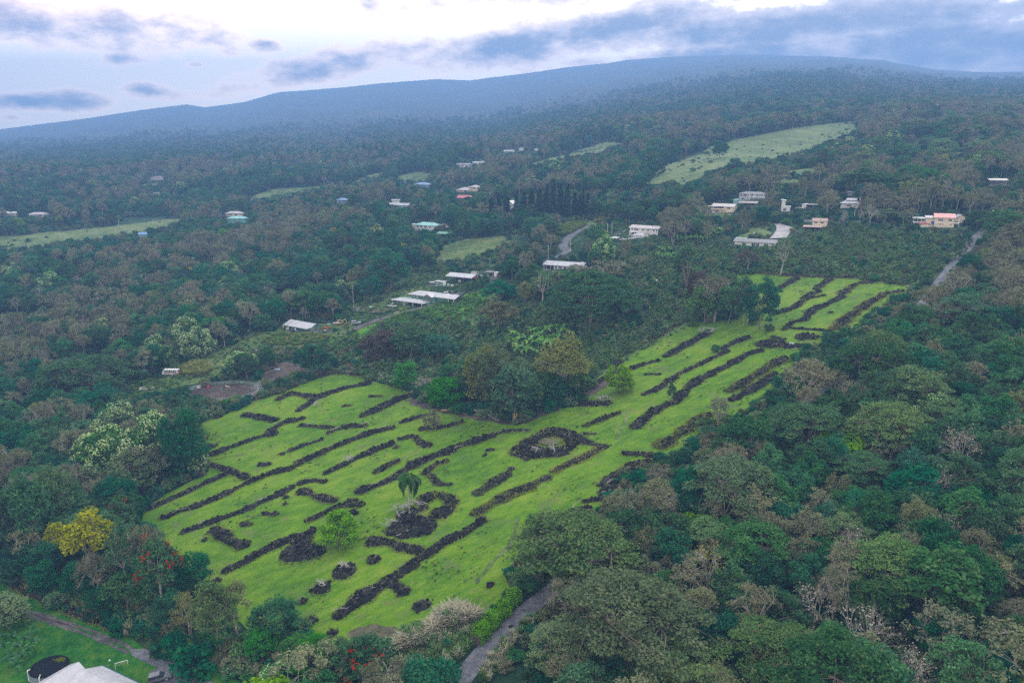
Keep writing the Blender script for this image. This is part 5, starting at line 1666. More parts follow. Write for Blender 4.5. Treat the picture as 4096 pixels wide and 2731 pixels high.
for k, (z, c, (xa, xb), wd, ht, lab) in enumerate(MOUNDS):
    a, b = WZ(z, xa, c[1]), WZ(z, xb, c[1])
    d = (b - a)
    L = d.length
    if L > wd * 1.1:
        d.normalize()
        path = [a + d * wd * .35, (a + b) / 2, b - d * wd * .35]
    else:
        path = [(a + b) / 2]
    heap('stone_mound', lab, path, wd, ht, 'stone mound', GROUP_MOUND, 500 + k, 1.0, .5)
heap('stone_mound', 'large ragged stone mound in front of the royal palm', WL('B', (690, 400), (730, 345), (830, 322), (930, 362), (950, 395), (860, 425), (760, 420)), 5.0, 1.6, 'stone mound', GROUP_MOUND, 597, 1.0, .4)
heap('stone_mound', 'stone mound behind the royal palm, curled round a grassy hollow', WL('B', (895, 180), (970, 135), (1090, 180), (1085, 250), (1000, 285)), 4.4, 1.4, 'stone mound', GROUP_MOUND, 598, 1.0, .6)
heap('stone_mound', 'rubble under the royal palm joining the two large mounds', WL('B', (740, 290), (820, 270), (890, 240)), 5.0, .8, 'stone mound', GROUP_MOUND, 599, .8, .8)
# square platform: a ring of stones round a grassy hollow
ring = WL('E', (1480, 1020), (1545, 958), (1620, 905), (1690, 885), (1790, 905), (1850, 935), (1820, 985), (1760, 1025), (1650, 1038), (1560, 1035), (1480, 1020))
heap('stone_platform', 'square stone platform with a grassy hollow in its middle', ring, 6.8, 1.4, 'stone platform', None, 601, 1.0, .35)
drape('grass_hollow', WL('E', (1590, 965), (1640, 935), (1720, 945), (1740, 975), (1660, 985)), M['deadgrass'], 1.2, .5, .15)
# border walls round the field
for k, (z, pts, wd, rk, gr, lab) in enumerate((
        ('E', [(215, 475), (300, 492), (400, 500), (550, 532), (650, 575)], 3.4, .5, 1.3, 'rubble wall with grey branches along the top left of the field'),
        ('D', [(1660, 845), (1800, 800), (1900, 765), (2050, 695), (2200, 665), (2352, 640)], 4.0, .5, 1.2, 'dark rubble border between the riding ring and the field'),
        ('F', [(110, 585), (250, 515), (380, 445), (480, 385)], 3.6, .5, 1.2, 'dark border wall on the scrub side of the upper field'),
        ('F', [(850, 122), (960, 136), (1200, 150), (1450, 156), (1680, 195)], 3.6, .5, 1.1, 'dark border wall along the top of the upper field'),
        ('F', [(-10, 730), (60, 690), (110, 620)], 2.6, .5, 1.2, 'dark border left of the lone shrub tree on the upper field'),
        ('A', [(110, 800), (300, 880), (500, 965), (700, 1050), (800, 1085)], 3.2, .7, .8, 'dark overgrown stone wall above the lawn'),
        ('A', [(820, 1090), (900, 1105), (1000, 1130), (1110, 1165)], 2.4, 1.3, .3, 'grey dry-stone wall at the lawn corner by the driveway'))):
    heap('stone_wall', lab, WL(z, *pts), wd, .9, 'stone wall', 'stone walls bordering the fields', 620 + k, rk, gr)

# ------------------------------------------------------------------ bleached branches lying on the stones
M['dead'] = simple('bleached_wood', (.30, .29, .275), .85, var=.25, scale=2)


def stick_mesh(seed, L, r):
    rng = np.random.default_rng(seed)
    P0 = np.array([-L / 2, 0, 0]); P1 = np.array([L / 2, 0, 0])
    lines = [(curve(P0, P1, rng, wob=.13, k=6), r, r * .5)]
    for _ in range(2):
        q = lines[0][0][rng.integers(2, 5)]
        lines.append((curve(q, q + np.array([rng.uniform(.2, .5) * L, rng.uniform(-.35, .35) * L, rng.uniform(0, .2) * L]), rng, k=4), r * .6, r * .25))
    V, F = limbs_np(lines, 5)
    me = mesh_np('branch', V, F); me.materials.append(M['dead'])
    return me


STICKS = [stick_mesh(s, L, r) for s, L, r in ((1, 2.2, .09), (2, 3.0, .11), (3, 1.5, .08), (4, 3.6, .10))]


def branch_pile(label, z, x, y, n, spread, hgt=1.2, seed=0, base=1.0):
    rng = np.random.default_rng(seed)
    p = WZ(z, x, y)
    t = thing('branch_pile', label, 'branch pile', (p.x, p.y, p.z + base), 0, 'piles of bleached branches')
    for k in range(n):
        a, q = rng.uniform(0, 2 * PI), spread * math.sqrt(rng.uniform(0, 1))
        o = new_obj('branch', STICKS[k % 4], None, t)
        o.location = (math.cos(a) * q, math.sin(a) * q, hgt * (1 - q / spread) * rng.uniform(.4, 1) + .1)
        o.rotation_euler = (rng.normal() * .3, rng.normal() * .35, rng.uniform(0, 6.28))
        s = rng.uniform(.7, 1.2)
        o.scale = (s, s, s)
    return t


branch_pile('heap of white dead fronds and branches at the foot of the royal palm', 'B', 735, 265, 26, 3.0, 1.3, 1, .6)
branch_pile('grey tangled branches right of the royal palm trunk', 'B', 830, 235, 16, 2.4, 1.3, 2, .6)
branch_pile('white branches on the left end of the large palm mound', 'B', 660, 370, 10, 2.0, .6, 3, 1.0)
branch_pile('white branches piled on the stone mound at the lower left', 'B', 300, 690, 11, 1.4, .5, 4, 1.2)
branch_pile('small knot of white sticks on the lowest left mound', 'B', 160, 818, 7, .8, .4, 5, 1.0)
branch_pile('bundle of white branches on the row with a gap', 'E', 335, 1085, 12, 1.7, .5, 6, 1.1)
branch_pile('pile of bleached branches at the end of the upper field row', 'F', 590, 458, 26, 3.6, 1.1, 7, .9)
branch_pile('pale branches on the corner mound between the fields', 'E', 2045, 682, 18, 2.6, 1.0, 8, .8)
branch_pile('white sticks spread over the front of the square platform', 'E', 1580, 1028, 9, 2.2, .3, 9, 1.3)
branch_pile('white sticks at the right front of the square platform', 'E', 1690, 1022, 7, 1.8, .3, 10, 1.3)
branch_pile('white twigs on the top left stone row', 'E', 100, 720, 9, 1.3, .5, 11, 1.1)
branch_pile('grey brush heaped in front of the wooded clump', 'E', 1230, 745, 40, 4.0, .8, 12, .3)
branch_pile('grey brush at the right end of the brush line by the split stump', 'E', 1340, 790, 26, 3.4, .7, 13, .3)
branch_pile('old branches along the rubble wall by the bamboo-like clump', 'E', 560, 528, 18, 3.0, .8, 14, .8)
branch_pile('grey branches near the left end of the rubble wall', 'E', 330, 478, 20, 4.5, .8, 15, .8)
branch_pile('bleached sticks on the left border below the pale flowered trees', 'D', 1700, 835, 10, 3.0, .6, 16, .9)
_sp = [('A', 1270, 285), ('A', 1315, 262), ('A', 1445, 375), ('A', 1465, 360), ('A', 1880, 195), ('A', 1910, 185), ('A', 2000, 135), ('E', 555, 875), ('E', 400, 912), ('E', 440, 838), ('E', 265, 872), ('E', 1070, 1005), ('E', 1165, 940),
       ('E', 830, 1065), ('E', 505, 1250), ('E', 130, 690), ('B', 545, 80), ('B', 560, 825), ('B', 590, 800), ('B', 450, 880), ('B', 385, 905), ('B', 1860, 375), ('B', 1805, 398), ('B', 1990, 240), ('B', 2240, 65), ('B', 2215, 135),
       ('F', 150, 1225), ('F', 60, 1300), ('F', 965, 537), ('F', 1075, 560), ('D', 1465, 920), ('D', 1840, 1020), ('D', 2125, 890), ('D', 2250, 1045), ('A', 320 + 1450, 240), ('D', 2090, 1015), ('E', 980, 740), ('B', 730, 445), ('B', 960, 122), ('B', 290, 1000)]
for k, (z, x, y) in enumerate(_sp):
    p = WZ(z, x, y)
    near_ = min(HEAPS, key=lambda hp: np.min(np.linalg.norm(hp[2] - np.array((p.x, p.y)), axis=1)))
    o = new_obj('dead_branch', STICKS[k % 4], None, None, (p.x, p.y, p.z + .98), (.1, -.05, ROWDIR + random.Random(k).uniform(-.6, .6)))
    SPR = near_[0]
    tag(o, None, 'branch', 'single bleached branches lying on the stone rows')
    o['on'] = SPR

# ================================================================== buildings
def paint(name, c, **k):
    M[name] = simple(name, c, **{**dict(rough=.6, var=.10, scale=.8), **k})


paint('wall_green', (.045, .165, .110)); paint('wall_white', (.50, .50, .48)); paint('wall_cream', (.55, .47, .36)); paint('wall_grey', (.30, .34, .36)); paint('wall_blue', (.16, .27, .42))
paint('wall_teal', (.10, .32, .29)); paint('wall_dark', (.07, .075, .085)); paint('wall_brown', (.13, .095, .075)); paint('trim_white', (.72, .72, .70)); paint('concrete_base', (.32, .31, .30))
paint('trim_blue', (.03, .06, .25))


def roofmat(name, c, ribs=True, var=.12, rough=.45, metal=.0):
    m, t = base_mat(name)
    co = t.n('ShaderNodeTexCoord').outputs['Object']
    n1 = t.noise(co, .35, 5.0, .6); n2 = t.noise(co, 5.0, 3.0, .6)
    f = t.math('ADD', t.math('MULTIPLY', n1, .7), t.math('MULTIPLY', n2, .3))
    cc = t.ramp(f, [(.35, tuple(x * (1 - var * 1.6) for x in c)), (.65, tuple(min(1, x * (1 + var)) for x in c))])
    ins = {'Base Color': cc, 'Roughness': rough, 'Metallic': metal}
    if ribs:
        s = t.n('ShaderNodeSeparateXYZ', {0: co})
        wv = t.math('SINE', t.math('MULTIPLY', s.outputs[0], 2 * PI / .4))
        ins['Normal'] = t.n('ShaderNodeBump', {'Height': wv, 'Strength': .35, 'Distance': .03}).outputs[0]
    b = t.n('ShaderNodeBsdfPrincipled', ins)
    t.n('ShaderNodeOutputMaterial', {0: b.outputs[0]})
    M[name] = m


roofmat('roof_white', (.34, .34, .37)); roofmat('roof_grey', (.30, .31, .34)); roofmat('roof_dark', (.055, .062, .075)); roofmat('roof_red', (.42, .10, .11)); roofmat('roof_rust', (.24, .12, .085), var=.4)
roofmat('roof_teal', (.16, .38, .36)); roofmat('roof_blue', (.10, .20, .36)); roofmat('roof_green', (.10, .26, .18)); roofmat('roof_brown', (.12, .095, .085), var=.3); roofmat('roof_pale', (.33, .30, .30), var=.2)
M['glass'] = simple('window_glass', (.035, .045, .055), .12, var=.3, spec=.6)
M['dark'] = simple('dark_parts_and_shade', (.012, .012, .014), .9)  # black parts; also the painted shade of open porches


def gable(x0, x1, y0, y1, z, rise, over=.6, thick=.14, along='x', asym=0.0):
    """two roof slabs meeting at a ridge"""
    m = MB()
    if along == 'x':
        ym = (y0 + y1) / 2 + asym
        a, b = y0 - over, y1 + over
        za = z - rise * over / max(ym - y0, .1); zb = z - rise * over / max(y1 - ym, .1)
        m.prism([(a, za), (ym, z + rise), (b, zb), (b, zb - thick), (ym, z + rise - thick), (a, za - thick)], x0 - over, x1 + over, 'x')
    else:
        xm = (x0 + x1) / 2 + asym
        a, b = x0 - over, x1 + over
        za = z - rise * over / max(xm - x0, .1); zb = z - rise * over / max(x1 - xm, .1)
        m.prism([(a, za), (xm, z + rise), (b, zb), (b, zb - thick), (xm, z + rise - thick), (a, za - thick)], y0 - over, y1 + over, 'y')
    return m


def hip(x0, x1, y0, y1, z, rise, over=.6, thick=.14, short=None):
    m = MB()
    X0, X1, Y0, Y1 = x0 - over, x1 + over, y0 - over, y1 + over
    wx, wy = X1 - X0, Y1 - Y0
    s = (min(wx, wy) / 2) if short is None else short
    if wx >= wy:
        r = [(X0 + s, (Y0 + Y1) / 2), (X1 - s, (Y0 + Y1) / 2)]
    else:
        r = [((X0 + X1) / 2, Y0 + s), ((X0 + X1) / 2, Y1 - s)]
    zl = z - .15
    vs = [(X0, Y0, zl), (X1, Y0, zl), (X1, Y1, zl), (X0, Y1, zl), (*r[0], z + rise), (*r[1], z + rise),
          (X0, Y0, zl - thick), (X1, Y0, zl - thick), (X1, Y1, zl - thick), (X0, Y1, zl - thick)]
    if wx >= wy:
        fs = [(0, 1, 5, 4), (1, 2, 5), (2, 3, 4, 5), (3, 0, 4)]
    else:
        fs = [(0, 1, 4), (1, 2, 5, 4), (2, 3, 5), (3, 0, 4, 5)]
    fs += [(9, 8, 7, 6), (0, 6, 7, 1), (1, 7, 8, 2), (2, 8, 9, 3), (3, 9, 6, 0)]
    return m.add(vs, fs)


def wallblock(x0, x1, y0, y1, z0, z1, ridge=None, rise=0.0):
    """solid walls with gable ends when ridge is 'x' or 'y'"""
    m = MB()
    if ridge == 'x':
        m.prism([(y0, z0), (y0, z1), ((y0 + y1) / 2, z1 + rise), (y1, z1), (y1, z0)], x0, x1, 'x')
    elif ridge == 'y':
        m.prism([(x0, z0), (x0, z1), ((x0 + x1) / 2, z1 + rise), (x1, z1), (x1, z0)], y0, y1, 'y')
    else:
        m.box(x0, x1, y0, y1, z0, z1)
    return m


def window(root, face, a, w_, z, hh, pos, frame='trim_white', mull=1, name='window'):
    """framed window: face f (front, -y), r (+x), l (-x); a centre along the wall, pos wall plane"""
    fm, gm = MB(), MB()
    t, d = .09, .07

    def bx(m, u0, u1, z0, z1, o0, o1):
        if face == 'f': m.box(u0, u1, pos - o1, pos - o0, z0, z1)
        elif face == 'r': m.box(pos + o0, pos + o1, u0, u1, z0, z1)
        else: m.box(pos - o1, pos - o0, u0, u1, z0, z1)
    u0, u1, z0, z1 = a - w_ / 2, a + w_ / 2, z, z + hh
    bx(fm, u0 - t, u1 + t, z0 - t, z0, .004, d); bx(fm, u0 - t, u1 + t, z1, z1 + t, .004, d)
    bx(fm, u0 - t, u0, z0, z1, .004, d); bx(fm, u1, u1 + t, z0, z1, .004, d)
    for i in range(mull):
        c = u0 + w_ * (i + 1) / (mull + 1)
        bx(fm, c - .03, c + .03, z0, z1, .03, d)
    bx(gm, u0, u1, z0, z1, .006, .028)
    f = fm.build(name, M[frame], root)
    gm.build('pane', M['glass'], f)
    return f


HOUSES = []


def frame_at(A, B):
    """origin, yaw and length of a front wall running from A to B (left to right as the photo shows it)"""
    d = Vector((B.x - A.x, B.y - A.y))
    return math.atan2(d.y, d.x), d.length


def house(label, z, a, b, depth, wh, roof='gable', wall='wall_white', roofm='roof_white', rise=1.4, over=.7, wins=(), rwins=(), lwins=(), cat='house', name='house', base=True, yawfix=None, maxlen=None, door=None, lift=0.0, extra=None, group=None, posts=None):
    A, B = WZ(z, *a), WZ(z, *b)
    yaw, L = frame_at(A, B)
    if yawfix is not None: yaw = yawfix
    yaw = max(-.6, min(.6, yaw)) if yawfix is None else yaw
    if maxlen: L = min(L, maxlen)
    z0 = min(A.z, B.z) + lift
    root = thing(name, label, cat, (A.x, A.y, z0), yaw, group)
    rg = {'gable': 'x', 'gable_y': 'y'}.get(roof)
    wallblock(0, L, 0, depth, -1.2, wh, rg, rise * .96).build('wall', M[wall], root)
    if base:
        MB().box(-.06, L + .06, -.06, depth + .06, -1.5, .25).build('foundation', M['concrete_base'], root)
    if roof == 'gable':
        gable(0, L, 0, depth, wh + .05, rise, over).build('roof', M[roofm], root)
    elif roof == 'gable_y':
        gable(0, L, 0, depth, wh + .05, rise, over, along='y').build('roof', M[roofm], root)
    elif roof == 'hip':
        hip(0, L, 0, depth, wh + .1, rise, over).build('roof', M[roofm], root)
    elif roof == 'flat':
        MB().prism([(-over, wh + .02), (depth + over, wh + .02 + rise), (depth + over, wh + .2 + rise), (-over, wh + .2)], -over, L + over, 'x').build('roof', M[roofm], root)
    for (f0, f1, zz, hh, *mu) in wins:
        window(root, 'f', L * (f0 + f1) / 2, L * (f1 - f0), zz, hh, 0.0, mull=mu[0] if mu else 1)
    for (y0, y1, zz, hh) in rwins:
        window(root, 'r', depth * (y0 + y1) / 2, depth * (y1 - y0), zz, hh, L)
    for (y0, y1, zz, hh) in lwins:
        window(root, 'l', depth * (y0 + y1) / 2, depth * (y1 - y0), zz, hh, 0.0)
    if door:
        c, w_, hh = door
        dm = MB().box(L * c - w_ / 2, L * c + w_ / 2, -.05, .004, .1, hh).build('door', M['wall_brown'], root)
    if extra:
        extra(root, L, depth, wh)
    HOUSES.append((root, A, L))
    return root


def shed_posts(root, pts, h0, h1, r=.09, mat='trim_white'):
    for (x, y) in pts:
        MB().box(x - r, x + r, y - r, y + r, h0, h1).build('post', M[mat], root)


# green shed house below the wood
def x1(root, L, D_, wh):
    MB().prism([(-1.9, wh - .55), (.0, wh - .10), (.0, wh + .02), (-1.9, wh - .42)], -3.2, L, 'x').build('porch_roof', M['roof_white'], root)
    shed_posts(root, [(-3.0, -1.7), (-3.0, D_ * .5), (1.0, -1.7)], -1, wh - .5)
    MB().box(-3.2, -.01, -.1, D_ * .6, -1.0, .12).build('deck', M['concrete_base'], root)
    hip_ = MB().prism([(-.4, wh - .02), (D_ / 2, wh + 1.38), (D_ + .4, wh - .02), (D_ + .4, wh + .12), (D_ / 2, wh + 1.52), (-.4, wh + .12)], -3.2, -.62, 'x')
    hip_.build('carport_roof', M['roof_white'], root)


house('dark green cabin with a white metal roof and white windows beside the wood', 'Q', (1350, 338), (1578, 372), 7.5, 2.6, 'gable', 'wall_green', 'roof_white', 1.4, .6,
      wins=[(.06, .16, 1.2, 1.0), (.70, .84, 1.1, 1.1)], rwins=[(.12, .28, 1.1, 1.1), (.68, .84, 1.1, 1.1)], door=(.30, .95, 2.1), extra=x1)


def x2(root, L, D_, wh):
    # porch roof over the lower storey, upper storey set back, long upper roof reaching over the carport
    hip(-1.0, L * .93, -2.6, 4.2, wh + .1, 1.0, .6, short=5.5).build('porch_roof', M['roof_white'], root)
    shed_posts(root, [(L * q, -2.9) for q in (.0, .35, .62, .90)], -1, wh - .1, .08)
    MB().box(L * .38, L * .86, -.02, .03, .1, wh - .2).build('porch_shade_panel', M['dark'], root)  # near-black panel on the solid wall stands in for the porch's shade
    MB().box(L * .34, L * .92, -3.0, -.1, -1.0, .10).build('porch_floor', M['concrete_base'], root)
    up = MB().box(L * .33, L + 1.0, 4.4, 11.0, wh, wh + 2.9)
    up.build('upper_wall', M['wall_green'], root)
    MB().box(L + 1.0, L + 8.2, 6.0, 12.0, 0, wh + 2.9).build('wing_wall', M['wall_green'], root)
    hip(L * .28, L * .72 + 4, 3.6, 11.5, wh + 3.0, 1.5, .8).build('upper_roof', M['roof_white'], root)
    gable(L * .60 + 4, L + 13.5, 5.2, 12.6, wh + 2.95, 1.35, .8).build('wing_roof', M['roof_white'], root)
    gable(L * .78, L * .78 + 5.0, 2.6, 9.5, wh + 2.9, 1.25, .5, along='y').build('dormer_roof', M['roof_white'], root)
    MB().prism([(L * .78, wh + 2.85), (L * .78 + 2.5, wh + 4.05), (L * .78 + 5, wh + 2.85)], 2.75, 2.9).build('dormer_gable', M['wall_brown'], root)
    MB().box(L * .62, L + 1.0, 2.6, 4.4, wh - .15, wh).build('balcony_floor', M['concrete_base'], root)
    for k in range(13):
        x = L * .62 + (L * .38 + 1.0) * k / 12
        MB().box(x - .03, x + .03, 2.62, 2.68, wh, wh + .95).build('baluster', M['wall_brown'], root)
    MB().box(L * .62, L + 1.0, 2.60, 2.70, wh + .95, wh + 1.03).build('handrail', M['wall_brown'], root)
    window(root, 'f', L * .40, 1.2, wh + 1.0, 1.2, 4.4); window(root, 'f', L * .50, .9, wh + 1.0, 1.2, 4.4)
    window(root, 'f', L * .74, 1.8, wh + 1.0, 1.2, 4.4)
    MB().box(L * .86, L * .92, 4.33, 4.39, wh + .05, wh + 2.1).build('door', M['wall_brown'], root)
    shed_posts(root, [(L + 13.0, 5.0), (L + 13.0, 12.2), (L + 9.5, 5.0)], -1, wh + 2.9, .10)
    MB().box(L, L + 8.2, 3.0, 5.99, -1.0, wh - .2).build('stair_block', M['wall_green'], root)
    window(root, 'f', L + 1.6, 1.4, .9, 1.1, 3.0)


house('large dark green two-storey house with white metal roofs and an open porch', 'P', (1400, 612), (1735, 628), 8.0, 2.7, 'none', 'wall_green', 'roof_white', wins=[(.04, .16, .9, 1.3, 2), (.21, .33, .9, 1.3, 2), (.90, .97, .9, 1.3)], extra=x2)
house('green container cabin with two white windows behind the two-storey green house', 'P', (1800, 425), (1885, 432), 2.6, 2.6, 'flat', 'wall_green', 'roof_white', .1, .25, wins=[(.20, .38, 1.0, 1.0), (.58, .76, 1.0, 1.0)], cat='cabin', name='container_cabin')
house('small dark shed left of the green container cabin', 'P', (1745, 428), (1796, 424), 2.2, 2.0, 'flat', 'wall_dark', 'roof_grey', .1, .2, cat='shed', name='shed')


def open_shed(label, z, a, b, depth, hh, roofm='roof_white', name='open_shed', rise=1.2, back=True, yawfix=None, flat=False):
    A, B = WZ(z, *a), WZ(z, *b)
    yaw, L = frame_at(A, B)
    yaw = max(-.5, min(.5, yaw)) if yawfix is None else yawfix
    root = thing(name, label, 'shed', (A.x, A.y, min(A.z, B.z)), yaw)
    n = 4
    shed_posts(root, [(L * i / (n - 1), y) for i in range(n) for y in (.1, depth - .1)], -1, hh, .12, 'wall_brown')
    if flat:
        MB().prism([(-.5, hh), (depth + .5, hh + .3), (depth + .5, hh + .46), (-.5, hh + .16)], -.6, L + .6, 'x').build('roof', M[roofm], root)
    else:
        gable(0, L, 0, depth, hh + .05, rise, 1.0).build('roof', M[roofm], root)
    if back:
        MB().box(.15, L - .15, depth - .35, depth - .25, -.8, hh * .8).build('back_wall', M['wall_dark'], root)
    return root


open_shed('tall open-sided shed with a white gable roof above the green two-storey house', 'P', (1935, 392), (2180, 390), 9.0, 4.2)


def x5(root, L, D_, wh):
    gable(L * .72, L * 1.04, -1.6, D_ * .9, wh + .02, 1.5, .6, along='y').build('cross_roof', M['roof_white'], root)
    MB().prism([(L * .735, -1.2), (L * .735, wh), (L * .88, wh + 1.4), (L * 1.025, wh), (L * 1.025, -1.2)], -1.5, -.01).build('cross_gable_wall', M['wall_white'], root)
    MB().box(-.02, L * .30, -1.7, -.02, -1.2, .15).build('lanai_floor', M['concrete_base'], root)
    shed_posts(root, [(L * q, -1.6) for q in (.0, .1, .2, .30)], .15, wh - .1, .06)
    MB().box(L * .02, L * .26, -.03, .01, .3, wh - .3).build('lanai_shade_panel', M['dark'], root)  # dark sheet on the wall paints the shaded inside of the lanai


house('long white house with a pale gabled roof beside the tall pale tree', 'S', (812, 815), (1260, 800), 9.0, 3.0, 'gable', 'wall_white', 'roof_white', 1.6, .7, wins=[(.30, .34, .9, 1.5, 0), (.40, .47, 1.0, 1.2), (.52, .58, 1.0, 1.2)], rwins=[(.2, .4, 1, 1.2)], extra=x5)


def x6(root, L, D_, wh):
    MB().box(L * .02, L * .40, -1.8, -.02, 2.5, 2.65).build('balcony_floor', M['trim_white'], root)
    shed_posts(root, [(L * q, -1.7) for q in (.02, .11, .20, .30, .40)], -1.0, 2.5, .10)
    for k in range(10):
        MB().box(L * .02 + L * .38 * k / 9 - .03, L * .02 + L * .38 * k / 9 + .03, -1.78, -1.72, 2.65, 3.5).build('baluster', M['trim_white'], root)
    MB().box(L * .04, L * .36, -.03, .01, .2, 2.2).build('undercroft_shade_panel', M['dark'], root)  # shade beneath the balcony, laid on the wall as a dark panel


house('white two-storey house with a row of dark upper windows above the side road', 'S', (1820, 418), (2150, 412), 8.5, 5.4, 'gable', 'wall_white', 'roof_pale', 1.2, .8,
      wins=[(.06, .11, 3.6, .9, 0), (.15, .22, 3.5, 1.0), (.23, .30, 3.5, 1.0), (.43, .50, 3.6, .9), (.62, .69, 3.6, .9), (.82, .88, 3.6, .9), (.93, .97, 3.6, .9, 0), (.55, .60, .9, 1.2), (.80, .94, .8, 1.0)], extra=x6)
house('low hut with a white hipped roof in front of the white two-storey house', 'S', (1850, 444), (1985, 444), 5.5, 1.7, 'hip', 'wall_white', 'roof_white', 1.5, .5, cat='hut', name='hut')
house('little white roofed lean-to right of the hipped hut', 'S', (1990, 436), (2040, 430), 3.5, 1.8, 'gable_y', 'wall_white', 'roof_white', 1.2, .3, cat='shed', name='shed')
open_shed('flat white carport roof at the bend of the house drive', 'S', (1592, 484), (1665, 482), 4.0, 2.0, 'roof_white', 'carport', flat=True, back=False)
house('white house with a dark teal hipped roof among the trees left of the side road', 'M', (605, 708), (735, 708), 9.0, 4.6, 'hip', 'wall_white', 'roof_teal', 1.9, .7, wins=[(.10, .18, 2.6, 1.2), (.28, .36, 2.6, 1.2), (.48, .60, 2.6, 1.2), (.72, .80, 2.6, 1.2), (.15, .25, .4, 1.2), (.6, .7, .4, 1.2)])
house('white lean-to on the left of the white house with the teal roof', 'M', (574, 690), (602, 690), 5.0, 2.6, 'flat', 'wall_white', 'roof_white', .2, .4, cat='shed', name='shed')
house('pale roofed outbuilding right of the white house with the teal roof', 'M', (785, 692), (836, 688), 6.0, 2.2, 'gable', 'wall_white', 'roof_pale', .9, .4, cat='shed', name='shed')
open_shed('open shelter with a green roof below the pale roofed outbuilding', 'M', (762, 746), (832, 744), 5.0, 2.2, 'roof_green', 'shelter', .9)


def x11(root, L, D_, wh):
    MB().box(-.3, L * .62, -1.4, -.02, 2.6, 2.75).build('balcony_floor', M['wall_cream'], root)
    MB().box(-.3, L * .62, -1.4, -1.3, 2.75, 3.6).build('balcony_rail', M['wall_cream'], root)
    shed_posts(root, [(-.2, -1.3), (L * .6, -1.3)], -1, wh, .08, 'wall_cream')
    MB().box(L * .10, L * .58, -.04, .01, 2.9, wh - .2).build('balcony_shade_panel', M['dark'], root)  # dark plate on the closed wall in place of the recess's shade
    MB().prism([(-2.2, wh - .3), (.0, wh - .1), (0, wh + .02), (-2.2, wh - .18)], -2.4, L * .3, 'x').build('porch_roof', M['roof_pale'], root)
    shed_posts(root, [(-2.2, -1.9), (-2.2, 2.0)], -1, wh - .2, .08, 'trim_white')


house('cream two-storey house with a pale hipped gable roof and dark balcony opening', 'T', (432, 390), (655, 390), 8.5, 5.0, 'gable', 'wall_cream', 'roof_pale', 1.5, .7, wins=[(.18, .32, .5, 1.4, 2), (.72, .86, 3.2, 1.1)], extra=x11)


def x12(root, L, D_, wh):
    MB().box(L * .42, L, -1.8, -.02, 2.5, 2.65).build('balcony_floor', M['trim_white'], root)
    for k in range(14):
        x = L * .42 + L * .58 * k / 13
        MB().box(x - .03, x + .03, -1.78, -1.72, 2.65, 3.5).build('baluster', M['trim_white'], root)
    MB().box(L * .42, L, -1.8, -1.7, 3.5, 3.58).build('handrail', M['trim_white'], root)
    shed_posts(root, [(L * q, -1.7) for q in (.44, .62, .80, .99)], -1, wh, .08)
    MB().add([(L, -1.8, 2.6), (L, -.8, 2.6), (L + 2.6, -.8, -.2), (L + 2.6, -1.8, -.2)], [(0, 1, 2, 3)]).build('stair', M['trim_white'], root)


house('blue-grey two-storey house with a long white balcony and dark roof', 'T', (748, 240), (1020, 238), 8.0, 5.0, 'hip', 'wall_grey', 'roof_dark', 1.2, .8, wins=[(.06, .14, 3.1, 1.1), (.20, .30, 3.1, 1.1), (.48, .56, 3.0, 1.6), (.70, .78, 3.0, 1.3), (.12, .24, .6, 1.2)], extra=x12)
house('light blue annexe left of the blue-grey two-storey house', 'T', (684, 278), (730, 276), 4.0, 2.6, 'flat', 'wall_teal', 'roof_teal', .3, .3, cat='annexe', name='annexe', wins=[(.2, .45, .9, 1.0), (.6, .85, .9, 1.0)])
open_shed('dark open garage with a brown roof below the blue-grey house', 'T', (760, 302), (935, 300), 6.0, 2.2, 'roof_brown', 'garage', .9)
house('tall narrow white house with a stepped front half hidden by trees', 'T', (1246, 370), (1350, 366), 6.0, 2.9, 'flat', 'wall_white', 'roof_white', .2, .2, wins=[(.22, .60, .5, 1.5, 2)],
      extra=lambda r, L, D_, wh: (MB().box(0, L * .38, .3, D_, wh, wh + 4.0).build('tower_wall', M['wall_white'], r), MB().prism([(-.6, wh + 4.6), (L * .5, wh + 4.0), (L * .5, wh + 4.15), (-.6, wh + 4.75)], -.2, D_).build('tower_roof', M['roof_white'], r)))
open_shed('dark flat carport with parked cars left of the hip-roofed white house', 'T', (1545, 336), (1665, 332), 6.0, 2.4, 'roof_dark', 'carport', flat=True)
house('white block wall house beside the dark flat carport', 'T', (1492, 336), (1540, 336), 6.0, 2.6, 'flat', 'wall_white', 'roof_grey', .2, .2)
house('white house with a steep pale hipped roof above the highway', 'T', (1946, 330), (2150, 330), 8.5, 3.2, 'hip', 'wall_white', 'roof_white', 2.6, .9, wins=[(.34, .62, 1.1, 1.2, 3)],
      extra=lambda r, L, D_, wh: gable(L * .28, L * .80, D_ * .22, D_ * .78, wh + 2.0, 1.1, .4).build('upper_roof', M['roof_white'], r))


def x16(root, L, D_, wh):
    MB().box(-.1, L + .1, -.08, 0, -.6, .2).build('base_band', M['concrete_base'], root)
    MB().prism([(4.0, wh + .6), (9.5, wh + 1.0), (9.5, wh + 1.12), (4.0, wh + .72)], -1.4, L * .22, 'x').build('rear_roof', M['roof_green'], root)


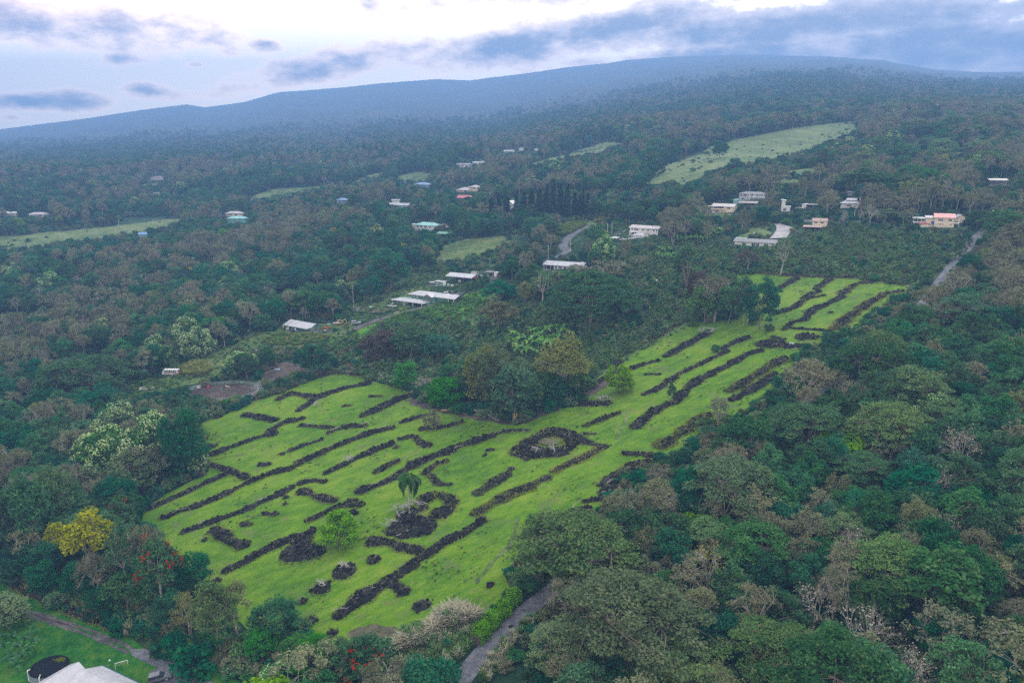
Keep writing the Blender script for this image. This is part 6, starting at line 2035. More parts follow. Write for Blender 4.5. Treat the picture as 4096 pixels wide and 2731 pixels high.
house('long low white house with a dark roof above the grassy bank', 'T', (700, 776), (1178, 778), 8.0, 2.9, 'gable', 'wall_white', 'roof_dark', 1.3, .8, wins=[(.19, .27, .3, 1.9, 1), (.42, .51, .3, 1.9, 1), (.525, .61, .3, 1.9, 1), (.73, .79, 1.2, .9, 1), (.91, .96, 1.2, .9, 1)], extra=x16)
house('old cream cottage with a rust streaked roof', 'T', (1612, 548), (1780, 545), 6.0, 3.6, 'gable', 'wall_cream', 'roof_rust', 1.2, .5, wins=[(.12, .34, 2.0, .9, 2), (.55, .80, 2.0, .9, 2)])
open_shed('lean-to with a rusty brown roof in front of the cream cottage', 'T', (1510, 604), (1712, 600), 6.5, 2.6, 'roof_rust', 'lean_to', .7, flat=True)


def x18(root, L, D_, wh):
    MB().box(-4.2, -.01, 1.5, D_, -1.2, wh - .5).build('side_wall', M['wall_cream'], root)
    MB().prism([(.8, wh - .6), (D_ + .3, wh), (D_ + .3, wh + .12), (.8, wh - .48)], -4.5, -.02, 'x').build('side_roof', M['roof_white'], root)
    MB().box(-10.2, -4.3, 1.4, 1.55, wh - 1.4, wh - 1.28).build('porch_beam', M['trim_white'], root)
    MB().prism([(1.0, wh - 1.1), (6, wh - .7), (6, wh - .58), (1.0, wh - .98)], -10.8, -4.25, 'x').build('porch_roof', M['roof_white'], root)
    shed_posts(root, [(x, 1.5) for x in (-10.0, -8.2, -6.4, -4.6)], -1, wh - 1.1, .08)
    MB().box(-10.2, -4.3, 1.3, 6, 2.2, 2.35).build('porch_floor', M['trim_white'], root)
    for k in range(9):
        MB().box(-10.1 + k * .68, -10.0 + k * .68, 1.36, 1.44, 2.35, 3.2).build('baluster', M['trim_white'], root)
    MB().box(L + .01, L + 2.6, 1.0, 4, 2.4, 2.55).build('balcony_floor', M['trim_white'], root)
    shed_posts(root, [(L + 2.5, 1.1), (L + 2.5, 3.9)], -1, wh - .6, .08)
    MB().box(-1.2, -.3, -.04, 1.49, 1.7, 3.4).build('water_drum', M['trim_blue'], root)
    MB().box(-.01, L + .01, -.07, 0, 2.65, 2.85).build('floor_band', M['trim_white'], root)


house('large cream two-storey house with a pinkish red metal roof by the highway', 'U', (1285, 797), (1520, 797), 9.0, 5.6, 'gable', 'wall_cream', 'roof_red', 1.8, .5, wins=[(.18, .43, 3.6, 1.1, 2), (.69, .87, 3.6, 1.1, 2), (.14, .18, 1.5, .8, 0), (.26, .36, 1.6, .5, 1), (.42, .46, 1.5, .8, 0), (.82, .86, 1.5, .8, 0)], extra=x18)
house('low cream annexe with a dark red roof left of the pinkish red roofed house', 'U', (1110, 796), (1228, 792), 5.5, 2.2, 'gable', 'wall_cream', 'roof_red', .9, .4, cat='annexe', name='annexe')
house('small cream gabled building right of the pinkish red roofed house', 'U', (1560, 742), (1650, 738), 6.0, 3.2, 'gable_y', 'wall_cream', 'roof_white', 1.2, .4, cat='outbuilding', name='outbuilding')
house('low dark grey house half hidden high on the right slope', 'U', (1945, 300), (2145, 300), 8, 3.4, 'gable', 'wall_dark', 'roof_dark', .9, .8, wins=[(.72, .95, .8, 1.5, 2)])
# farther houses
FARH = [
    ('G', (1530, 662), (1650, 658), 8, 4.8, 'hip', 'wall_teal', 'roof_teal', 1.8, 'teal two-storey house with a teal roof in the left woods', [(.1, .2, 2.9, 1.2), (.35, .5, 2.9, 1.2), (.62, .72, 2.9, 1.2), (.3, .5, .5, 1.4)]),
    ('G', (1516, 616), (1618, 614), 8, 3.2, 'hip', 'wall_cream', 'roof_pale', 1.8, 'cream hip-roofed house just behind the teal house', [(.2, .4, 1.2, 1.2), (.6, .8, 1.2, 1.2)]),
    ('G', (194, 626), (322, 618), 9, 3.4, 'hip', 'wall_white', 'roof_pale', 1.9, 'white house with a pale hipped roof at the far left', [(.1, .3, 1.2, 1.2), (.5, .7, 1.2, 1.2)]),
    ('G', (-20, 612), (46, 610), 8, 3.0, 'hip', 'wall_white', 'roof_white', 1.6, 'white roofed house cut by the left edge', []),
    ('G', (52, 612), (130, 610), 8, 2.6, 'hip', 'wall_white', 'roof_pale', 1.6, 'pale roofed house second from the left edge', []),
    ('G', (492, 620), (536, 618), 6, 2.4, 'gable', 'wall_white', 'roof_grey', 1.2, 'small grey-roofed house right of the far left white house', []),
    ('G', (622, 620), (672, 620), 6, 2.0, 'gable', 'wall_white', 'roof_white', 1.0, 'small bright white roof above the dark tree belt', []),
    ('G', (940, 752), (985, 748), 6, 2.4, 'gable', 'wall_blue', 'roof_blue', 1.4, 'little blue roofed hut at the end of the left pasture', []),
    ('G', (1210, 566), (1500, 562), 9, 1.8, 'flat', 'wall_dark', 'roof_grey', .3, 'very long low dark building behind the left woods', []),
    ('G', (2264, 537), (2330, 533), 7, 5.0, 'hip', 'wall_blue', 'roof_blue', 1.6, 'blue-grey two-storey house above the left woods', [(.2, .4, 3, 1.2), (.6, .8, 3, 1.2)]),
    ('G', (1010, 372), (1100, 370), 12, 3.0, 'hip', 'wall_white', 'roof_brown', 2.6, 'big brown-roofed house far off beside a bright green lawn', []),
    ('G', (1036, 478), (1070, 477), 6, 2.6, 'gable', 'wall_white', 'roof_brown', 1.6, 'brown gabled cottage far off in the left woods', []),
    ('G', (820, 228), (868, 227), 8, 2.4, 'gable', 'wall_white', 'roof_white', 1.6, 'distant pale house highest on the left slope', []),
    ('G', (1016, 274), (1060, 272), 9, 3.0, 'gable', 'wall_white', 'roof_white', 1.6, 'distant white house on the left slope with a wide white front', []),
    ('G', (1148, 273), (1166, 272), 6, 3.0, 'gable', 'wall_white', 'roof_pale', 1.2, 'tiny distant white cottage right of the wide white front', []),
    ('G', (1346, 234), (1394, 233), 9, 2.2, 'gable', 'wall_white', 'roof_pale', 1.6, 'distant long pale roof at the left end of the far meadow', []),
    ('G', (1706, 222), (1760, 220), 9, 2.6, 'gable', 'wall_white', 'roof_white', 1.4, 'distant white house beside the far meadow', []),
    ('G', (1706, 236), (1730, 235), 6, 2.2, 'gable', 'wall_white', 'roof_white', 1.0, 'small white house just below its neighbour at the far meadow', []),
    ('G', (1322, 330), (1360, 328), 8, 2.8, 'gable', 'wall_white', 'roof_blue', 1.6, 'distant house with a blue-grey roof beside a tall conifer', []),
    ('G', (1578, 328), (1636, 326), 8, 2.6, 'gable', 'wall_dark', 'roof_grey', 1.6, 'distant dark house with grey roof in the middle left', []),
    ('G', (1926, 176), (1950, 175), 7, 2.4, 'gable', 'wall_white', 'roof_white', 1.0, 'left one of two tiny far white houses under the mountain', []),
    ('G', (1958, 176), (1984, 175), 7, 2.4, 'gable', 'wall_white', 'roof_white', 1.0, 'right one of two tiny far white houses under the mountain', []),
    ('G', (126, 446), (160, 442), 8, 2.4, 'gable', 'wall_grey', 'roof_grey', 1.4, 'dim grey roof in the far left haze', []),
    ('M', (600, 428), (688, 424), 9, 4.6, 'hip', 'wall_blue', 'roof_blue', 2.0, 'bright blue house with a blue roof in the middle distance', [(.15, .3, 2.8, 1.2), (.55, .75, 2.8, 1.2)]),
    ('M', (780, 428), (836, 424), 8, 3.0, 'gable_y', 'wall_blue', 'roof_blue', 2.2, 'darker blue gabled house right of the bright blue house', []),
    ('M', (884, 452), (980, 450), 11, 2.4, 'hip', 'wall_cream', 'roof_pale', 2.6, 'cream house with a wide pale hipped roof', [(.5, .7, .8, 1.1)]),
    ('M', (966, 448), (1022, 446), 9, 4.6, 'hip', 'wall_cream', 'roof_pale', 2.0, 'taller cream house joined behind the wide pale hipped roof', [(.3, .5, 2.8, 1.2), (.6, .8, 2.8, 1.2)]),
    ('M', (886, 506), (974, 502), 9, 2.6, 'gable', 'wall_brown', 'roof_red', 2.2, 'brown house with a pink-red roof below the cream houses', [(.2, .4, .9, 1.1)]),
    ('M', (424, 558), (556, 556), 9, 3.2, 'gable', 'wall_grey', 'roof_grey', 1.6, 'long grey-roofed house among trees left of the middle', [(.3, .5, 1, 1.2)]),
    ('M', (450, 536), (498, 534), 7, 4.2, 'flat', 'wall_white', 'roof_white', .4, 'white box house behind the long grey-roofed house', []),
    ('M', (566, 578), (618, 574), 7, 4.4, 'gable_y', 'wall_brown', 'roof_pale', 1.4, 'brown gabled house right of the long grey-roofed house', [(.3, .6, 2.6, 1.2)]),
    ('M', (1222, 582), (1260, 582), 6, 7.0, 'gable_y', 'wall_grey', 'roof_white', 2.0, 'tall narrow pale grey tower house in front of the conifers', [(.2, .45, 1, 1.4), (.2, .45, 4, 1.4), (.6, .85, 4, 1.4)]),
    ('M', (884, 284), (966, 282), 11, 4.0, 'flat', 'wall_white', 'roof_white', .5, 'long white flat-roofed house on the hillside above the conifers', [(.1, .3, 1.4, 1.4, 3), (.4, .6, 1.4, 1.4, 3), (.7, .9, 1.4, 1.4, 3)]),
    ('M', (992, 268), (1036, 266), 9, 3.0, 'gable', 'wall_white', 'roof_white', 1.2, 'white house right of the long flat-roofed house', []),
    ('M', (1042, 266), (1072, 264), 8, 3.0, 'gable', 'wall_cream', 'roof_pale', 1.2, 'cream house at the right end of the hillside group', []),
    ('M', (1202, 186), (1262, 184), 10, 2.2, 'gable', 'wall_white', 'roof_white', 1.2, 'distant white roof left of the far white cube', []),
    ('M', (1302, 173), (1330, 172), 8, 4.0, 'flat', 'wall_white', 'roof_white', .3, 'far white cube of a house on the upper slope', []),
    ('M', (1408, 175), (1448, 174), 8, 2.0, 'gable', 'wall_white', 'roof_white', 1.0, 'distant white roof right of the far white cube', []),
    ('M', (276, 132), (308, 131), 9, 2.6, 'flat', 'wall_white', 'roof_white', .3, 'far off long white building under the mountain', []),
    ('T', (380, 192), (412, 190), 5, 2.2, 'flat', 'wall_white', 'roof_white', .2, 'small white hut in the trees above the cream two-storey house', []),
    ('U', (1388, 190), (1420, 188), 6, 2.4, 'flat', 'wall_white', 'roof_white', .2, 'little white roof among the trees on the upper right slope', []),
    ('U', (265, 425), (345, 425), 6, 2.4, 'flat', 'wall_grey', 'roof_grey', .2, 'grey hut behind the hip-roofed white house', []),
]
for (z, a, b, dp, wh, rf, wl, rm, rs_, lab, wn) in FARH:
    house(lab, z, a, b, dp, wh, rf, wl, rm, rs_, .8, wins=wn, group=None)


# ------------------------------------------------------------------ the house at the bottom left
def at_height(z, x, y, hh):
    """the point in the ray of a photo pixel that stands hh metres above the ground"""
    u, v = px(z, (x, y)); d = ray(u, v)
    lo, hi = 20.0, 900.0
    for _ in range(40):
        m = (lo + hi) / 2; q = d * m
        if CAMZ + q[2] - h(q[0], q[1]) - hh > 0: lo = m
        else: hi = m
    q = d * lo
    return Vector((q[0], q[1], CAMZ + q[2]))


c0 = at_height('X', 640, 765, 5.0); e0 = at_height('X', 905, 762, 3.4); e1 = at_height('X', 1430, 973, 3.4)
ux = Vector((e1.x - e0.x, e1.y - e0.y)).normalized()                 # long eave direction
yaw0 = math.atan2(ux.y, ux.x)
Hroot = thing('near_house', 'white metal-roofed house with blue eaves at the bottom left corner', 'house', (e0.x, e0.y, h(e0.x, e0.y)), yaw0)
Lh = (Vector((e1.x - e0.x, e1.y - e0.y))).length + 6
# local frame: x along the far eave towards the lower right, -y towards the camera side
gable(0, Lh, -9.0, 0, 3.3, 1.9, .0, .16).build('roof', M['roof_white'], Hroot)
MB().box(.5, Lh - .5, -8.5, -.5, -2.0, 3.15).build('wall', M['wall_white'], Hroot)
cl = Vector((c0.x - e0.x, c0.y - e0.y)); lx, ly = cl.dot(ux), cl.dot(Vector((-ux.y, ux.x)))
gable(lx - 3.7, lx + 3.7, ly - 15, ly, 3.3, 2.0, .0, .16, along='y').build('wing_roof', M['roof_white'], Hroot)
MB().prism([(lx - 3.4, -2.0), (lx - 3.4, 3.15), (lx, 4.95), (lx + 3.4, 3.15), (lx + 3.4, -2.0)], ly - 14.5, ly - .4).build('wing_wall', M['wall_white'], Hroot)
MB().box(-.02, Lh, .0, .10, 3.02, 3.32).build('eave_trim', M['trim_blue'], Hroot)
for k in (0, 1):
    sk = MB().add([(6.2 + k * 1.5, -1.1, 3.3 + .42), (7.5 + k * 1.5, -1.1, 3.3 + .42), (7.5 + k * 1.5, -3.0, 3.3 + 1.22), (6.2 + k * 1.5, -3.0, 3.3 + 1.22)], [(0, 1, 2, 3)])
    sk.build('skylight', M['deadpanel'] if 'deadpanel' in M else M['glass'], Hroot)

# ------------------------------------------------------------------ water tank
tp = WZ('X', 300, 870)
tank = thing('water_tank', 'round grey corrugated water tank with a black cover beside the white roofed house', 'water tank', tp)
n, r = 96, 3.9
V, F = [], []
for i, zz in enumerate((-.6, 2.0)):
    for k in range(n):
        a = 2 * PI * k / n; q = r + .05 * (k % 2)
        V.append((q * math.cos(a), q * math.sin(a), zz))
for k in range(n):
    F.append((k, (k + 1) % n, n + (k + 1) % n, n + k))
paint('tank_metal', (.16, .20, .24), rough=.5)
MB().add(V, F).build('wall', M['tank_metal'], tank)
paint('tank_cover', (.010, .012, .016), rough=1.0, spec=.0)
cv = MB()
rings = [(r + .14, 1.95), (r + .14, 2.06), (r * .66, 2.22), (r * .33, 2.34), (.0, 2.40)]
for q, zz in rings[:-1]:
    cv.v += [(q * math.cos(2 * PI * k / 40), q * math.sin(2 * PI * k / 40), zz) for k in range(40)]
cv.v.append((0, 0, 2.40))
for i in range(3):
    cv.f += [(i * 40 + k, i * 40 + (k + 1) % 40, (i + 1) * 40 + (k + 1) % 40, (i + 1) * 40 + k) for k in range(40)]
cv.f += [(120 + k, 120 + (k + 1) % 40, 160) for k in range(40)]
cv.build('cover', M['tank_cover'], tank, True)
rng = np.random.default_rng(8)
Cg = np.column_stack([rng.normal(1.3, .55, 260), rng.normal(1.9, .45, 260), np.full(260, 2.2)])
GV, GF = grass_np(rng, Cg, rng.uniform(.15, .35, 260), .3)
g_ = new_obj('moss_patch', mesh_np('moss_patch', GV, GF), LM['yellow'], tank); g_['kind'] = 'stuff'
for a in (3.6, 4.75):
    MB().tube([((r + .25) * math.cos(a), (r + .25) * math.sin(a), -.4), ((r + .25) * math.cos(a), (r + .25) * math.sin(a), 2.3), ((r - .3) * math.cos(a), (r - .3) * math.sin(a), 2.5)], .12, 8).build('pipe', M['trim_white'], tank)

# ================================================================== vehicles
for nm, c in (('car_white', (.62, .63, .64)), ('car_silver', (.36, .38, .40)), ('car_dark', (.025, .028, .033)), ('car_blue', (.03, .05, .09)), ('car_red', (.50, .035, .03)), ('machine_yellow', (.50, .27, .03)), ('machine_red', (.55, .06, .025)), ('car_grey', (.12, .13, .14))):
    M[nm] = simple(nm, c, .28, var=.04, spec=.55)
M['tyre'] = simple('tyre_rubber', (.016, .016, .017), .9)
M['lamp_white'] = simple('head_lamp', (.6, .6, .58), .2)
M['lamp_red'] = simple('tail_lamp', (.30, .015, .012), .25)
M['rail'] = simple('galvanised_rail', (.34, .36, .37), .5, .3)
M['pole'] = simple('weathered_pole', (.24, .21, .18), .9, var=.25)
M['polewhite'] = simple('pale_pole', (.45, .43, .40), .85, var=.2)


def facing(z, a, b):
    A, B = WZ(z, *a), WZ(z, *b)
    return A, B, math.atan2(B.y - A.y, B.x - A.x)


def vehicle(label, z, rear, front, paintm, style='suv', L=None, cat='car', name='parked_car', yaw=None):
    """rear and front wheels' ground points as seen in the photograph"""
    A, B, y = facing(z, rear, front)
    y = y if yaw is None else yaw
    Lc = L or {'suv': 4.8, 'pickup': 5.4, 'sedan': 4.6, 'van': 5.0}[style]
    c = (A + B) / 2
    rt = thing(name, label, cat, (c.x, c.y, h(c.x, c.y) + .02), y)
    e = .3
    rt.rotation_euler[1] = -math.atan2(h(c.x + math.cos(y), c.y + math.sin(y)) - h(c.x - math.cos(y), c.y - math.sin(y)), 2)
    w_ = .92
    hl = Lc / 2
    hb = 1.0 if style != 'sedan' else .85
    body = MB().prism([(-hl, .42), (-hl, hb - .08), (-hl + .1, hb), (hl - 1.3, hb), (hl - .15, hb - .14), (hl, hb - .35), (hl, .42)], -w_, w_)
    body.build('body', M[paintm], rt, bevel=.06)
    if style == 'suv' or style == 'van':
        cab = [(-hl + .12, hb), (-hl + .35, 1.72), (hl - 2.2, 1.76), (hl - 1.35, hb)]
    elif style == 'pickup':
        cab = [(-.45, hb), (-.30, 1.72), (hl - 2.3, 1.74), (hl - 1.45, hb)]
    else:
        cab = [(-hl + .45, hb), (-hl + 1.2, 1.38), (hl - 2.2, 1.40), (hl - 1.3, hb)]
    MB().prism(cab, -w_ + .12, w_ - .12).build('cabin', M['glass'], rt, bevel=.05)
    top = [(x, z_) for x, z_ in cab[1:3]]
    MB().box(top[0][0] - .02, top[1][0] + .02, -w_ + .10, w_ - .10, top[0][1] - .04, top[0][1] + .06).build('roof', M[paintm], rt, bevel=.03)
    for xx in (cab[0][0] + .05, (cab[0][0] + cab[3][0]) / 2 + .1):
        for s in (-1, 1):
            MB().tube([(xx, s * (w_ - .10), hb), (xx + (cab[1][0] - cab[0][0]) * .8, s * (w_ - .13), top[0][1])], .05, 5).build('pillar', M[paintm], rt)
    if style == 'pickup':
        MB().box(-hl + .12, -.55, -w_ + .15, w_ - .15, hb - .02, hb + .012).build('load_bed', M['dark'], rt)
    wm = None
    for xx in (-hl + .95, hl - .95):
        for s in (-1, 1):
            t_ = MB().wheel((0, 0, 0), .37, .24).build('wheel', M['tyre'], rt, loc=(xx, s * (w_ - .05), .37))
            MB().wheel((0, s * .125, 0), .22, .02, 10).build('rim', M['car_silver'], t_)
    for s in (-1, 1):
        MB().box(hl - .06, hl + .02, s * .62 - .16, s * .62 + .16, hb - .38, hb - .22).build('headlight', M['lamp_white'], rt)
        MB().box(-hl - .02, -hl + .05, s * .72 - .1, s * .72 + .1, hb - .36, hb - .12).build('tail_light', M['lamp_red'], rt)
    return rt


vehicle('dark grey off-road car with silver roof on the driveway by the white roofed house', 'X', (1490, 965), (1700, 905), 'car_grey', 'suv')
vehicle('white pickup truck parked on the grass by the green two-storey house', 'P', (1385, 650), (1325, 645), 'car_white', 'pickup', cat='pickup truck', name='pickup_truck')
vehicle('dark blue pickup truck in front of the green cabin', 'Q', (1360, 370), (1460, 375), 'car_blue', 'pickup', cat='pickup truck', name='pickup_truck')
vehicle('white car under the carport end of the green two-storey house', 'P', (1930, 520), (1880, 525), 'car_white', 'suv')
vehicle('dark car deeper under the carport of the green two-storey house', 'P', (1975, 508), (1940, 512), 'car_dark', 'sedan')
vehicle('silver car beside the trimmed hedge above the open shed', 'S', (50, 912), (95, 910), 'car_silver', 'sedan')
vehicle('white pickup below the white two-storey house', 'S', (1870, 462), (1825, 464), 'car_white', 'pickup', cat='pickup truck', name='pickup_truck')
vehicle('white car left of the hut on the house drive', 'S', (1720, 476), (1765, 474), 'car_white', 'sedan')
vehicle('silver van on the highway left of the pinkish red roofed house', 'U', (965, 728), (885, 728), 'car_silver', 'suv')
vehicle('white topped dark car below the pale topped bare trees', 'U', (200, 738), (260, 736), 'car_dark', 'suv')
vehicle('dark car on the highway right of the pinkish red roofed house', 'U', (1765, 722), (1805, 720), 'car_dark', 'sedan')
vehicle('white car parked at the side of the cream two-storey house', 'T', (655, 342), (700, 340), 'car_white', 'sedan')
vehicle('white car beside the white block wall house', 'T', (1440, 338), (1490, 336), 'car_white', 'sedan')
vehicle('dark car in the flat carport', 'T', (1535, 345), (1590, 343), 'car_dark', 'sedan')
vehicle('blue car at the right end of the flat carport', 'T', (1620, 340), (1665, 336), 'car_blue', 'sedan')
vehicle('black car below the rusty lean-to', 'T', (1420, 650), (1470, 650), 'car_dark', 'suv')
vehicle('white car at the right edge of the photo on the upper slope', 'U', (2300, 298), (2350, 296), 'car_white', 'suv')


def bus(z, rear, front):
    A, B, y = facing(z, rear, front)
    c = (A + B) / 2
    t = thing('minibus', 'white minibus with blue and red side stripes parked on the grass', 'bus', (c.x, c.y, c.z + .02), y)
    L, w_ = 3.6, 1.1
    MB().prism([(-L, .5), (-L, 2.85), (L - .75, 2.85), (L - .15, 1.6), (L, 1.35), (L, .5)], -w_, w_).build('body', M['car_white'], t, bevel=.08)
    for s in (-1, 1):
        for k in range(6):
            MB().box(-L + .35 + k * .98, -L + 1.18 + k * .98, s * w_ - .02, s * w_ + .025, 1.65, 2.45).build('window', M['glass'], t)
        MB().box(-L + .2, L - .6, s * w_ - .01, s * w_ + .015, 1.15, 1.40).build('stripe', M['car_blue'], t)
        MB().box(-L + .2, L - 1.4, s * w_ - .01, s * w_ + .016, .90, 1.08).build('stripe', M['car_red'], t)
        for x in (-L + 1.4, L - 1.2):
            q = MB().wheel((0, 0, 0), .42, .26).build('wheel', M['tyre'], t, loc=(x, s * (w_ - .1), .42))
            MB().wheel((0, s * .14, 0), .24, .02, 10).build('rim', M['car_silver'], q)
        MB().box(L - .06, L + .03, s * .8 - .18, s * .8 + .18, .85, 1.1).build('headlight', M['lamp_white'], t)
    MB().prism([(L - .72, 2.6), (L - .68, 2.62), (L - .10, 1.68), (L - .16, 1.64)], -w_ + .15, w_ - .15).build('windscreen', M['glass'], t)
    MB().box(L - .02, L + .12, -w_, w_, .45, .72).build('bumper', M['car_dark'], t)
    MB().box(-L - .02, -L + .02, -.8, .8, 1.6, 2.5).build('rear_window', M['glass'], t)


bus('D', (1200, 668), (1100, 675))


def trailer():
    A, B, y = facing('D', (1310, 680), (1232, 668))
    c = (A + B) / 2
    t = thing('flatbed_trailer', 'black twin-axle trailer right of the white minibus', 'trailer', (c.x, c.y, c.z), y)
    MB().box(-2.4, 2.0, -.95, .95, .62, .74).build('deck', M['car_dark'], t)
    for s in (-1, 1):
        MB().box(-2.4, 2.0, s * .95 - .04, s * .95 + .04, .74, 1.25).build('side_panel', M['car_dark'], t)
        for x in (-1.3, -.45):
            q = MB().wheel((0, 0, 0), .36, .22).build('wheel', M['tyre'], t, loc=(x, s * 1.1, .36))
            MB().wheel((0, s * .12, 0), .2, .02, 10).build('rim', M['car_white'], q)
    MB().tube([(2.0, .7, .6), (3.3, 0, .5)], .06, 5).tube([(2.0, -.7, .6), (3.3, 0, .5)], .06, 5).build('drawbar', M['car_dark'], t)
    MB().box(2.0, 2.08, -.95, .95, .74, 1.5).build('headboard', M['car_dark'], t)


trailer()


def tractor(label, z, rear, front, mat, name='tractor', s=1.0):
    A, B, y = facing(z, rear, front)
    c = (A + B) / 2
    t = thing(name, label, 'tractor', (c.x, c.y, c.z), y)
    t.scale = (s, s, s)
    MB().prism([(-.2, .65), (-.2, 1.25), (1.4, 1.15), (1.5, .65)], -.38, .38).build('bonnet', M[mat], t, bevel=.05)
    MB().box(-1.1, -.2, -.5, .5, .6, .95).build('chassis', M[mat], t, bevel=.04)
    MB().prism([(-.95, .95), (-1.1, 1.5), (-.95, 1.52), (-.8, 1.1), (-.4, 1.1), (-.4, .95)], -.28, .28).build('seat', M['dark'], t)
    for sd in (-1, 1):
        MB().wheel((0, 0, 0), .62, .36).build('wheel', M['tyre'], t, loc=(-.75, sd * .75, .62))
        MB().wheel((0, 0, 0), .36, .22).build('wheel', M['tyre'], t, loc=(1.1, sd * .6, .36))
        MB().prism([(-1.45, .9), (-1.2, 1.35), (-.4, 1.35), (-.1, .95), (-.35, 1.22), (-1.1, 1.22)], sd * .75 - .2, sd * .75 + .2).build('mudguard', M[mat], t)
        MB().tube([(-1.05, sd * .5, 1.3), (-1.05, sd * .5, 2.2)], .04, 5).build('roll_bar', M['dark'], t)
        MB().tube([(.3, sd * .5, .9), (1.6, sd * .5, .8), (2.1, sd * .5, .3)], .06, 5).build('loader_arm', M[mat], t)
    MB().tube([(-1.05, -.5, 2.2), (-1.05, .5, 2.2)], .04, 5).build('roll_bar', M['dark'], t)
    MB().prism([(2.0, .1), (2.0, .65), (2.1, .65), (2.6, .15), (2.6, .1)], -.8, .8).build('bucket', M[mat], t)
    MB().tube([(-.15, 0, 1.2), (-.3, 0, 1.45)], .15, 8).build('steering_wheel', M['dark'], t)
    return t


tractor('orange-red small tractor beside the green cabin', 'Q', (1815, 350), (1755, 345), 'machine_red')
tractor('red loader next to the white minibus', 'D', (1205, 672), (1180, 672), 'machine_red', s=.9)
tractor('bright red tractor under the edge of the tall open-sided shed', 'P', (2235, 368), (2180, 366), 'car_red', s=1.5)


def excavator():
    A, B, y = facing('Q', (1945, 290), (2040, 288))
    c = WZ('Q', 1950, 290)
    t = thing('mini_excavator', 'orange-yellow excavator with its arm bent in front of parked trucks', 'excavator', (c.x, c.y, c.z), y)
    for s in (-1, 1):
        MB().prism([(-1.2, .15), (-1.0, .55), (1.0, .55), (1.2, .15), (1.0, 0), (-1.0, 0)], s * .75 - .2, s * .75 + .2).build('track', M['tyre'], t)
    MB().box(-1.2, .8, -.8, .8, .65, 1.2).build('body', M['machine_yellow'], t, bevel=.1)
    MB().box(-.5, .6, -.75, .1, 1.2, 2.4).build('cab', M['glass'], t, bevel=.08)
    MB().box(-.55, .65, -.8, .15, 2.4, 2.5).build('cab_roof', M['machine_yellow'], t)
    MB().tube([(.7, .3, 1.1), (1.6, .3, 2.7), (2.8, .3, 3.0)], [.2, .22, .16], 6).build('boom', M['machine_yellow'], t, True)
    MB().tube([(2.8, .3, 3.0), (3.6, .3, 1.0)], [.15, .11], 6).build('arm', M['machine_yellow'], t, True)
    MB().prism([(3.4, .9), (3.9, 1.0), (3.9, .4), (3.4, .2)], -.1, .7).build('bucket', M['machine_yellow'], t)
    MB().prism([(-1.9, .05), (-1.8, .5), (-1.7, .5), (-1.8, .05)], -.9, .9).build('blade', M['machine_yellow'], t)


excavator()
vehicle('white work truck behind the excavator', 'Q', (1890, 280), (1955, 272), 'car_white', 'pickup', cat='truck', name='work_truck')
vehicle('old pale blue car right of the excavator', 'Q', (2100, 285), (2165, 275), 'car_silver', 'van', cat='van', name='parked_van')


def crate(label, z, x, y, sx_, sy_, sz_, mat, name='crate', cat='crate', rz=.2, legs=False):
    p = WZ(z, x, y)
    t = thing(name, label, cat, p, rz)
    MB().box(-sx_ / 2, sx_ / 2, -sy_ / 2, sy_ / 2, .0, sz_).build('body', M[mat], t, bevel=.04)
    MB().box(-sx_ / 2 - .04, sx_ / 2 + .04, -sy_ / 2 - .04, sy_ / 2 + .04, sz_, sz_ + .08).build('lid', M[mat], t)
    return t


crate('white flat box beside the orange-red tractor', 'Q', 1785, 365, 2.4, 1.0, .5, 'wall_white')
crate('white tank at the left end of the green cabin', 'Q', 1325, 345, 1.2, 1.2, 1.2, 'wall_white', 'tank', 'tank')
crate('white tank next to the green container cabin', 'P', 1900, 428, 1.6, 1.4, 1.9, 'wall_white', 'tank', 'tank')
crate('pale grey box right of the white tank by the container cabin', 'P', 1942, 432, 1.4, 1.2, 1.3, 'wall_grey', 'crate')
crate('white crate among the clutter in front of the tall open-sided shed', 'P', 1985, 436, 1.8, 1.2, 1.0, 'wall_white')
crate('brown crate among the clutter in front of the tall open-sided shed', 'P', 2035, 432, 1.6, 1.2, 1.1, 'wall_brown')
crate('grey machine casing in the right bay of the tall open-sided shed', 'P', 2060, 392, 1.6, 1.4, 1.4, 'wall_grey')
house('small white shed with a flat roof above the bright red tractor', 'P', (2180, 332), (2232, 332), 2.5, 2.6, 'flat', 'wall_white', 'roof_brown', .2, .3, cat='shed', name='shed', wins=[(.2, .8, .6, 1.4)])
open_shed('dark open shelter at the top of the gravel yard', 'S', (125, 896), (200, 892), 3.5, 2.3, 'roof_dark', 'shelter', flat=True)
house('white shipping box with drums beside the dark open shelter', 'S', (222, 900), (270, 905), 2.5, 2.4, 'flat', 'wall_white', 'roof_white', .05, .05, cat='cabin', name='container_cabin')
crate('white drum in the dark open shelter', 'S', 155, 895, .8, .8, 1.1, 'wall_white', 'drum', 'drum')
crate('white washing machine in front of the white shipping box', 'S', 250, 908, .7, .7, .9, 'wall_white', 'appliance', 'appliance')
crate('black low trailer box on the dry yard by the white pickup', 'P', 1385, 690, 4.0, 1.8, .6, 'car_dark', 'trailer_box', 'trailer', .3)
crate('white and red boat-like tub in the gravel patch', 'P', 1130, 655, 1.8, 1.0, .6, 'wall_white', 'tub', 'tub')
crate('pale sheet covering a heap at the near lane', 'C', 310, 130, 1.6, 1.0, .5, 'wall_grey', 'covered_heap', 'covered heap')
crate('white water tub beside the tall grass, above the riding ring', 'Q', 985, 592, 3.0, 1.2, .4, 'wall_white', 'trough', 'trough', .1)
crate('white tarp covered bundle in the scrub right of the dome tree', 'S', 2143, 975, 1.4, 1.0, 1.5, 'wall_white', 'covered_bundle', 'bundle')
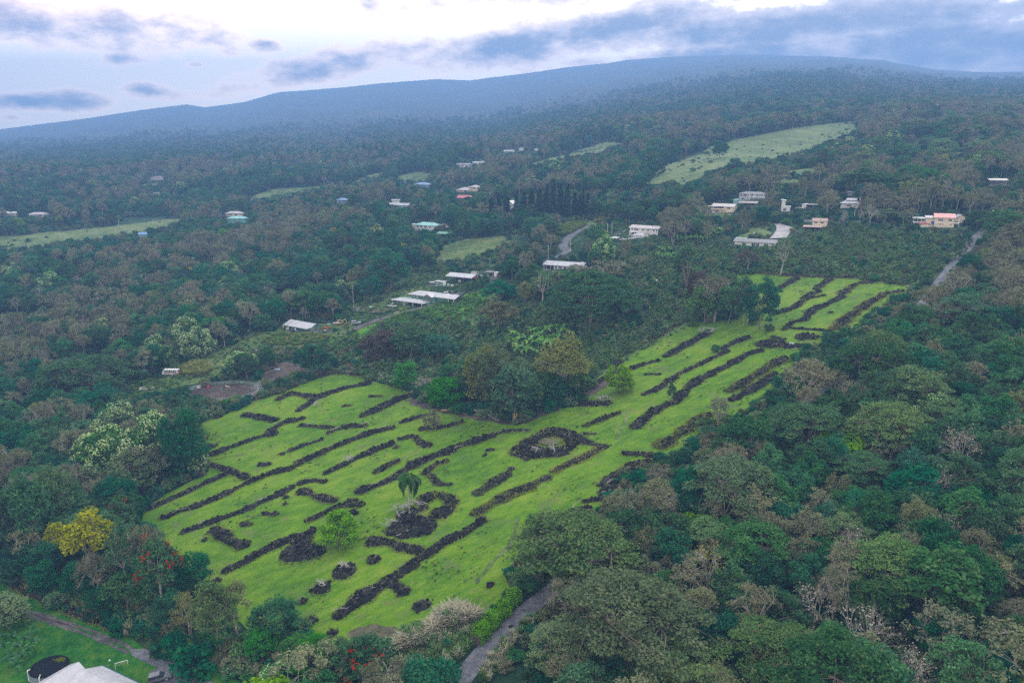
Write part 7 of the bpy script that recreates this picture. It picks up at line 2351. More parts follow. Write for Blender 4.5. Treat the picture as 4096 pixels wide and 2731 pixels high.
crate('pale grey tank in the scrub below the pinkish red roofed house', 'U', 1578, 905, 2.6, 1.6, 1.4, 'wall_grey', 'tank', 'tank')
crate('grey sheet lying on the stone mound of the upper field', 'F', 1055, 525, 2.4, 1.6, .5, 'wall_grey', 'covered_heap', 'covered heap', .4)
crate('grey weathered panel stack leaning right of the excavator', 'Q', 1810, 285, 1.8, 1.2, .3, 'wall_grey', 'panel_stack', 'panel stack')
crate('white bundle in the orchard above the wooded clump', 'E', 1130, 352, 1.2, .8, .5, 'wall_white', 'bundle', 'bundle')
crate('grey triangular tent sheet in the orchard', 'E', 1115, 262, 1.6, 1.2, .7, 'wall_grey', 'covered_heap', 'covered heap')
crate('white box on the grass below the banana grove', 'T', 420, 808, 1.2, .9, .9, 'wall_white', 'crate', 'crate')
crate('white cow-sized tub on the bank left of the concrete drive', 'T', 945, 635, 2.0, .9, .8, 'wall_white', 'tub', 'tub')

# weathered timber frame on the meadow
fr = thing('timber_frame', 'low frame of pale weathered boards lying on the meadow', 'timber', WZ('D', 1005, 762), .15)
for k, (y, L) in enumerate(((-1.6, 8.0), (1.2, 7.0))):
    MB().box(-L / 2, L / 2, y - .12, y + .12, 0, .55).build('board', M['polewhite'], fr)
for x in (-3.8, 3.6):
    MB().box(x - .12, x + .12, -1.45, 1.05, 0, .5).build('board', M['polewhite'], fr)
MB().box(-2, 1.5, -.6, .2, .02, .35).build('board', M['pole'], fr)
crate('small red can at the left end of the timber frame', 'D', 905, 765, .6, .5, .6, 'car_red', 'can', 'can')

# ------------------------------------------------------------------ riding ring
pen = thing('ring_fence', 'low pipe rail fence round the riding ring', 'fence', PEN[0])
P0 = Vector(PEN[0])
ringp = densify([(p.x, p.y) for p in PEN], 3.0)
post_me = MB().tube([(0, 0, -.2), (0, 0, 1.5)], .05, 5).mesh('post'); post_me.materials.append(M['rail'])
for (x, y) in ringp[::1]:
    new_obj('post', post_me, None, pen, (x - P0.x, y - P0.y, h(x, y) - P0.z))
for lv in (.45, .8, 1.15, 1.5):
    mm = MB()
    for i, (x, y) in enumerate(ringp):
        x2_, y2_ = ringp[(i + 1) % len(ringp)]
        mm.tube([(x - P0.x, y - P0.y, h(x, y) - P0.z + lv), (x2_ - P0.x, y2_ - P0.y, h(x2_, y2_) - P0.z + lv)], .04, 4, False)
    mm.build('rail', M['rail'], pen)


def gate_panel(label, z, x, y, rz, L=3.2, hh=1.9, tilt=0.0):
    p = WZ(z, x, y)
    t = thing('stock_panel', label, 'stock panel', p, rz, 'steel stock panels at the riding ring')
    for s in (-1, 1):
        MB().tube([(s * L / 2, 0, 0), (s * L / 2, 0, hh)], .05, 5).build('upright', M['rail'], t)
    for k in range(6):
        MB().tube([(-L / 2, 0, .25 + k * (hh - .3) / 5), (L / 2, 0, .25 + k * (hh - .3) / 5)], .04, 4).build('rail', M['rail'], t)
    MB().tube([(0, 0, .2), (0, 0, hh)], .04, 4).build('brace', M['rail'], t)


gate_panel('blue-grey steel stock panel nearest the field at the riding ring', 'D', 1745, 785, .15)
gate_panel('steel stock panel standing behind the nearest panel at the riding ring', 'D', 1735, 768, .25)
gate_panel('rear steel stock panel at the right end of the riding ring', 'D', 1750, 752, .1)
gate_panel('steel stock panel at the left of the panel group', 'D', 1712, 775, .8)
gate_panel('taller rear steel panel beside the dry bush', 'D', 1765, 742, .05, 3.2, 2.2)


def horse(label, z, x, y, yaw, coat, patch=None, graze=False, seed=1):
    p = WZ(z, x, y)
    me = bpy.data.meshes.new('body')
    hd = [(1.15, 0, 1.75), (1.45, 0, 1.62)] if not graze else [(1.35, 0, .75), (1.5, 0, .42)]
    v = [(0, 0, 1.15), (.55, 0, 1.18), (-.6, 0, 1.2), (.85, 0, 1.4), hd[0], hd[1]]
    e = [(0, 1), (0, 2), (1, 3), (3, 4), (4, 5)]
    r = [(.30, .30), (.28, .30), (.28, .29), (.17, .2), (.12, .13), (.075, .08)]
    for s in (-1, 1):
        b = len(v)
        v += [(.58, s * .17, .85), (.60, s * .17, .48), (.57, s * .17, .03)]
        e += [(1, b), (b, b + 1), (b + 1, b + 2)]; r += [(.12, .12), (.06, .06), (.06, .06)]
        b = len(v)
        v += [(-.62, s * .18, .88), (-.78, s * .18, .50), (-.70, s * .18, .03)]
        e += [(2, b), (b, b + 1), (b + 1, b + 2)]; r += [(.16, .16), (.065, .065), (.06, .06)]
    b = len(v)
    v += [(-.92, 0, 1.15), (-1.0, 0, .6)]; e += [(2, b), (b, b + 1)]; r += [(.06, .06), (.05, .05)]
    me.from_pydata(v, e, [])
    t = thing('horse', label, 'horse', p, yaw)
    o = new_obj('body', me, None, t)
    md = o.modifiers.new('skin', 'SKIN'); o.modifiers.new('sub', 'SUBSURF').levels = 1
    o.modifiers['sub'].render_levels = 1
    for i, q in enumerate(me.skin_vertices[0].data):
        q.radius = r[i]
        q.use_root = (i == 0)
    if patch:
        m, tt = base_mat('paint_coat')
        co = tt.n('ShaderNodeTexCoord').outputs['Object']
        f = tt.step(tt.noise(co, 1.6, 2.0), .50, .54)
        leg = tt.step(tt.n('ShaderNodeSeparateXYZ', {0: co}).outputs[2], .60, .50)
        c = tt.mix(tt.math('MAXIMUM', f, leg), (*coat, 1), (.62, .58, .52, 1))
        bs = tt.n('ShaderNodeBsdfPrincipled', {'Base Color': c, 'Roughness': .7})
        tt.n('ShaderNodeOutputMaterial', {0: bs.outputs[0]})
        me.materials.append(m)
    else:
        me.materials.append(simple('coat', coat, .7, var=.15))
    mn = MB()
    for k in range(6):
        q = Vector((.85, 0, 1.45)).lerp(Vector(hd[0]), k / 5)
        mn.box(q.x - .10, q.x + .06, -.03, .03, q.z - .02, q.z + .18)
    mn.build('mane', M['dark'], t)
    for s in (-1, 1):
        q = Vector(hd[0])
        MB().tube([(q.x - .02, s * .07, q.z + .08), (q.x - .05, s * .09, q.z + .24)], [.04, .01], 4).build('ear', M['dark'], t)
    return t


horse('brown and white horse standing in the riding ring', 'D', 1535, 768, 2.9, (.16, .065, .03), True)
horse('dark brown horse standing left in the bare paddock', 'D', 1860, 618, 1.3, (.05, .025, .018))
horse('greyish brown horse grazing right in the bare paddock', 'D', 1928, 618, .2, (.11, .085, .07), graze=True)
crate('green feed tub in the riding ring', 'D', 1488, 770, .7, .7, .5, 'roof_green', 'tub', 'tub')
crate('green trough at the far rail of the riding ring', 'D', 1625, 728, 1.2, .6, .5, 'roof_green', 'trough', 'trough')
crate('white sign board on the far rail of the riding ring', 'D', 1335, 762, 1.6, .1, 1.2, 'wall_white', 'board', 'board')
crate('red barrel on the far rail of the riding ring', 'D', 1400, 757, 1.0, .7, .8, 'car_red', 'barrel', 'barrel')
crate('dark water trough in front of the two dark horses', 'D', 1865, 640, 2.2, 1.0, .5, 'wall_blue', 'trough', 'trough')
mm = thing('log', 'dark fallen log along the far rail of the riding ring', 'log', WZ('D', 1590, 738), .1)
MB().tube([(-3, 0, .25), (0, .1, .3), (3, 0, .25)], [.28, .24, .18], 7).build('trunk', M['bark_dark'], mm, True)

# ------------------------------------------------------------------ garden things at the bottom left
g1, g2 = WZ('X', 1065, 812), WZ('X', 1210, 752)
gt = thing('goal_frame', 'white goal frame with a thin net on the lawn', 'goal', g1, math.atan2(g2.y - g1.y, g2.x - g1.x))
Lg = (Vector((g2.x - g1.x, g2.y - g1.y))).length
for x in (0, Lg):
    MB().tube([(x, 0, -.1), (x, 0, 1.5)], .06, 6).build('post', M['trim_white'], gt)
    MB().tube([(x, 0, 1.5), (x, .9, 0)], .04, 5).build('stay', M['trim_white'], gt)
MB().tube([(0, 0, 1.5), (Lg, 0, 1.5)], .06, 6).build('crossbar', M['trim_white'], gt)
MB().tube([(0, .9, .02), (Lg, .9, .02)], .04, 5).build('ground_bar', M['trim_white'], gt)
nt_ = MB()
for k in range(9):
    nt_.tube([(Lg * k / 8, .02, 1.46), (Lg * k / 8, .88, .04)], .012, 3)
for k in range(4):
    nt_.tube([(0, .9 * k / 4, 1.5 - 1.5 * k / 4), (Lg, .9 * k / 4, 1.5 - 1.5 * k / 4)], .012, 3)
nt_.build('net', M['polewhite'], gt)


def post_thing(label, z, x, y, hh, r, mat, name, cat, topball=None, group=None):
    p = WZ(z, x, y)
    t = thing(name, label, cat, p, 0, group)
    MB().tube([(0, 0, -.3), (0, 0, hh)], r, 6).build('post', M[mat], t)
    if topball:
        MB().cyl((0, 0), .22, hh, hh + .22, 10, .10).build('lamp_head', M[topball], t)
    return t


post_thing('dark thin post beside the driveway at the lawn corner', 'X', 1262, 742, 3.0, .07, 'wall_dark', 'post', 'post')
post_thing('small lamp post with a white head by the goal', 'X', 1005, 785, 1.7, .06, 'wall_dark', 'garden_lamp', 'lamp', 'trim_white')
kerb = [WZ('X', *p) for p in ((1600, 665), (1740, 715), (1850, 768), (1950, 818), (2030, 858))]
kt = thing('kerb', 'pale low kerb along the outer side of the driveway', 'kerb', kerb[0])
for i in range(len(kerb) - 1):
    a, b = kerb[i] - kerb[0], kerb[i + 1] - kerb[0]
    MB().tube([(a.x, a.y, a.z + .12), (b.x, b.y, b.z + .12)], .13, 4).build('kerb_stone', M['polewhite'], kt)
rp = [WZ('B', *p) for p in ((1420, 1285), (1470, 1235))]
rt_ = thing('road_marker', 'short white marker rail beside the lane at the bottom', 'marker', rp[0])
d_ = rp[1] - rp[0]
MB().tube([(0, 0, .3), (d_.x, d_.y, d_.z + .35)], .06, 5).build('rail', M['trim_white'], rt_)
MB().cyl((d_.x, d_.y), .12, d_.z, d_.z + .9, 8).build('post', M['trim_white'], rt_)
drape('road_patch', WL('B', (1500, 1098), (1530, 1080), (1550, 1090), (1522, 1112)), M['car_dark'] if False else M['soil'], 1.0, .13)
# split stump
st = WZ('E', 1445, 808)
s_ = thing('tree_stump', 'pale splintered stump at the tip of the wooded clump', 'stump', st)
M['fresh_wood'] = simple('fresh_split_wood', (.42, .27, .12), .8, var=.3, scale=4)
MB().tube([(0, 0, -.3), (0, 0, 1.2)], [.95, .8], 9).build('base', M['bark'], s_)
rng = np.random.default_rng(4)
for k in range(9):
    a = k * .7; q = .15 + .5 * rng.uniform()
    MB().tube([(q * math.cos(a), q * math.sin(a), 1.0), (q * math.cos(a) * 1.1, q * math.sin(a) * 1.1, 1.6 + rng.uniform(.3, 1.4))], [.2, .03], 4).build('splinter', M['fresh_wood'], s_)
lg = thing('log', 'pale log lying in front of the bright green tree of the clump', 'log', WZ('E', 985, 745), .1)
MB().tube([(-2, 0, .3), (2, .2, .3)], [.3, .22], 7).build('trunk', M['fresh_wood'], lg, True)
sn = thing('dead_snag', 'bare white snag standing right of the white-trunked tree by the bus', 'snag', WZ('D', 882, 640))
MB().tube([(0, 0, -.3), (.1, 0, 4), (-.1, .1, 8.6)], [.22, .16, .05], 6).build('trunk', M['bark_white'], sn, True)
sn = thing('dead_snag', 'forked white snag at the edge of the wood above the yard', 'snag', WZ('P', 748, 650))
MB().tube([(0, 0, -.3), (0, 0, 5), (.2, 0, 6)], [.2, .14, .1], 6).build('trunk', M['bark_white'], sn, True)
MB().tube([(.2, 0, 6), (1.0, 0, 8)], [.1, .03], 5).tube([(.2, 0, 6), (-.9, 0, 8.4)], [.1, .03], 5).build('branch', M['bark_white'], sn, True)
for k, (x, y) in enumerate(((62, 835), (180, 815))):
    sn = thing('dead_snag', ('leaning white bare trunk behind the left end of the green cabin', 'thin white bare trunk right of the leaning one behind the cabin')[k], 'snag', WZ('P', x, y))
    MB().tube([(0, 0, -.3), (-.2, 0, 5), (.1, .2, (14, 9)[k])], [.24, .16, .04], 6).build('trunk', M['bark_white'], sn, True)

# ------------------------------------------------------------------ poles and wires
POLES = {}


def upole(key, z, x, y, ty, label, arms=1, trafo=False, mat='pole', r=.16):
    u, v = px(z, (x, y)); p = W(u, v)
    dep = math.atan2(CAMZ - p.z, math.hypot(p.x, p.y))
    hh = max(5.0, (y - ty) * ZOOMS[z][2] * mpp(p) / math.cos(dep))
    t = thing('utility_pole', label, 'utility pole', p, .1)
    MB().tube([(0, 0, -.5), (0, 0, hh)], [r, r * .65], 8).build('pole', M[mat], t)
    for k in range(arms):
        MB().box(-1.1, 1.1, -.06, .06, hh - .5 - k * .9, hh - .36 - k * .9).build('crossarm', M[mat], t)
        for s in (-.95, -.35, .35, .95):
            MB().cyl((s, 0), .05, hh - .36 - k * .9, hh - .16 - k * .9, 6).build('insulator', M['trim_white'], t)
    if trafo:
        MB().cyl((.3, 0), .28, hh - 2.4, hh - 1.4, 10).build('transformer', M['trim_white'], t)
    POLES[key] = Vector((p.x, p.y, p.z + hh))
    return t


upole('a', 'N', 188, 585, 425, 'tall utility pole left of the cream two-storey house', 2)
upole('b', 'N', 705, 608, 540, 'short pole with a crossarm above the concrete drive', 1)
upole('c', 'N', 1050, 500, 448, 'pole behind the flat carport', 1)
upole('d', 'U', 402, 570, 430, 'pole with a white transformer at the hip-roofed white house', 1, True)
upole('e', 'U', 1375, 500, 345, 'pale pole right of the coconut palms', 0)
upole('f', 'U', 1965, 725, 560, 'pole with a white transformer at the top of the steep lane', 1, True)
upole('g', 'T', 845, 330, 160, 'pole in front of the blue-grey two-storey house', 1)
upole('h', 'S', 862, 700, 525, 'white pole behind the long white gabled house', 0, mat='polewhite')
upole('i', 'S', 1122, 605, 455, 'white pole in the bend of the side road', 0, mat='polewhite')
upole('j', 'S', 1556, 440, 275, 'left one of two white poles on the house drive', 0, mat='polewhite')
upole('k', 'S', 1608, 435, 275, 'right one of two white poles on the house drive', 0, mat='polewhite')
upole('l', 'S', 1343, 200, 5, 'dark pole with a white transformer in front of the dark trees', 1, True)
upole('m', 'M', 1108, 600, 452, 'pole at the left of the dark conifers', 1)
upole('n', 'M', 1900, 560, 460, 'palm-high pole in the trees right of the conifers', 1)
upole('o', 'G', 918, 570, 488, 'white crossarm pole in the middle of the left woods', 2, mat='polewhite')
upole('p', 'G', 806, 722, 640, 'pole at the right end of the left pasture', 1)
upole('q', 'G', 967, 722, 668, 'pole beside the little blue roofed hut', 1)
upole('r', 'G', 410, 782, 712, 'pole standing in the left pasture', 0, mat='polewhite')
upole('s', 'G', 366, 822, 785, 'short white pole at the lower edge of the left pasture', 0, mat='polewhite')
upole('t', 'G', 1027, 672, 640, 'short pole right of the left pasture', 0, mat='polewhite')
upole('u', 'U', 345, 705, 590, 'pale pole between the two bare topped trees by the highway', 0, mat='polewhite')
upole('v', 'U', 875, 610, 460, 'leaning street lamp pole in front of the coconut palms', 0, mat='polewhite')
upole('w', 'S', 1817, 865, 775, 'lonely grey pole in the scrub right of the dome tree', 0, mat='polewhite')
M['wire'] = simple('black_wire', (.02, .02, .022), .6)


def wire(label, a, b, dz=-.1, off=0.0, sag=1.2):
    A, B = POLES[a] if isinstance(a, str) else a, POLES[b] if isinstance(b, str) else b
    t = thing('power_line', label, 'power line', (A.x, A.y, A.z), 0)
    for s in (-.6, .6):
        pts = []
        for i in range(9):
            f = i / 8
            q = A.lerp(B, f) - A
            pts.append((q.x + s, q.y, q.z + dz - 4 * sag * f * (1 - f)))
        MB().tube(pts, .035, 3, False).build('wire', M['wire'], t)


wire('power lines running from the tall pole to the pole behind the carport', 'a', 'c')
wire('power lines from the carport pole to the hip-roofed white house', 'c', 'd')
wire('power lines from the tall pole left to the dark transformer pole', 'l', 'a')
wire('power lines from the conifer pole to the dark transformer pole', 'm', 'l')
wire('power lines from the hip-roofed white house to the top of the steep lane', 'd', 'f', sag=2.5)

# ------------------------------------------------------------------ palms, bananas, hedges
u0, v0 = px('B', (790, 218)); p = W(u0, v0)
v1 = px('E', (735, 1135))[1]
dep = math.atan2(CAMZ - p.z, math.hypot(p.x, p.y))
Hp = (v0 - v1) * mpp(p) / math.cos(dep)
palm_tree(p, Hp * .66, 'single tall royal palm with drooping dark fronds in the middle of the field', None, 'royal', (.3, 0), 15, .26, 'royal_palm', 3, .95)
COCO = [(860, 610, 400), (935, 620, 330), (1010, 630, 300), (1080, 612, 420), (1150, 605, 370), (1250, 605, 440), (1300, 590, 330), (1360, 575, 380), (985, 640, 470), (1130, 640, 500), (1200, 570, 320), (1060, 560, 260), (780, 560, 480), (900, 560, 300)]
for k, (x, b, t_) in enumerate(COCO):
    u, v = px('U', (x, b)); q = W(u, v)
    palm_tree(q, max(4, (b - t_) * ZOOMS['U'][2] * mpp(q)), 'coconut palm in the dense grove left of the pinkish red roofed house', 'coconut palms of the grove', 'coco', (math.sin(k) * 1.2, 0), 14, .17, 'coconut_palm', k)
PALM1 = [('P', 955, 690, 400, 'tall slim palm beside the gravel patch at the edge of the wood'), ('P', 1062, 560, 470, 'shorter palm on the grass slope left of the green two-storey house'),
         ('N', 190, 560, 470, 'palm standing behind the tall utility pole'), ('N', 333, 690, 625, 'palm with a brown skirt in the banana grove'), ('G', 800, 705, 625, 'thin palm in the left pasture near the pole'),
         ('G', 2190, 470, 410, 'left palm of a pair far off beside the blue-grey house'), ('G', 2235, 475, 412, 'right palm of a pair far off beside the blue-grey house'), ('G', 1860, 735, 680, 'small palm in the left woods below the teal house'), ('G', 2003, 720, 688, 'small palm right of the other small palm below the teal house'),
         ('M', 1205, 345, 318, 'far small palm above the conifers'), ('M', 850, 690, 620, 'palm with pale fronds right of the white house with the teal roof')]
for k, (z, x, b, t_, lab) in enumerate(PALM1):
    u, v = px(z, (x, b)); q = W(u, v)
    palm_tree(q, max(4, (b - t_) * ZOOMS[z][2] * mpp(q)), lab, None, 'coco', (.3, 0), 13, .14, 'palm_tree', 40 + k, .85)
for k, (x, y) in enumerate(((150, 1260), (190, 1290), (120, 1310))):
    palm_tree(WZ('B', x, y), 1.6 + .5 * k, ('small bright fan of palm fronds at the bottom tip of the field', 'lower palm clump right of the small bright fan', 'palm clump in front of the dark stones at the bottom')[k], None, 'fan', (.1, .1), 12, .12, 'dwarf_palm', 70 + k, 1.0)
rb = np.random.default_rng(12)
BAN = []
for x, y in ((1420, 330), (1450, 350), (1480, 300), (1500, 370), (1530, 330), (1560, 390), (1580, 310), (1620, 280), (1600, 350), (1650, 260), (1680, 300), (1700, 240), (1740, 270), (1760, 235), (1560, 260), (1640, 330), (1460, 390), (1520, 400), (1720, 300), (1790, 260), (1430, 290), (1690, 350)):
    BAN.append(('E', x, y + 10, 1.65, 'banana plant of the pale green grove behind the wooded clump', 'banana plants behind the wooded clump'))
for x, y in ((40, 740), (90, 760), (140, 735), (190, 750), (240, 740), (290, 750), (340, 735), (60, 700), (120, 690), (210, 700), (400, 690), (440, 660), (480, 670), (520, 650), (160, 660), (300, 700), (20, 720), (380, 740)):
    BAN.append(('T', x, y, 1.2, 'banana plant of the grove left of the long low white house', 'banana plants left of the long low white house'))
for x, y in ((2240, 905), (2270, 920), (2300, 900), (2330, 915), (2255, 880), (2310, 880)):
    BAN.append(('M', x, y, 1.25, 'banana plant of the small dark clump below the banana grove', 'banana plants of the small dark clump'))
for x, y in ((40, 1300), (90, 1350), (140, 1290), (170, 1370), (60, 1400), (220, 1210), (250, 1160), (190, 1250), (110, 1240), (20, 1220), (210, 1330), (130, 1430), (60, 1160), (30, 1120), (250, 1280)):
    BAN.append(('A', x, y, .8, 'large-leaved grey-green plant of the clump at the left end of the lawn', 'large-leaved plants at the left end of the lawn'))
for k, (z, x, y, s, lab, grp) in enumerate(BAN):
    banana(WZ(z, x, y), lab, grp, s * rb.uniform(.85, 1.25), 100 + k)


def hedge(label, pts, w_, hh, leafm, name='hedge', dens=26, seed=1, tips=None):
    rng = np.random.default_rng(seed)
    o0 = Vector(pts[0])
    t = thing(name, label, 'hedge', o0)
    Pp = [np.array((p.x, p.y)) for p in pts]
    P_, N_ = [], []
    core = MB()
    for a, b in zip(Pp[:-1], Pp[1:]):
        L = np.linalg.norm(b - a); d = (b - a) / L; nn = np.array([-d[1], d[0]])
        k = int(L * (w_ + 2 * hh) * dens)
        f = rng.uniform(0, 1, k); ang = rng.uniform(0, PI, k)
        bump_ = 1 + .18 * np.sin(f * L * 1.7 + seed) + rng.normal(size=k) * .10
        off = np.cos(ang) * w_ / 2 * bump_
        z_ = np.sin(ang) ** .6 * hh * bump_
        xy = a + d * (f * L)[:, None] + nn * off[:, None]
        P_.append(np.column_stack([xy, H(xy[:, 0], xy[:, 1]) + z_]))
        N_.append(unit(np.column_stack([nn[0] * np.cos(ang), nn[1] * np.cos(ang), np.sin(ang) + .4]) + rng.normal(size=(k, 3)) * .5))
    Pq = np.concatenate(P_) - np.array(o0)
    LV, LF = leaf_quads(rng, Pq, np.concatenate(N_), .38)
    new_obj('foliage', mesh_np('foliage', LV, [LF]), LM[leafm], t)
    V, F = [], []
    for i, p_ in enumerate(Pp):
        d = Pp[min(i + 1, len(Pp) - 1)] - Pp[max(i - 1, 0)]; d = d / np.linalg.norm(d); nn = np.array([-d[1], d[0]])
        for (o_, zz) in ((-.42, -.2), (-.36, .7), (0, .86), (.36, .7), (.42, -.2)):
            q = p_ + nn * o_ * w_
            V.append((q[0] - o0.x, q[1] - o0.y, h(q[0], q[1]) - o0.z + zz * hh))
    for i in range(len(Pp) - 1):
        for k in range(4):
            F.append((i * 5 + k, i * 5 + k + 1, i * 5 + k + 6, i * 5 + k + 5))
    F += [tuple(range(5)), tuple(range((len(Pp) - 1) * 5, len(Pp) * 5))[::-1]]
    MB().add(V, F).build('branches', M['bark_dark'], t)
    return t


hedge('clipped dark green hedge along the top of the drive', [WZ('S', 285, 945), WZ('S', 380, 910), WZ('S', 470, 870), WZ('S', 585, 825)], 4.0, 4.0, 'green', seed=2)
hedge('clipped dark green hedge beside the grass slope below the open-sided shed', [WZ('P', 2110, 490), WZ('P', 2200, 470), WZ('P', 2290, 440), WZ('S', 140, 985)], 4.0, 4.2, 'green', seed=3)
hedge('long green hedge between the field and the lane', [WZ('B', 1270, 1230), WZ('B', 1340, 1150), WZ('B', 1420, 1060), WZ('B', 1510, 970), WZ('B', 1560, 900)], 3.2, 3.0, 'lime', seed=4)
hedge('dark ground hugging hedge edging the dry yard', [WZ('P', 905, 695), WZ('P', 1000, 715), WZ('P', 1100, 725), WZ('P', 1250, 725), WZ('P', 1350, 705)], 1.2, .7, 'deep', seed=5)

# tall grass: pale plumes over the bank beside the lane, bright mound by the trailer
rg_ = np.random.default_rng(31)


def grass_area(name, polyz, z, spacing, kinds, size, seed):
    rng = np.random.default_rng(seed)
    poly = [(p.x, p.y) for p in WL(z, *polyz)]
    A = np.array(poly)
    n = int((np.ptp(A[:, 0]) * np.ptp(A[:, 1])) / spacing ** 2)
    Q = np.column_stack([rng.uniform(A[:, 0].min(), A[:, 0].max(), n), rng.uniform(A[:, 1].min(), A[:, 1].max(), n)])
    Q = Q[inpoly(Q, poly)]
    ms = [m_ for k in kinds for m_ in TUFT[k]]
    pk_ = rng.integers(0, len(ms), len(Q))
    o = scatter_stuff(name, np.column_stack([Q, H(Q[:, 0], Q[:, 1])]), pk_, ms, size * rng.uniform(.6, 1.3, len(Q)), rng.uniform(0, 6.28, len(Q)))
    return o


grass_area('plume_grass', [(640, 1290), (720, 1225), (860, 1190), (960, 1090), (1040, 1020), (1130, 995), (1270, 1020), (1290, 1060), (1200, 1080), (1080, 1100), (980, 1180), (880, 1250), (740, 1290)], 'B', .5, ['straw'], 1.9, 1)
grass_area('bank_grass', [(700, 1330), (900, 1240), (1080, 1100), (1290, 1050), (1260, 1200), (1150, 1330), (1020, 1500), (760, 1503)], 'B', .8, ['grass', 'grass', 'straw', 'green'], 1.3, 2)
grass_area('verge_grass', [(1300, 1400), (1400, 1280), (1560, 1100), (1680, 1010), (1720, 1060), (1560, 1200), (1440, 1400), (1300, 1560)], 'B', .7, ['grass', 'straw', 'green'], .9, 3)
grass_area('mound_grass', [(1215, 640), (1260, 600), (1340, 590), (1400, 620), (1420, 650), (1370, 680), (1300, 685), (1240, 675)], 'D', .8, ['wheat'], 1.7, 4)
grass_area('paddock_grass', [(1780, 530), (1860, 505), (1920, 510), (1900, 545), (1820, 560)], 'D', .9, ['wheat'], 1.3, 5)
grass_area('slope_grass', [(860, 730), (960, 700), (1200, 720), (1280, 780), (1250, 850), (1080, 880), (900, 860)], 'D', 1.2, ['green', 'grass'], .7, 6)
grass_area('cabin_bank_grass', [(1000, 490), (1200, 400), (1450, 400), (1700, 400), (1850, 440), (1700, 500), (1400, 540), (1100, 540)], 'Q', 1.0, ['grass', 'wheat', 'green'], 1.1, 7)
grass_area('drive_bank_grass', [(1250, 800), (1500, 700), (1750, 660), (1800, 760), (1500, 800), (1350, 880), (1100, 930)], 'P', 1.0, ['grass', 'brown', 'green'], 1.0, 8)
grass_area('road_bank_grass', [(900, 340), (1000, 290), (1300, 260), (1290, 310), (1120, 400), (1000, 430)], 'S', 1.1, ['wheat', 'grass'], 1.5, 9)
grass_area('road_bank_plumes', [(1400, 270), (1440, 215), (1550, 225), (1500, 265)], 'S', 1.0, ['wheat'], 1.5, 10)

# ------------------------------------------------------------------ coffee orchard and scrub slope
spots = []
for poly, sp, rowsp in ((ORCH, 2.0, 3.4), (SCRUB, 2.6, 4.2), (UPPER, 3.0, 4.2)):
    PW = [W(*q) for q in poly]
    A = np.array([(q.x, q.y) for q in PW])
    cs, sn_ = math.cos(ROWDIR), math.sin(ROWDIR)
    loc = np.column_stack([A[:, 0] * cs + A[:, 1] * sn_, -A[:, 0] * sn_ + A[:, 1] * cs])
    aa, bb = np.meshgrid(np.arange(loc[:, 0].min(), loc[:, 0].max(), sp), np.arange(loc[:, 1].min(), loc[:, 1].max(), rowsp))
    G_ = np.column_stack([aa.ravel(), bb.ravel()]) + rg_.normal(size=(aa.size, 2)) * .3
    Q = np.column_stack([G_[:, 0] * cs - G_[:, 1] * sn_, G_[:, 0] * sn_ + G_[:, 1] * cs])
    Q = Q[inpoly(Q, [tuple(a) for a in A])]
    spots.append(Q)
Q = np.concatenate(spots)
Q = Q[rg_.uniform(size=len(Q)) < .66]
mc = np.array(MANUAL_CLEAR)
keep = np.ones(len(Q), bool)
for i in range(0, len(Q), 2000):
    d = np.linalg.norm(Q[i:i + 2000, None] - mc[None, :, :2], axis=2)
    keep[i:i + 2000] &= (d > mc[None, :, 2] * .55).all(1)
uvq = proj(np.column_stack([Q, H(Q[:, 0], Q[:, 1]) + 1.0]))
for poly in [px('V', (a, b), (c, b), (c, d), (a, d)) for a, b, c, d in RECTS_V] + [FIELD, SLOPE, px('P', (850, 940), (1250, 740), (1700, 620), (2352, 380), (2352, 480), (1800, 680), (1300, 820), (1000, 960))]:
    keep &= ~inpoly(uvq, poly)
Q = Q[keep]
Q3 = np.column_stack([Q, H(Q[:, 0], Q[:, 1])])
order = np.argsort(np.hypot(Q[:, 0], Q[:, 1]))
NS = 290
for k in order[:NS]:
    put('coffee_shrub', Q3[k], rg_.uniform(2.0, 3.2), None, None, None, 'slim orchard shrub in the rows between the wooded clump and the dirt road', 'orchard shrubs in rows', cat='shrub', seed=int(k))
    TREES.pop()
rs_ = order[NS:]
cf = [d['far'] for d in PROTO['coffee_shrub']] + [d['far'] for d in PROTO['bush']]
pk_ = np.where(rg_.uniform(size=len(rs_)) < .72, rg_.integers(0, 2, len(rs_)), rg_.integers(2, 2 + len(PROTO['bush']), len(rs_)))
scatter_stuff('orchard_shrubs', Q3[rs_], pk_, cf, rg_.uniform(.8, 1.4, len(rs_)) * np.where(pk_ < 2, 1.15, .75), rg_.uniform(0, 6.28, len(rs_)))
ground_cover = [m_ for k in ('green', 'grass', 'brown') for m_ in TUFT[k]]
GQ = []
for poly, n in ((ORCH, 7000), (UPPER, 7000), (SCRUB, 6000), (SLOPE, 900), (MEADOW, 1500)):
    A = np.array([(q.x, q.y) for q in [W(*q) for q in poly]])
    X_ = np.column_stack([rg_.uniform(A[:, 0].min(), A[:, 0].max(), n), rg_.uniform(A[:, 1].min(), A[:, 1].max(), n)])
    GQ.append(X_[inpoly(X_, [tuple(a) for a in A])])
for a, b, c, d in RECTS_V[:-8]:
    A = np.array([(q.x, q.y) for q in [W(*q) for q in px('V', (a, b), (c, b), (c, d), (a, d))]])
    if np.hypot(A[:, 0], A[:, 1]).max() > 900: continue
    n = int(np.ptp(A[:, 0]) * np.ptp(A[:, 1]) / 3.5)
    X_ = np.column_stack([rg_.uniform(A[:, 0].min(), A[:, 0].max(), n), rg_.uniform(A[:, 1].min(), A[:, 1].max(), n)])
    GQ.append(X_[inpoly(X_, [tuple(a) for a in A])])
GQ = np.concatenate(GQ)
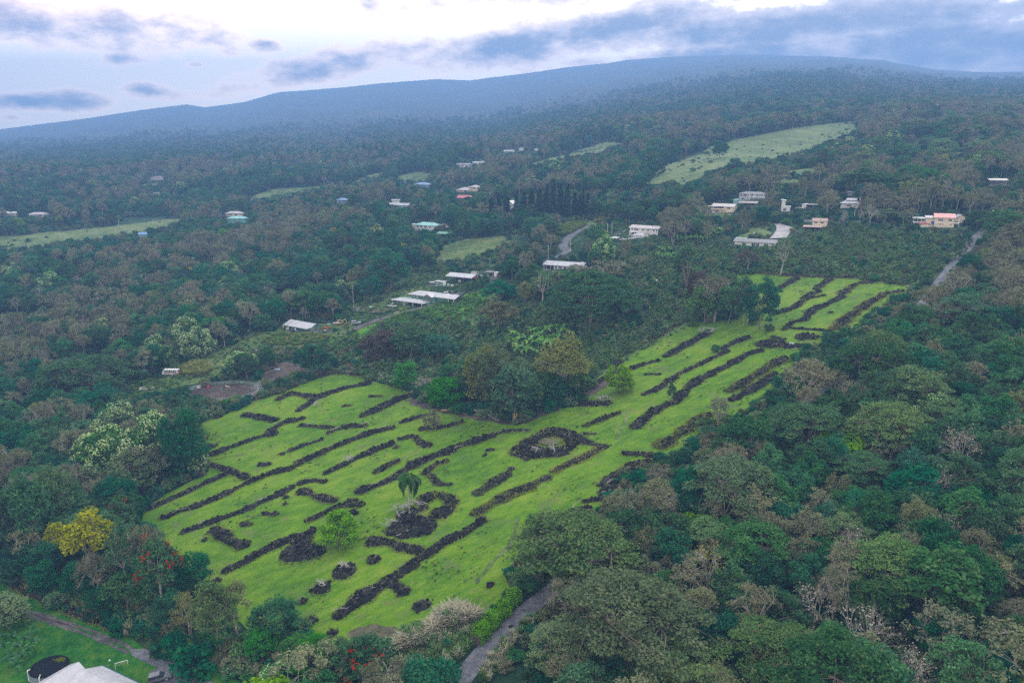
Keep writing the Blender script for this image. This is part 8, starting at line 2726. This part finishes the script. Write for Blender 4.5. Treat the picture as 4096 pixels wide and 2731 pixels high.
uvg = proj(np.column_stack([GQ, H(GQ[:, 0], GQ[:, 1])]))
kp = np.ones(len(GQ), bool)
for ln_, wd_ in ((DIRTROAD, 2.4), (LANE, 3.2), (HIGHWAY, 4.2), (SIDE, 3.8), ([WZ('T', 1190, 515), WZ('T', 1290, 560), WZ('T', 1240, 640), WZ('T', 1190, 690)], 6)):
    kp &= seg_dist(GQ, [(p.x, p.y) for p in ln_]) > wd_
for hs_, A_, L_ in HOUSES:
    c_, s_ = math.cos(hs_.rotation_euler.z), math.sin(hs_.rotation_euler.z)
    lx_ = (GQ[:, 0] - A_.x) * c_ + (GQ[:, 1] - A_.y) * s_; ly_ = -(GQ[:, 0] - A_.x) * s_ + (GQ[:, 1] - A_.y) * c_
    kp &= ~((lx_ > -2) & (lx_ < L_ + 2) & (ly_ > -5) & (ly_ < 13))
GQ = GQ[kp]
scatter_stuff('ground_cover', np.column_stack([GQ, H(GQ[:, 0], GQ[:, 1])]), rg_.integers(0, len(ground_cover), len(GQ)), ground_cover, rg_.uniform(.6, 1.3, len(GQ)), rg_.uniform(0, 6.28, len(GQ)))

# bushes one by one along the belts and banks
BUSH = [('A', x, y) for x, y in ((520, 880), (600, 930), (680, 960), (760, 990), (840, 1020), (920, 1060), (1000, 1080), (1080, 1090), (640, 860), (760, 880), (860, 940), (980, 970), (1100, 1010), (400, 820), (300, 780), (220, 740), (460, 760), (560, 800), (1180, 1120), (1260, 1130), (1320, 1240), (1480, 1180), (1540, 1340), (1640, 1330), (1700, 1260), (1780, 1220), (1620, 1200), (1760, 1380), (1680, 1440), (1850, 1440), (1180, 930), (1260, 900), (1330, 960), (1420, 1010), (1500, 940), (1560, 900), (1460, 840), (1380, 770), (1300, 800), (1420, 690), (2000, 1340), (2060, 1430), (1960, 1460), (2240, 1240), (2280, 1340), (2200, 1100), (2120, 1110))]
BUSH += [('B', x, y) for x, y in ((330, 1290), (430, 1230), (250, 1290), (1100, 1440), (1500, 1400), (1560, 1330), (1640, 1230))]
BUSH += [('D', x, y) for x, y in ((1760, 560), (1830, 570), (1690, 600), (1950, 560), (2010, 520), (1780, 745), (1820, 770), (1850, 740), (1900, 750), (1640, 430), (1440, 480), (1480, 440), (1540, 400), (930, 690), (860, 700), (1500, 700), (1440, 720), (1380, 745), (1300, 870), (1200, 880), (1100, 860), (1420, 890), (1520, 880), (960, 880))]
BUSH += [('P', x, y) for x, y in ((1850, 800), (1900, 840), (1780, 820), (1700, 760), (1600, 760), (1950, 800), (2020, 860), (1500, 830), (1420, 860), (1550, 900), (2050, 910), (1650, 880), (760, 900), (880, 870))]
BUSH += [('F', x, y) for x, y in ((350, 360), (300, 380), (520, 420), (600, 405), (850, 400), (940, 445), (640, 1040), (580, 1060), (860, 880), (900, 850), (1250, 490), (1360, 470), (1480, 420))]
for k, (z, x, y) in enumerate(BUSH):
    p = WZ(z, x, y)
    put('bush', p, rb.uniform(1.6, 3.2), k % 4, None, rb.uniform(2.4, 4.6), None, 'bushes along the belts and banks', cat='bush', seed=900 + k, leafm=('bright' if k % 9 == 4 else None))

# weeds on the field, scrub on the pastures
fa = np.array([(q.x, q.y) for q in FIELDW])
Wd_ = np.column_stack([rg_.uniform(fa[:, 0].min(), fa[:, 0].max(), 60000), rg_.uniform(fa[:, 1].min(), fa[:, 1].max(), 60000)])
Wd_ = Wd_[inpoly(Wd_, [tuple(a) for a in fa])]
n1 = vnoise(np.column_stack([Wd_, Wd_[:, :1]]), .22, 21) + vnoise(np.column_stack([Wd_, Wd_[:, :1]]), .6, 22) * .6
Wd_ = Wd_[n1 + rg_.normal(size=len(Wd_)) * .5 > 1.3]
wm = [m_ for k in ('grass', 'brown', 'wheat', 'brown') for m_ in TUFT[k]]
scatter_stuff('field_weeds', np.column_stack([Wd_, H(Wd_[:, 0], Wd_[:, 1])]), rg_.integers(0, len(wm), len(Wd_)), wm, rg_.uniform(.2, .5, len(Wd_)), rg_.uniform(0, 6.28, len(Wd_)))
PQ = []
for q in PASTS:
    A = np.array([(w_.x, w_.y) for w_ in [W(*a) for a in q]])
    n = int(np.ptp(A[:, 0]) * np.ptp(A[:, 1]) / 45)
    X_ = np.column_stack([rg_.uniform(A[:, 0].min(), A[:, 0].max(), n), rg_.uniform(A[:, 1].min(), A[:, 1].max(), n)])
    X_ = X_[inpoly(X_, [tuple(a) for a in A])]
    PQ.append(X_[vnoise(np.column_stack([X_, X_[:, :1]]), .03, 4) + rg_.normal(size=len(X_)) * .6 > .1])
PQ = np.concatenate(PQ)
pm = [d['far'] for d in PROTO['bush']][:2] + TUFT['wheat'] * 2 + TUFT['grass'] * 2
scatter_stuff('pasture_scrub', np.column_stack([PQ, H(PQ[:, 0], PQ[:, 1])]), rg_.integers(0, len(pm), len(PQ)), pm, rg_.lognormal(-.7, .45, len(PQ)), rg_.uniform(0, 6.28, len(PQ)))

# ================================================================== labels that single plants out
SPOTS = [  # landmarks in the 2352 px view
    ('the royal palm', 935, 1110), ('the bottom driveway', 330, 1500), ('the lawn', 120, 1420), ('the white minibus', 393, 855), ('the riding ring', 515, 900), ('the green cabin', 690, 748), ('the green two-storey house', 965, 675),
    ('the open-sided shed', 1045, 635), ('the white gabled house', 1292, 607), ('the white two-storey house', 1478, 530), ('the dome-shaped tree', 1355, 680), ('the wooded clump', 1150, 870), ('the left pasture', 200, 535), ('the teal house', 545, 505),
    ('the far left white house', 90, 492), ('the teal-roofed white house', 970, 520), ('the dark conifers', 1250, 465), ('the upper pasture', 1700, 350), ('the cream two-storey house', 1655, 480), ('the blue-grey house', 1725, 458),
    ('the long low white house', 1730, 555), ('the concrete drive', 1795, 530), ('the hip-roofed white house', 1950, 470), ('the coconut palms', 2090, 450), ('the pinkish-red-roofed house', 2165, 510), ('the steep lane', 2240, 550),
    ('the low dark grey house', 2300, 418), ('the upper field top', 1900, 650), ('the upper field edge', 1800, 880), ('the lower field corner', 1500, 1080), ('the largest olive spreading tree', 1440, 1430), ('the lane at the bottom', 1140, 1480),
    ('the vivid lime tree', 1960, 1040), ('the dead fan-limbed tree', 1960, 1440), ('the white-limbed bare tree', 1610, 1300), ('the bottom right corner', 2300, 1500), ('the right edge of the photo', 2330, 950), ('the massive dark tree', 895, 600),
    ('the pale flowered trees', 300, 1020), ('the red blossom tree', 390, 1270), ('the flat-topped tree', 190, 860), ('the left edge below the left pasture', 20, 620), ('the left edge near the pasture woods', 20, 690), ('the left edge above the flat-topped tree', 20, 790), ('the left edge below the flat-topped tree', 30, 960), ('the left edge above the lawn', 30, 1160), ('the red flowered shrub tree', 840, 1520), ('the bare straw-coloured tree', 2205, 1020),
    ('the split stump', 1187, 960), ('the side road', 1310, 555), ('the cream houses', 1070, 440), ('the tall narrow grey tower house', 1172, 475), ('the blue-grey two-storey house', 782, 460), ('the long dark building', 590, 475)]
SP = np.array([(a, b) for _, a, b in SPOTS], float)
ADJ = {'brown': 'brown', 'green': 'green', 'deep': 'dark green', 'olive': 'olive', 'lime': 'light green', 'bright': 'bright green', 'kukui': 'pale flowered', 'yellow': 'yellowish', 'twig': 'bare grey', 'pale': 'pale', 'tan': 'tan', 'purple': 'purplish', 'pine': 'dark'}
NOUN = {'brown_tree': ('twiggy tree', 'tree'), 'green_tree': ('leafy tree', 'tree'), 'umbrella_tree': ('spreading flat-topped tree', 'tree'), 'bare_tree': ('leafless tree', 'tree'), 'red_flowered_tree': ('red-dotted flowering tree', 'tree'),
        'lime_tree': ('rounded tree', 'tree'), 'pale_flowered_tree': ('cream-flowered tree', 'tree'), 'yellow_tree': ('thin tree', 'tree'), 'bush': ('bush', 'bush'), 'conifer': ('narrow conifer', 'tree')}
todo = [t for t in TREES if 'label' not in t['o']]
if todo:
    mid_ = proj(np.array([(t['p'].x, t['p'].y, t['p'].z + t['H'] * .6) for t in todo])) / 1.7415
    built = {}
    for t, (mx_, my_) in zip(todo, mid_):
        d2_ = np.hypot(SP[:, 0] - mx_, (SP[:, 1] - my_) * 1.35)
        j = int(np.argmin(d2_))
        dx, dy = mx_ - SP[j, 0], my_ - SP[j, 1]
        if abs(dx) > abs(dy) * 1.3:
            rel = 'left of' if dx < 0 else 'right of'
        else:
            rel = 'beyond' if dy < 0 else 'in front of'
        dist = float(d2_[j])
        far_ = '' if dist < 110 else ('well ' if dist < 200 else 'far ')
        if SPOTS[j][0].endswith('of the photo') or 'corner' in SPOTS[j][0] or 'left edge' in SPOTS[j][0]:
            rel, far_ = ('near', '')
        ht_ = t['H'] / PROTO[t['kind']][0]['H']
        size_ = 'tall ' if ht_ > 1.08 else ('small ' if ht_ < .84 else '')
        adj = ADJ.get(t['leaf'], '')
        if t['kind'] == 'pale_flowered_tree': adj = 'soft green'
        if t['kind'] == 'bare_tree': adj = 'grey'
        if t['kind'] == 'conifer':
            grove = my_ > 415 and mx_ > 1000
            t['o']['group'] = 'conifers of the dark grove' if grove else 'conifers in the far woods'
            built.setdefault(('dark narrow conifer', 'of the tall grove beside the highway' if grove else 'standing in the far hazy woods'), []).append((mx_, my_, t))
            continue
        built.setdefault((size_ + adj + ' ' + NOUN[t['kind']][0], far_ + rel + ' ' + SPOTS[j][0]), []).append((mx_, my_, t))
    ORD = ['leftmost', 'second from left', 'third from left', 'fourth from left', 'fifth from left', 'sixth from left', 'seventh from left', 'eighth from left', 'ninth from left', 'tenth from left', 'eleventh from left', 'twelfth from left'] + ['%dth from left' % k for k in range(13, 60)]
    for (what, where), L_ in built.items():
        L_.sort(key=lambda q: q[0])
        n_ = len(L_)
        for i, (mx_, my_, t) in enumerate(L_):
            lab = what + ' ' + where
            if n_ == 2:
                lab += ', the ' + ('left' if i == 0 else 'right') + ' one of two'
            elif 2 < n_ <= 45:
                lab += ', ' + ('rightmost' if i == n_ - 1 else ORD[i])
            while len(lab.split()) > 16:
                w0 = lab
                for a, b in ((' well ', ' '), (' far ', ' '), (', the left one of two', ', left one'), (', the right one of two', ', right one'), (' flat-topped', ''), ('spreading ', ''), ('flowering ', ''), ('soft ', ''), ('bare ', '')):
                    if a in lab:
                        lab = lab.replace(a, b, 1)
                        break
                if lab == w0:
                    break
            t['o']['label'] = lab
            if n_ > 45 and 'group' not in t['o']:
                t['o']['group'] = what + ' ' + where
            if 'category' not in t['o']:
                t['o']['category'] = NOUN[t['kind']][1]
cnt = {}
sticks = [o for o in COL.objects if o.name.startswith('dead_branch')]
by = {}
for o in sticks:
    by.setdefault(o['on'], []).append(o)
for row, L_ in by.items():
    short = row.split(',')[0]
    short = ' '.join(short.split()[:11])
    uv_ = proj(np.array([o.location[:] for o in L_]))
    for i, k in enumerate(np.argsort(uv_[:, 0])):
        L_[k]['label'] = 'white stick on the ' + short if len(L_) == 1 else ('leftmost', 'second', 'third', 'fourth', 'fifth', 'sixth', 'seventh')[i] + ' white stick from the left on the ' + ' '.join(short.split()[:8])
for o in sticks:
    del o['on']
for nm in ('coconut_palm', 'banana_plant'):
    sets = {}
    for o in COL.objects:
        if o.parent is None and o.name.split('.')[0] == nm:
            sets.setdefault(o['label'], []).append(o)
    for lab, L_ in sets.items():
        uv_ = proj(np.array([o.location[:] for o in L_]))
        sh = 'coconut palm of the grove' if nm[0] == 'c' else lab
        sh = sh.replace('of the pale green grove ', '').replace('large-leaved grey-green plant of the clump at the left end of', 'large-leaved plant at the left end of').replace('of the grove left', 'left').replace('of the small dark clump ', '')
        for i, k in enumerate(np.argsort(uv_[:, 0])):
            L_[k]['label'] = sh + ', ' + ('rightmost' if i == len(L_) - 1 else ORD[i])
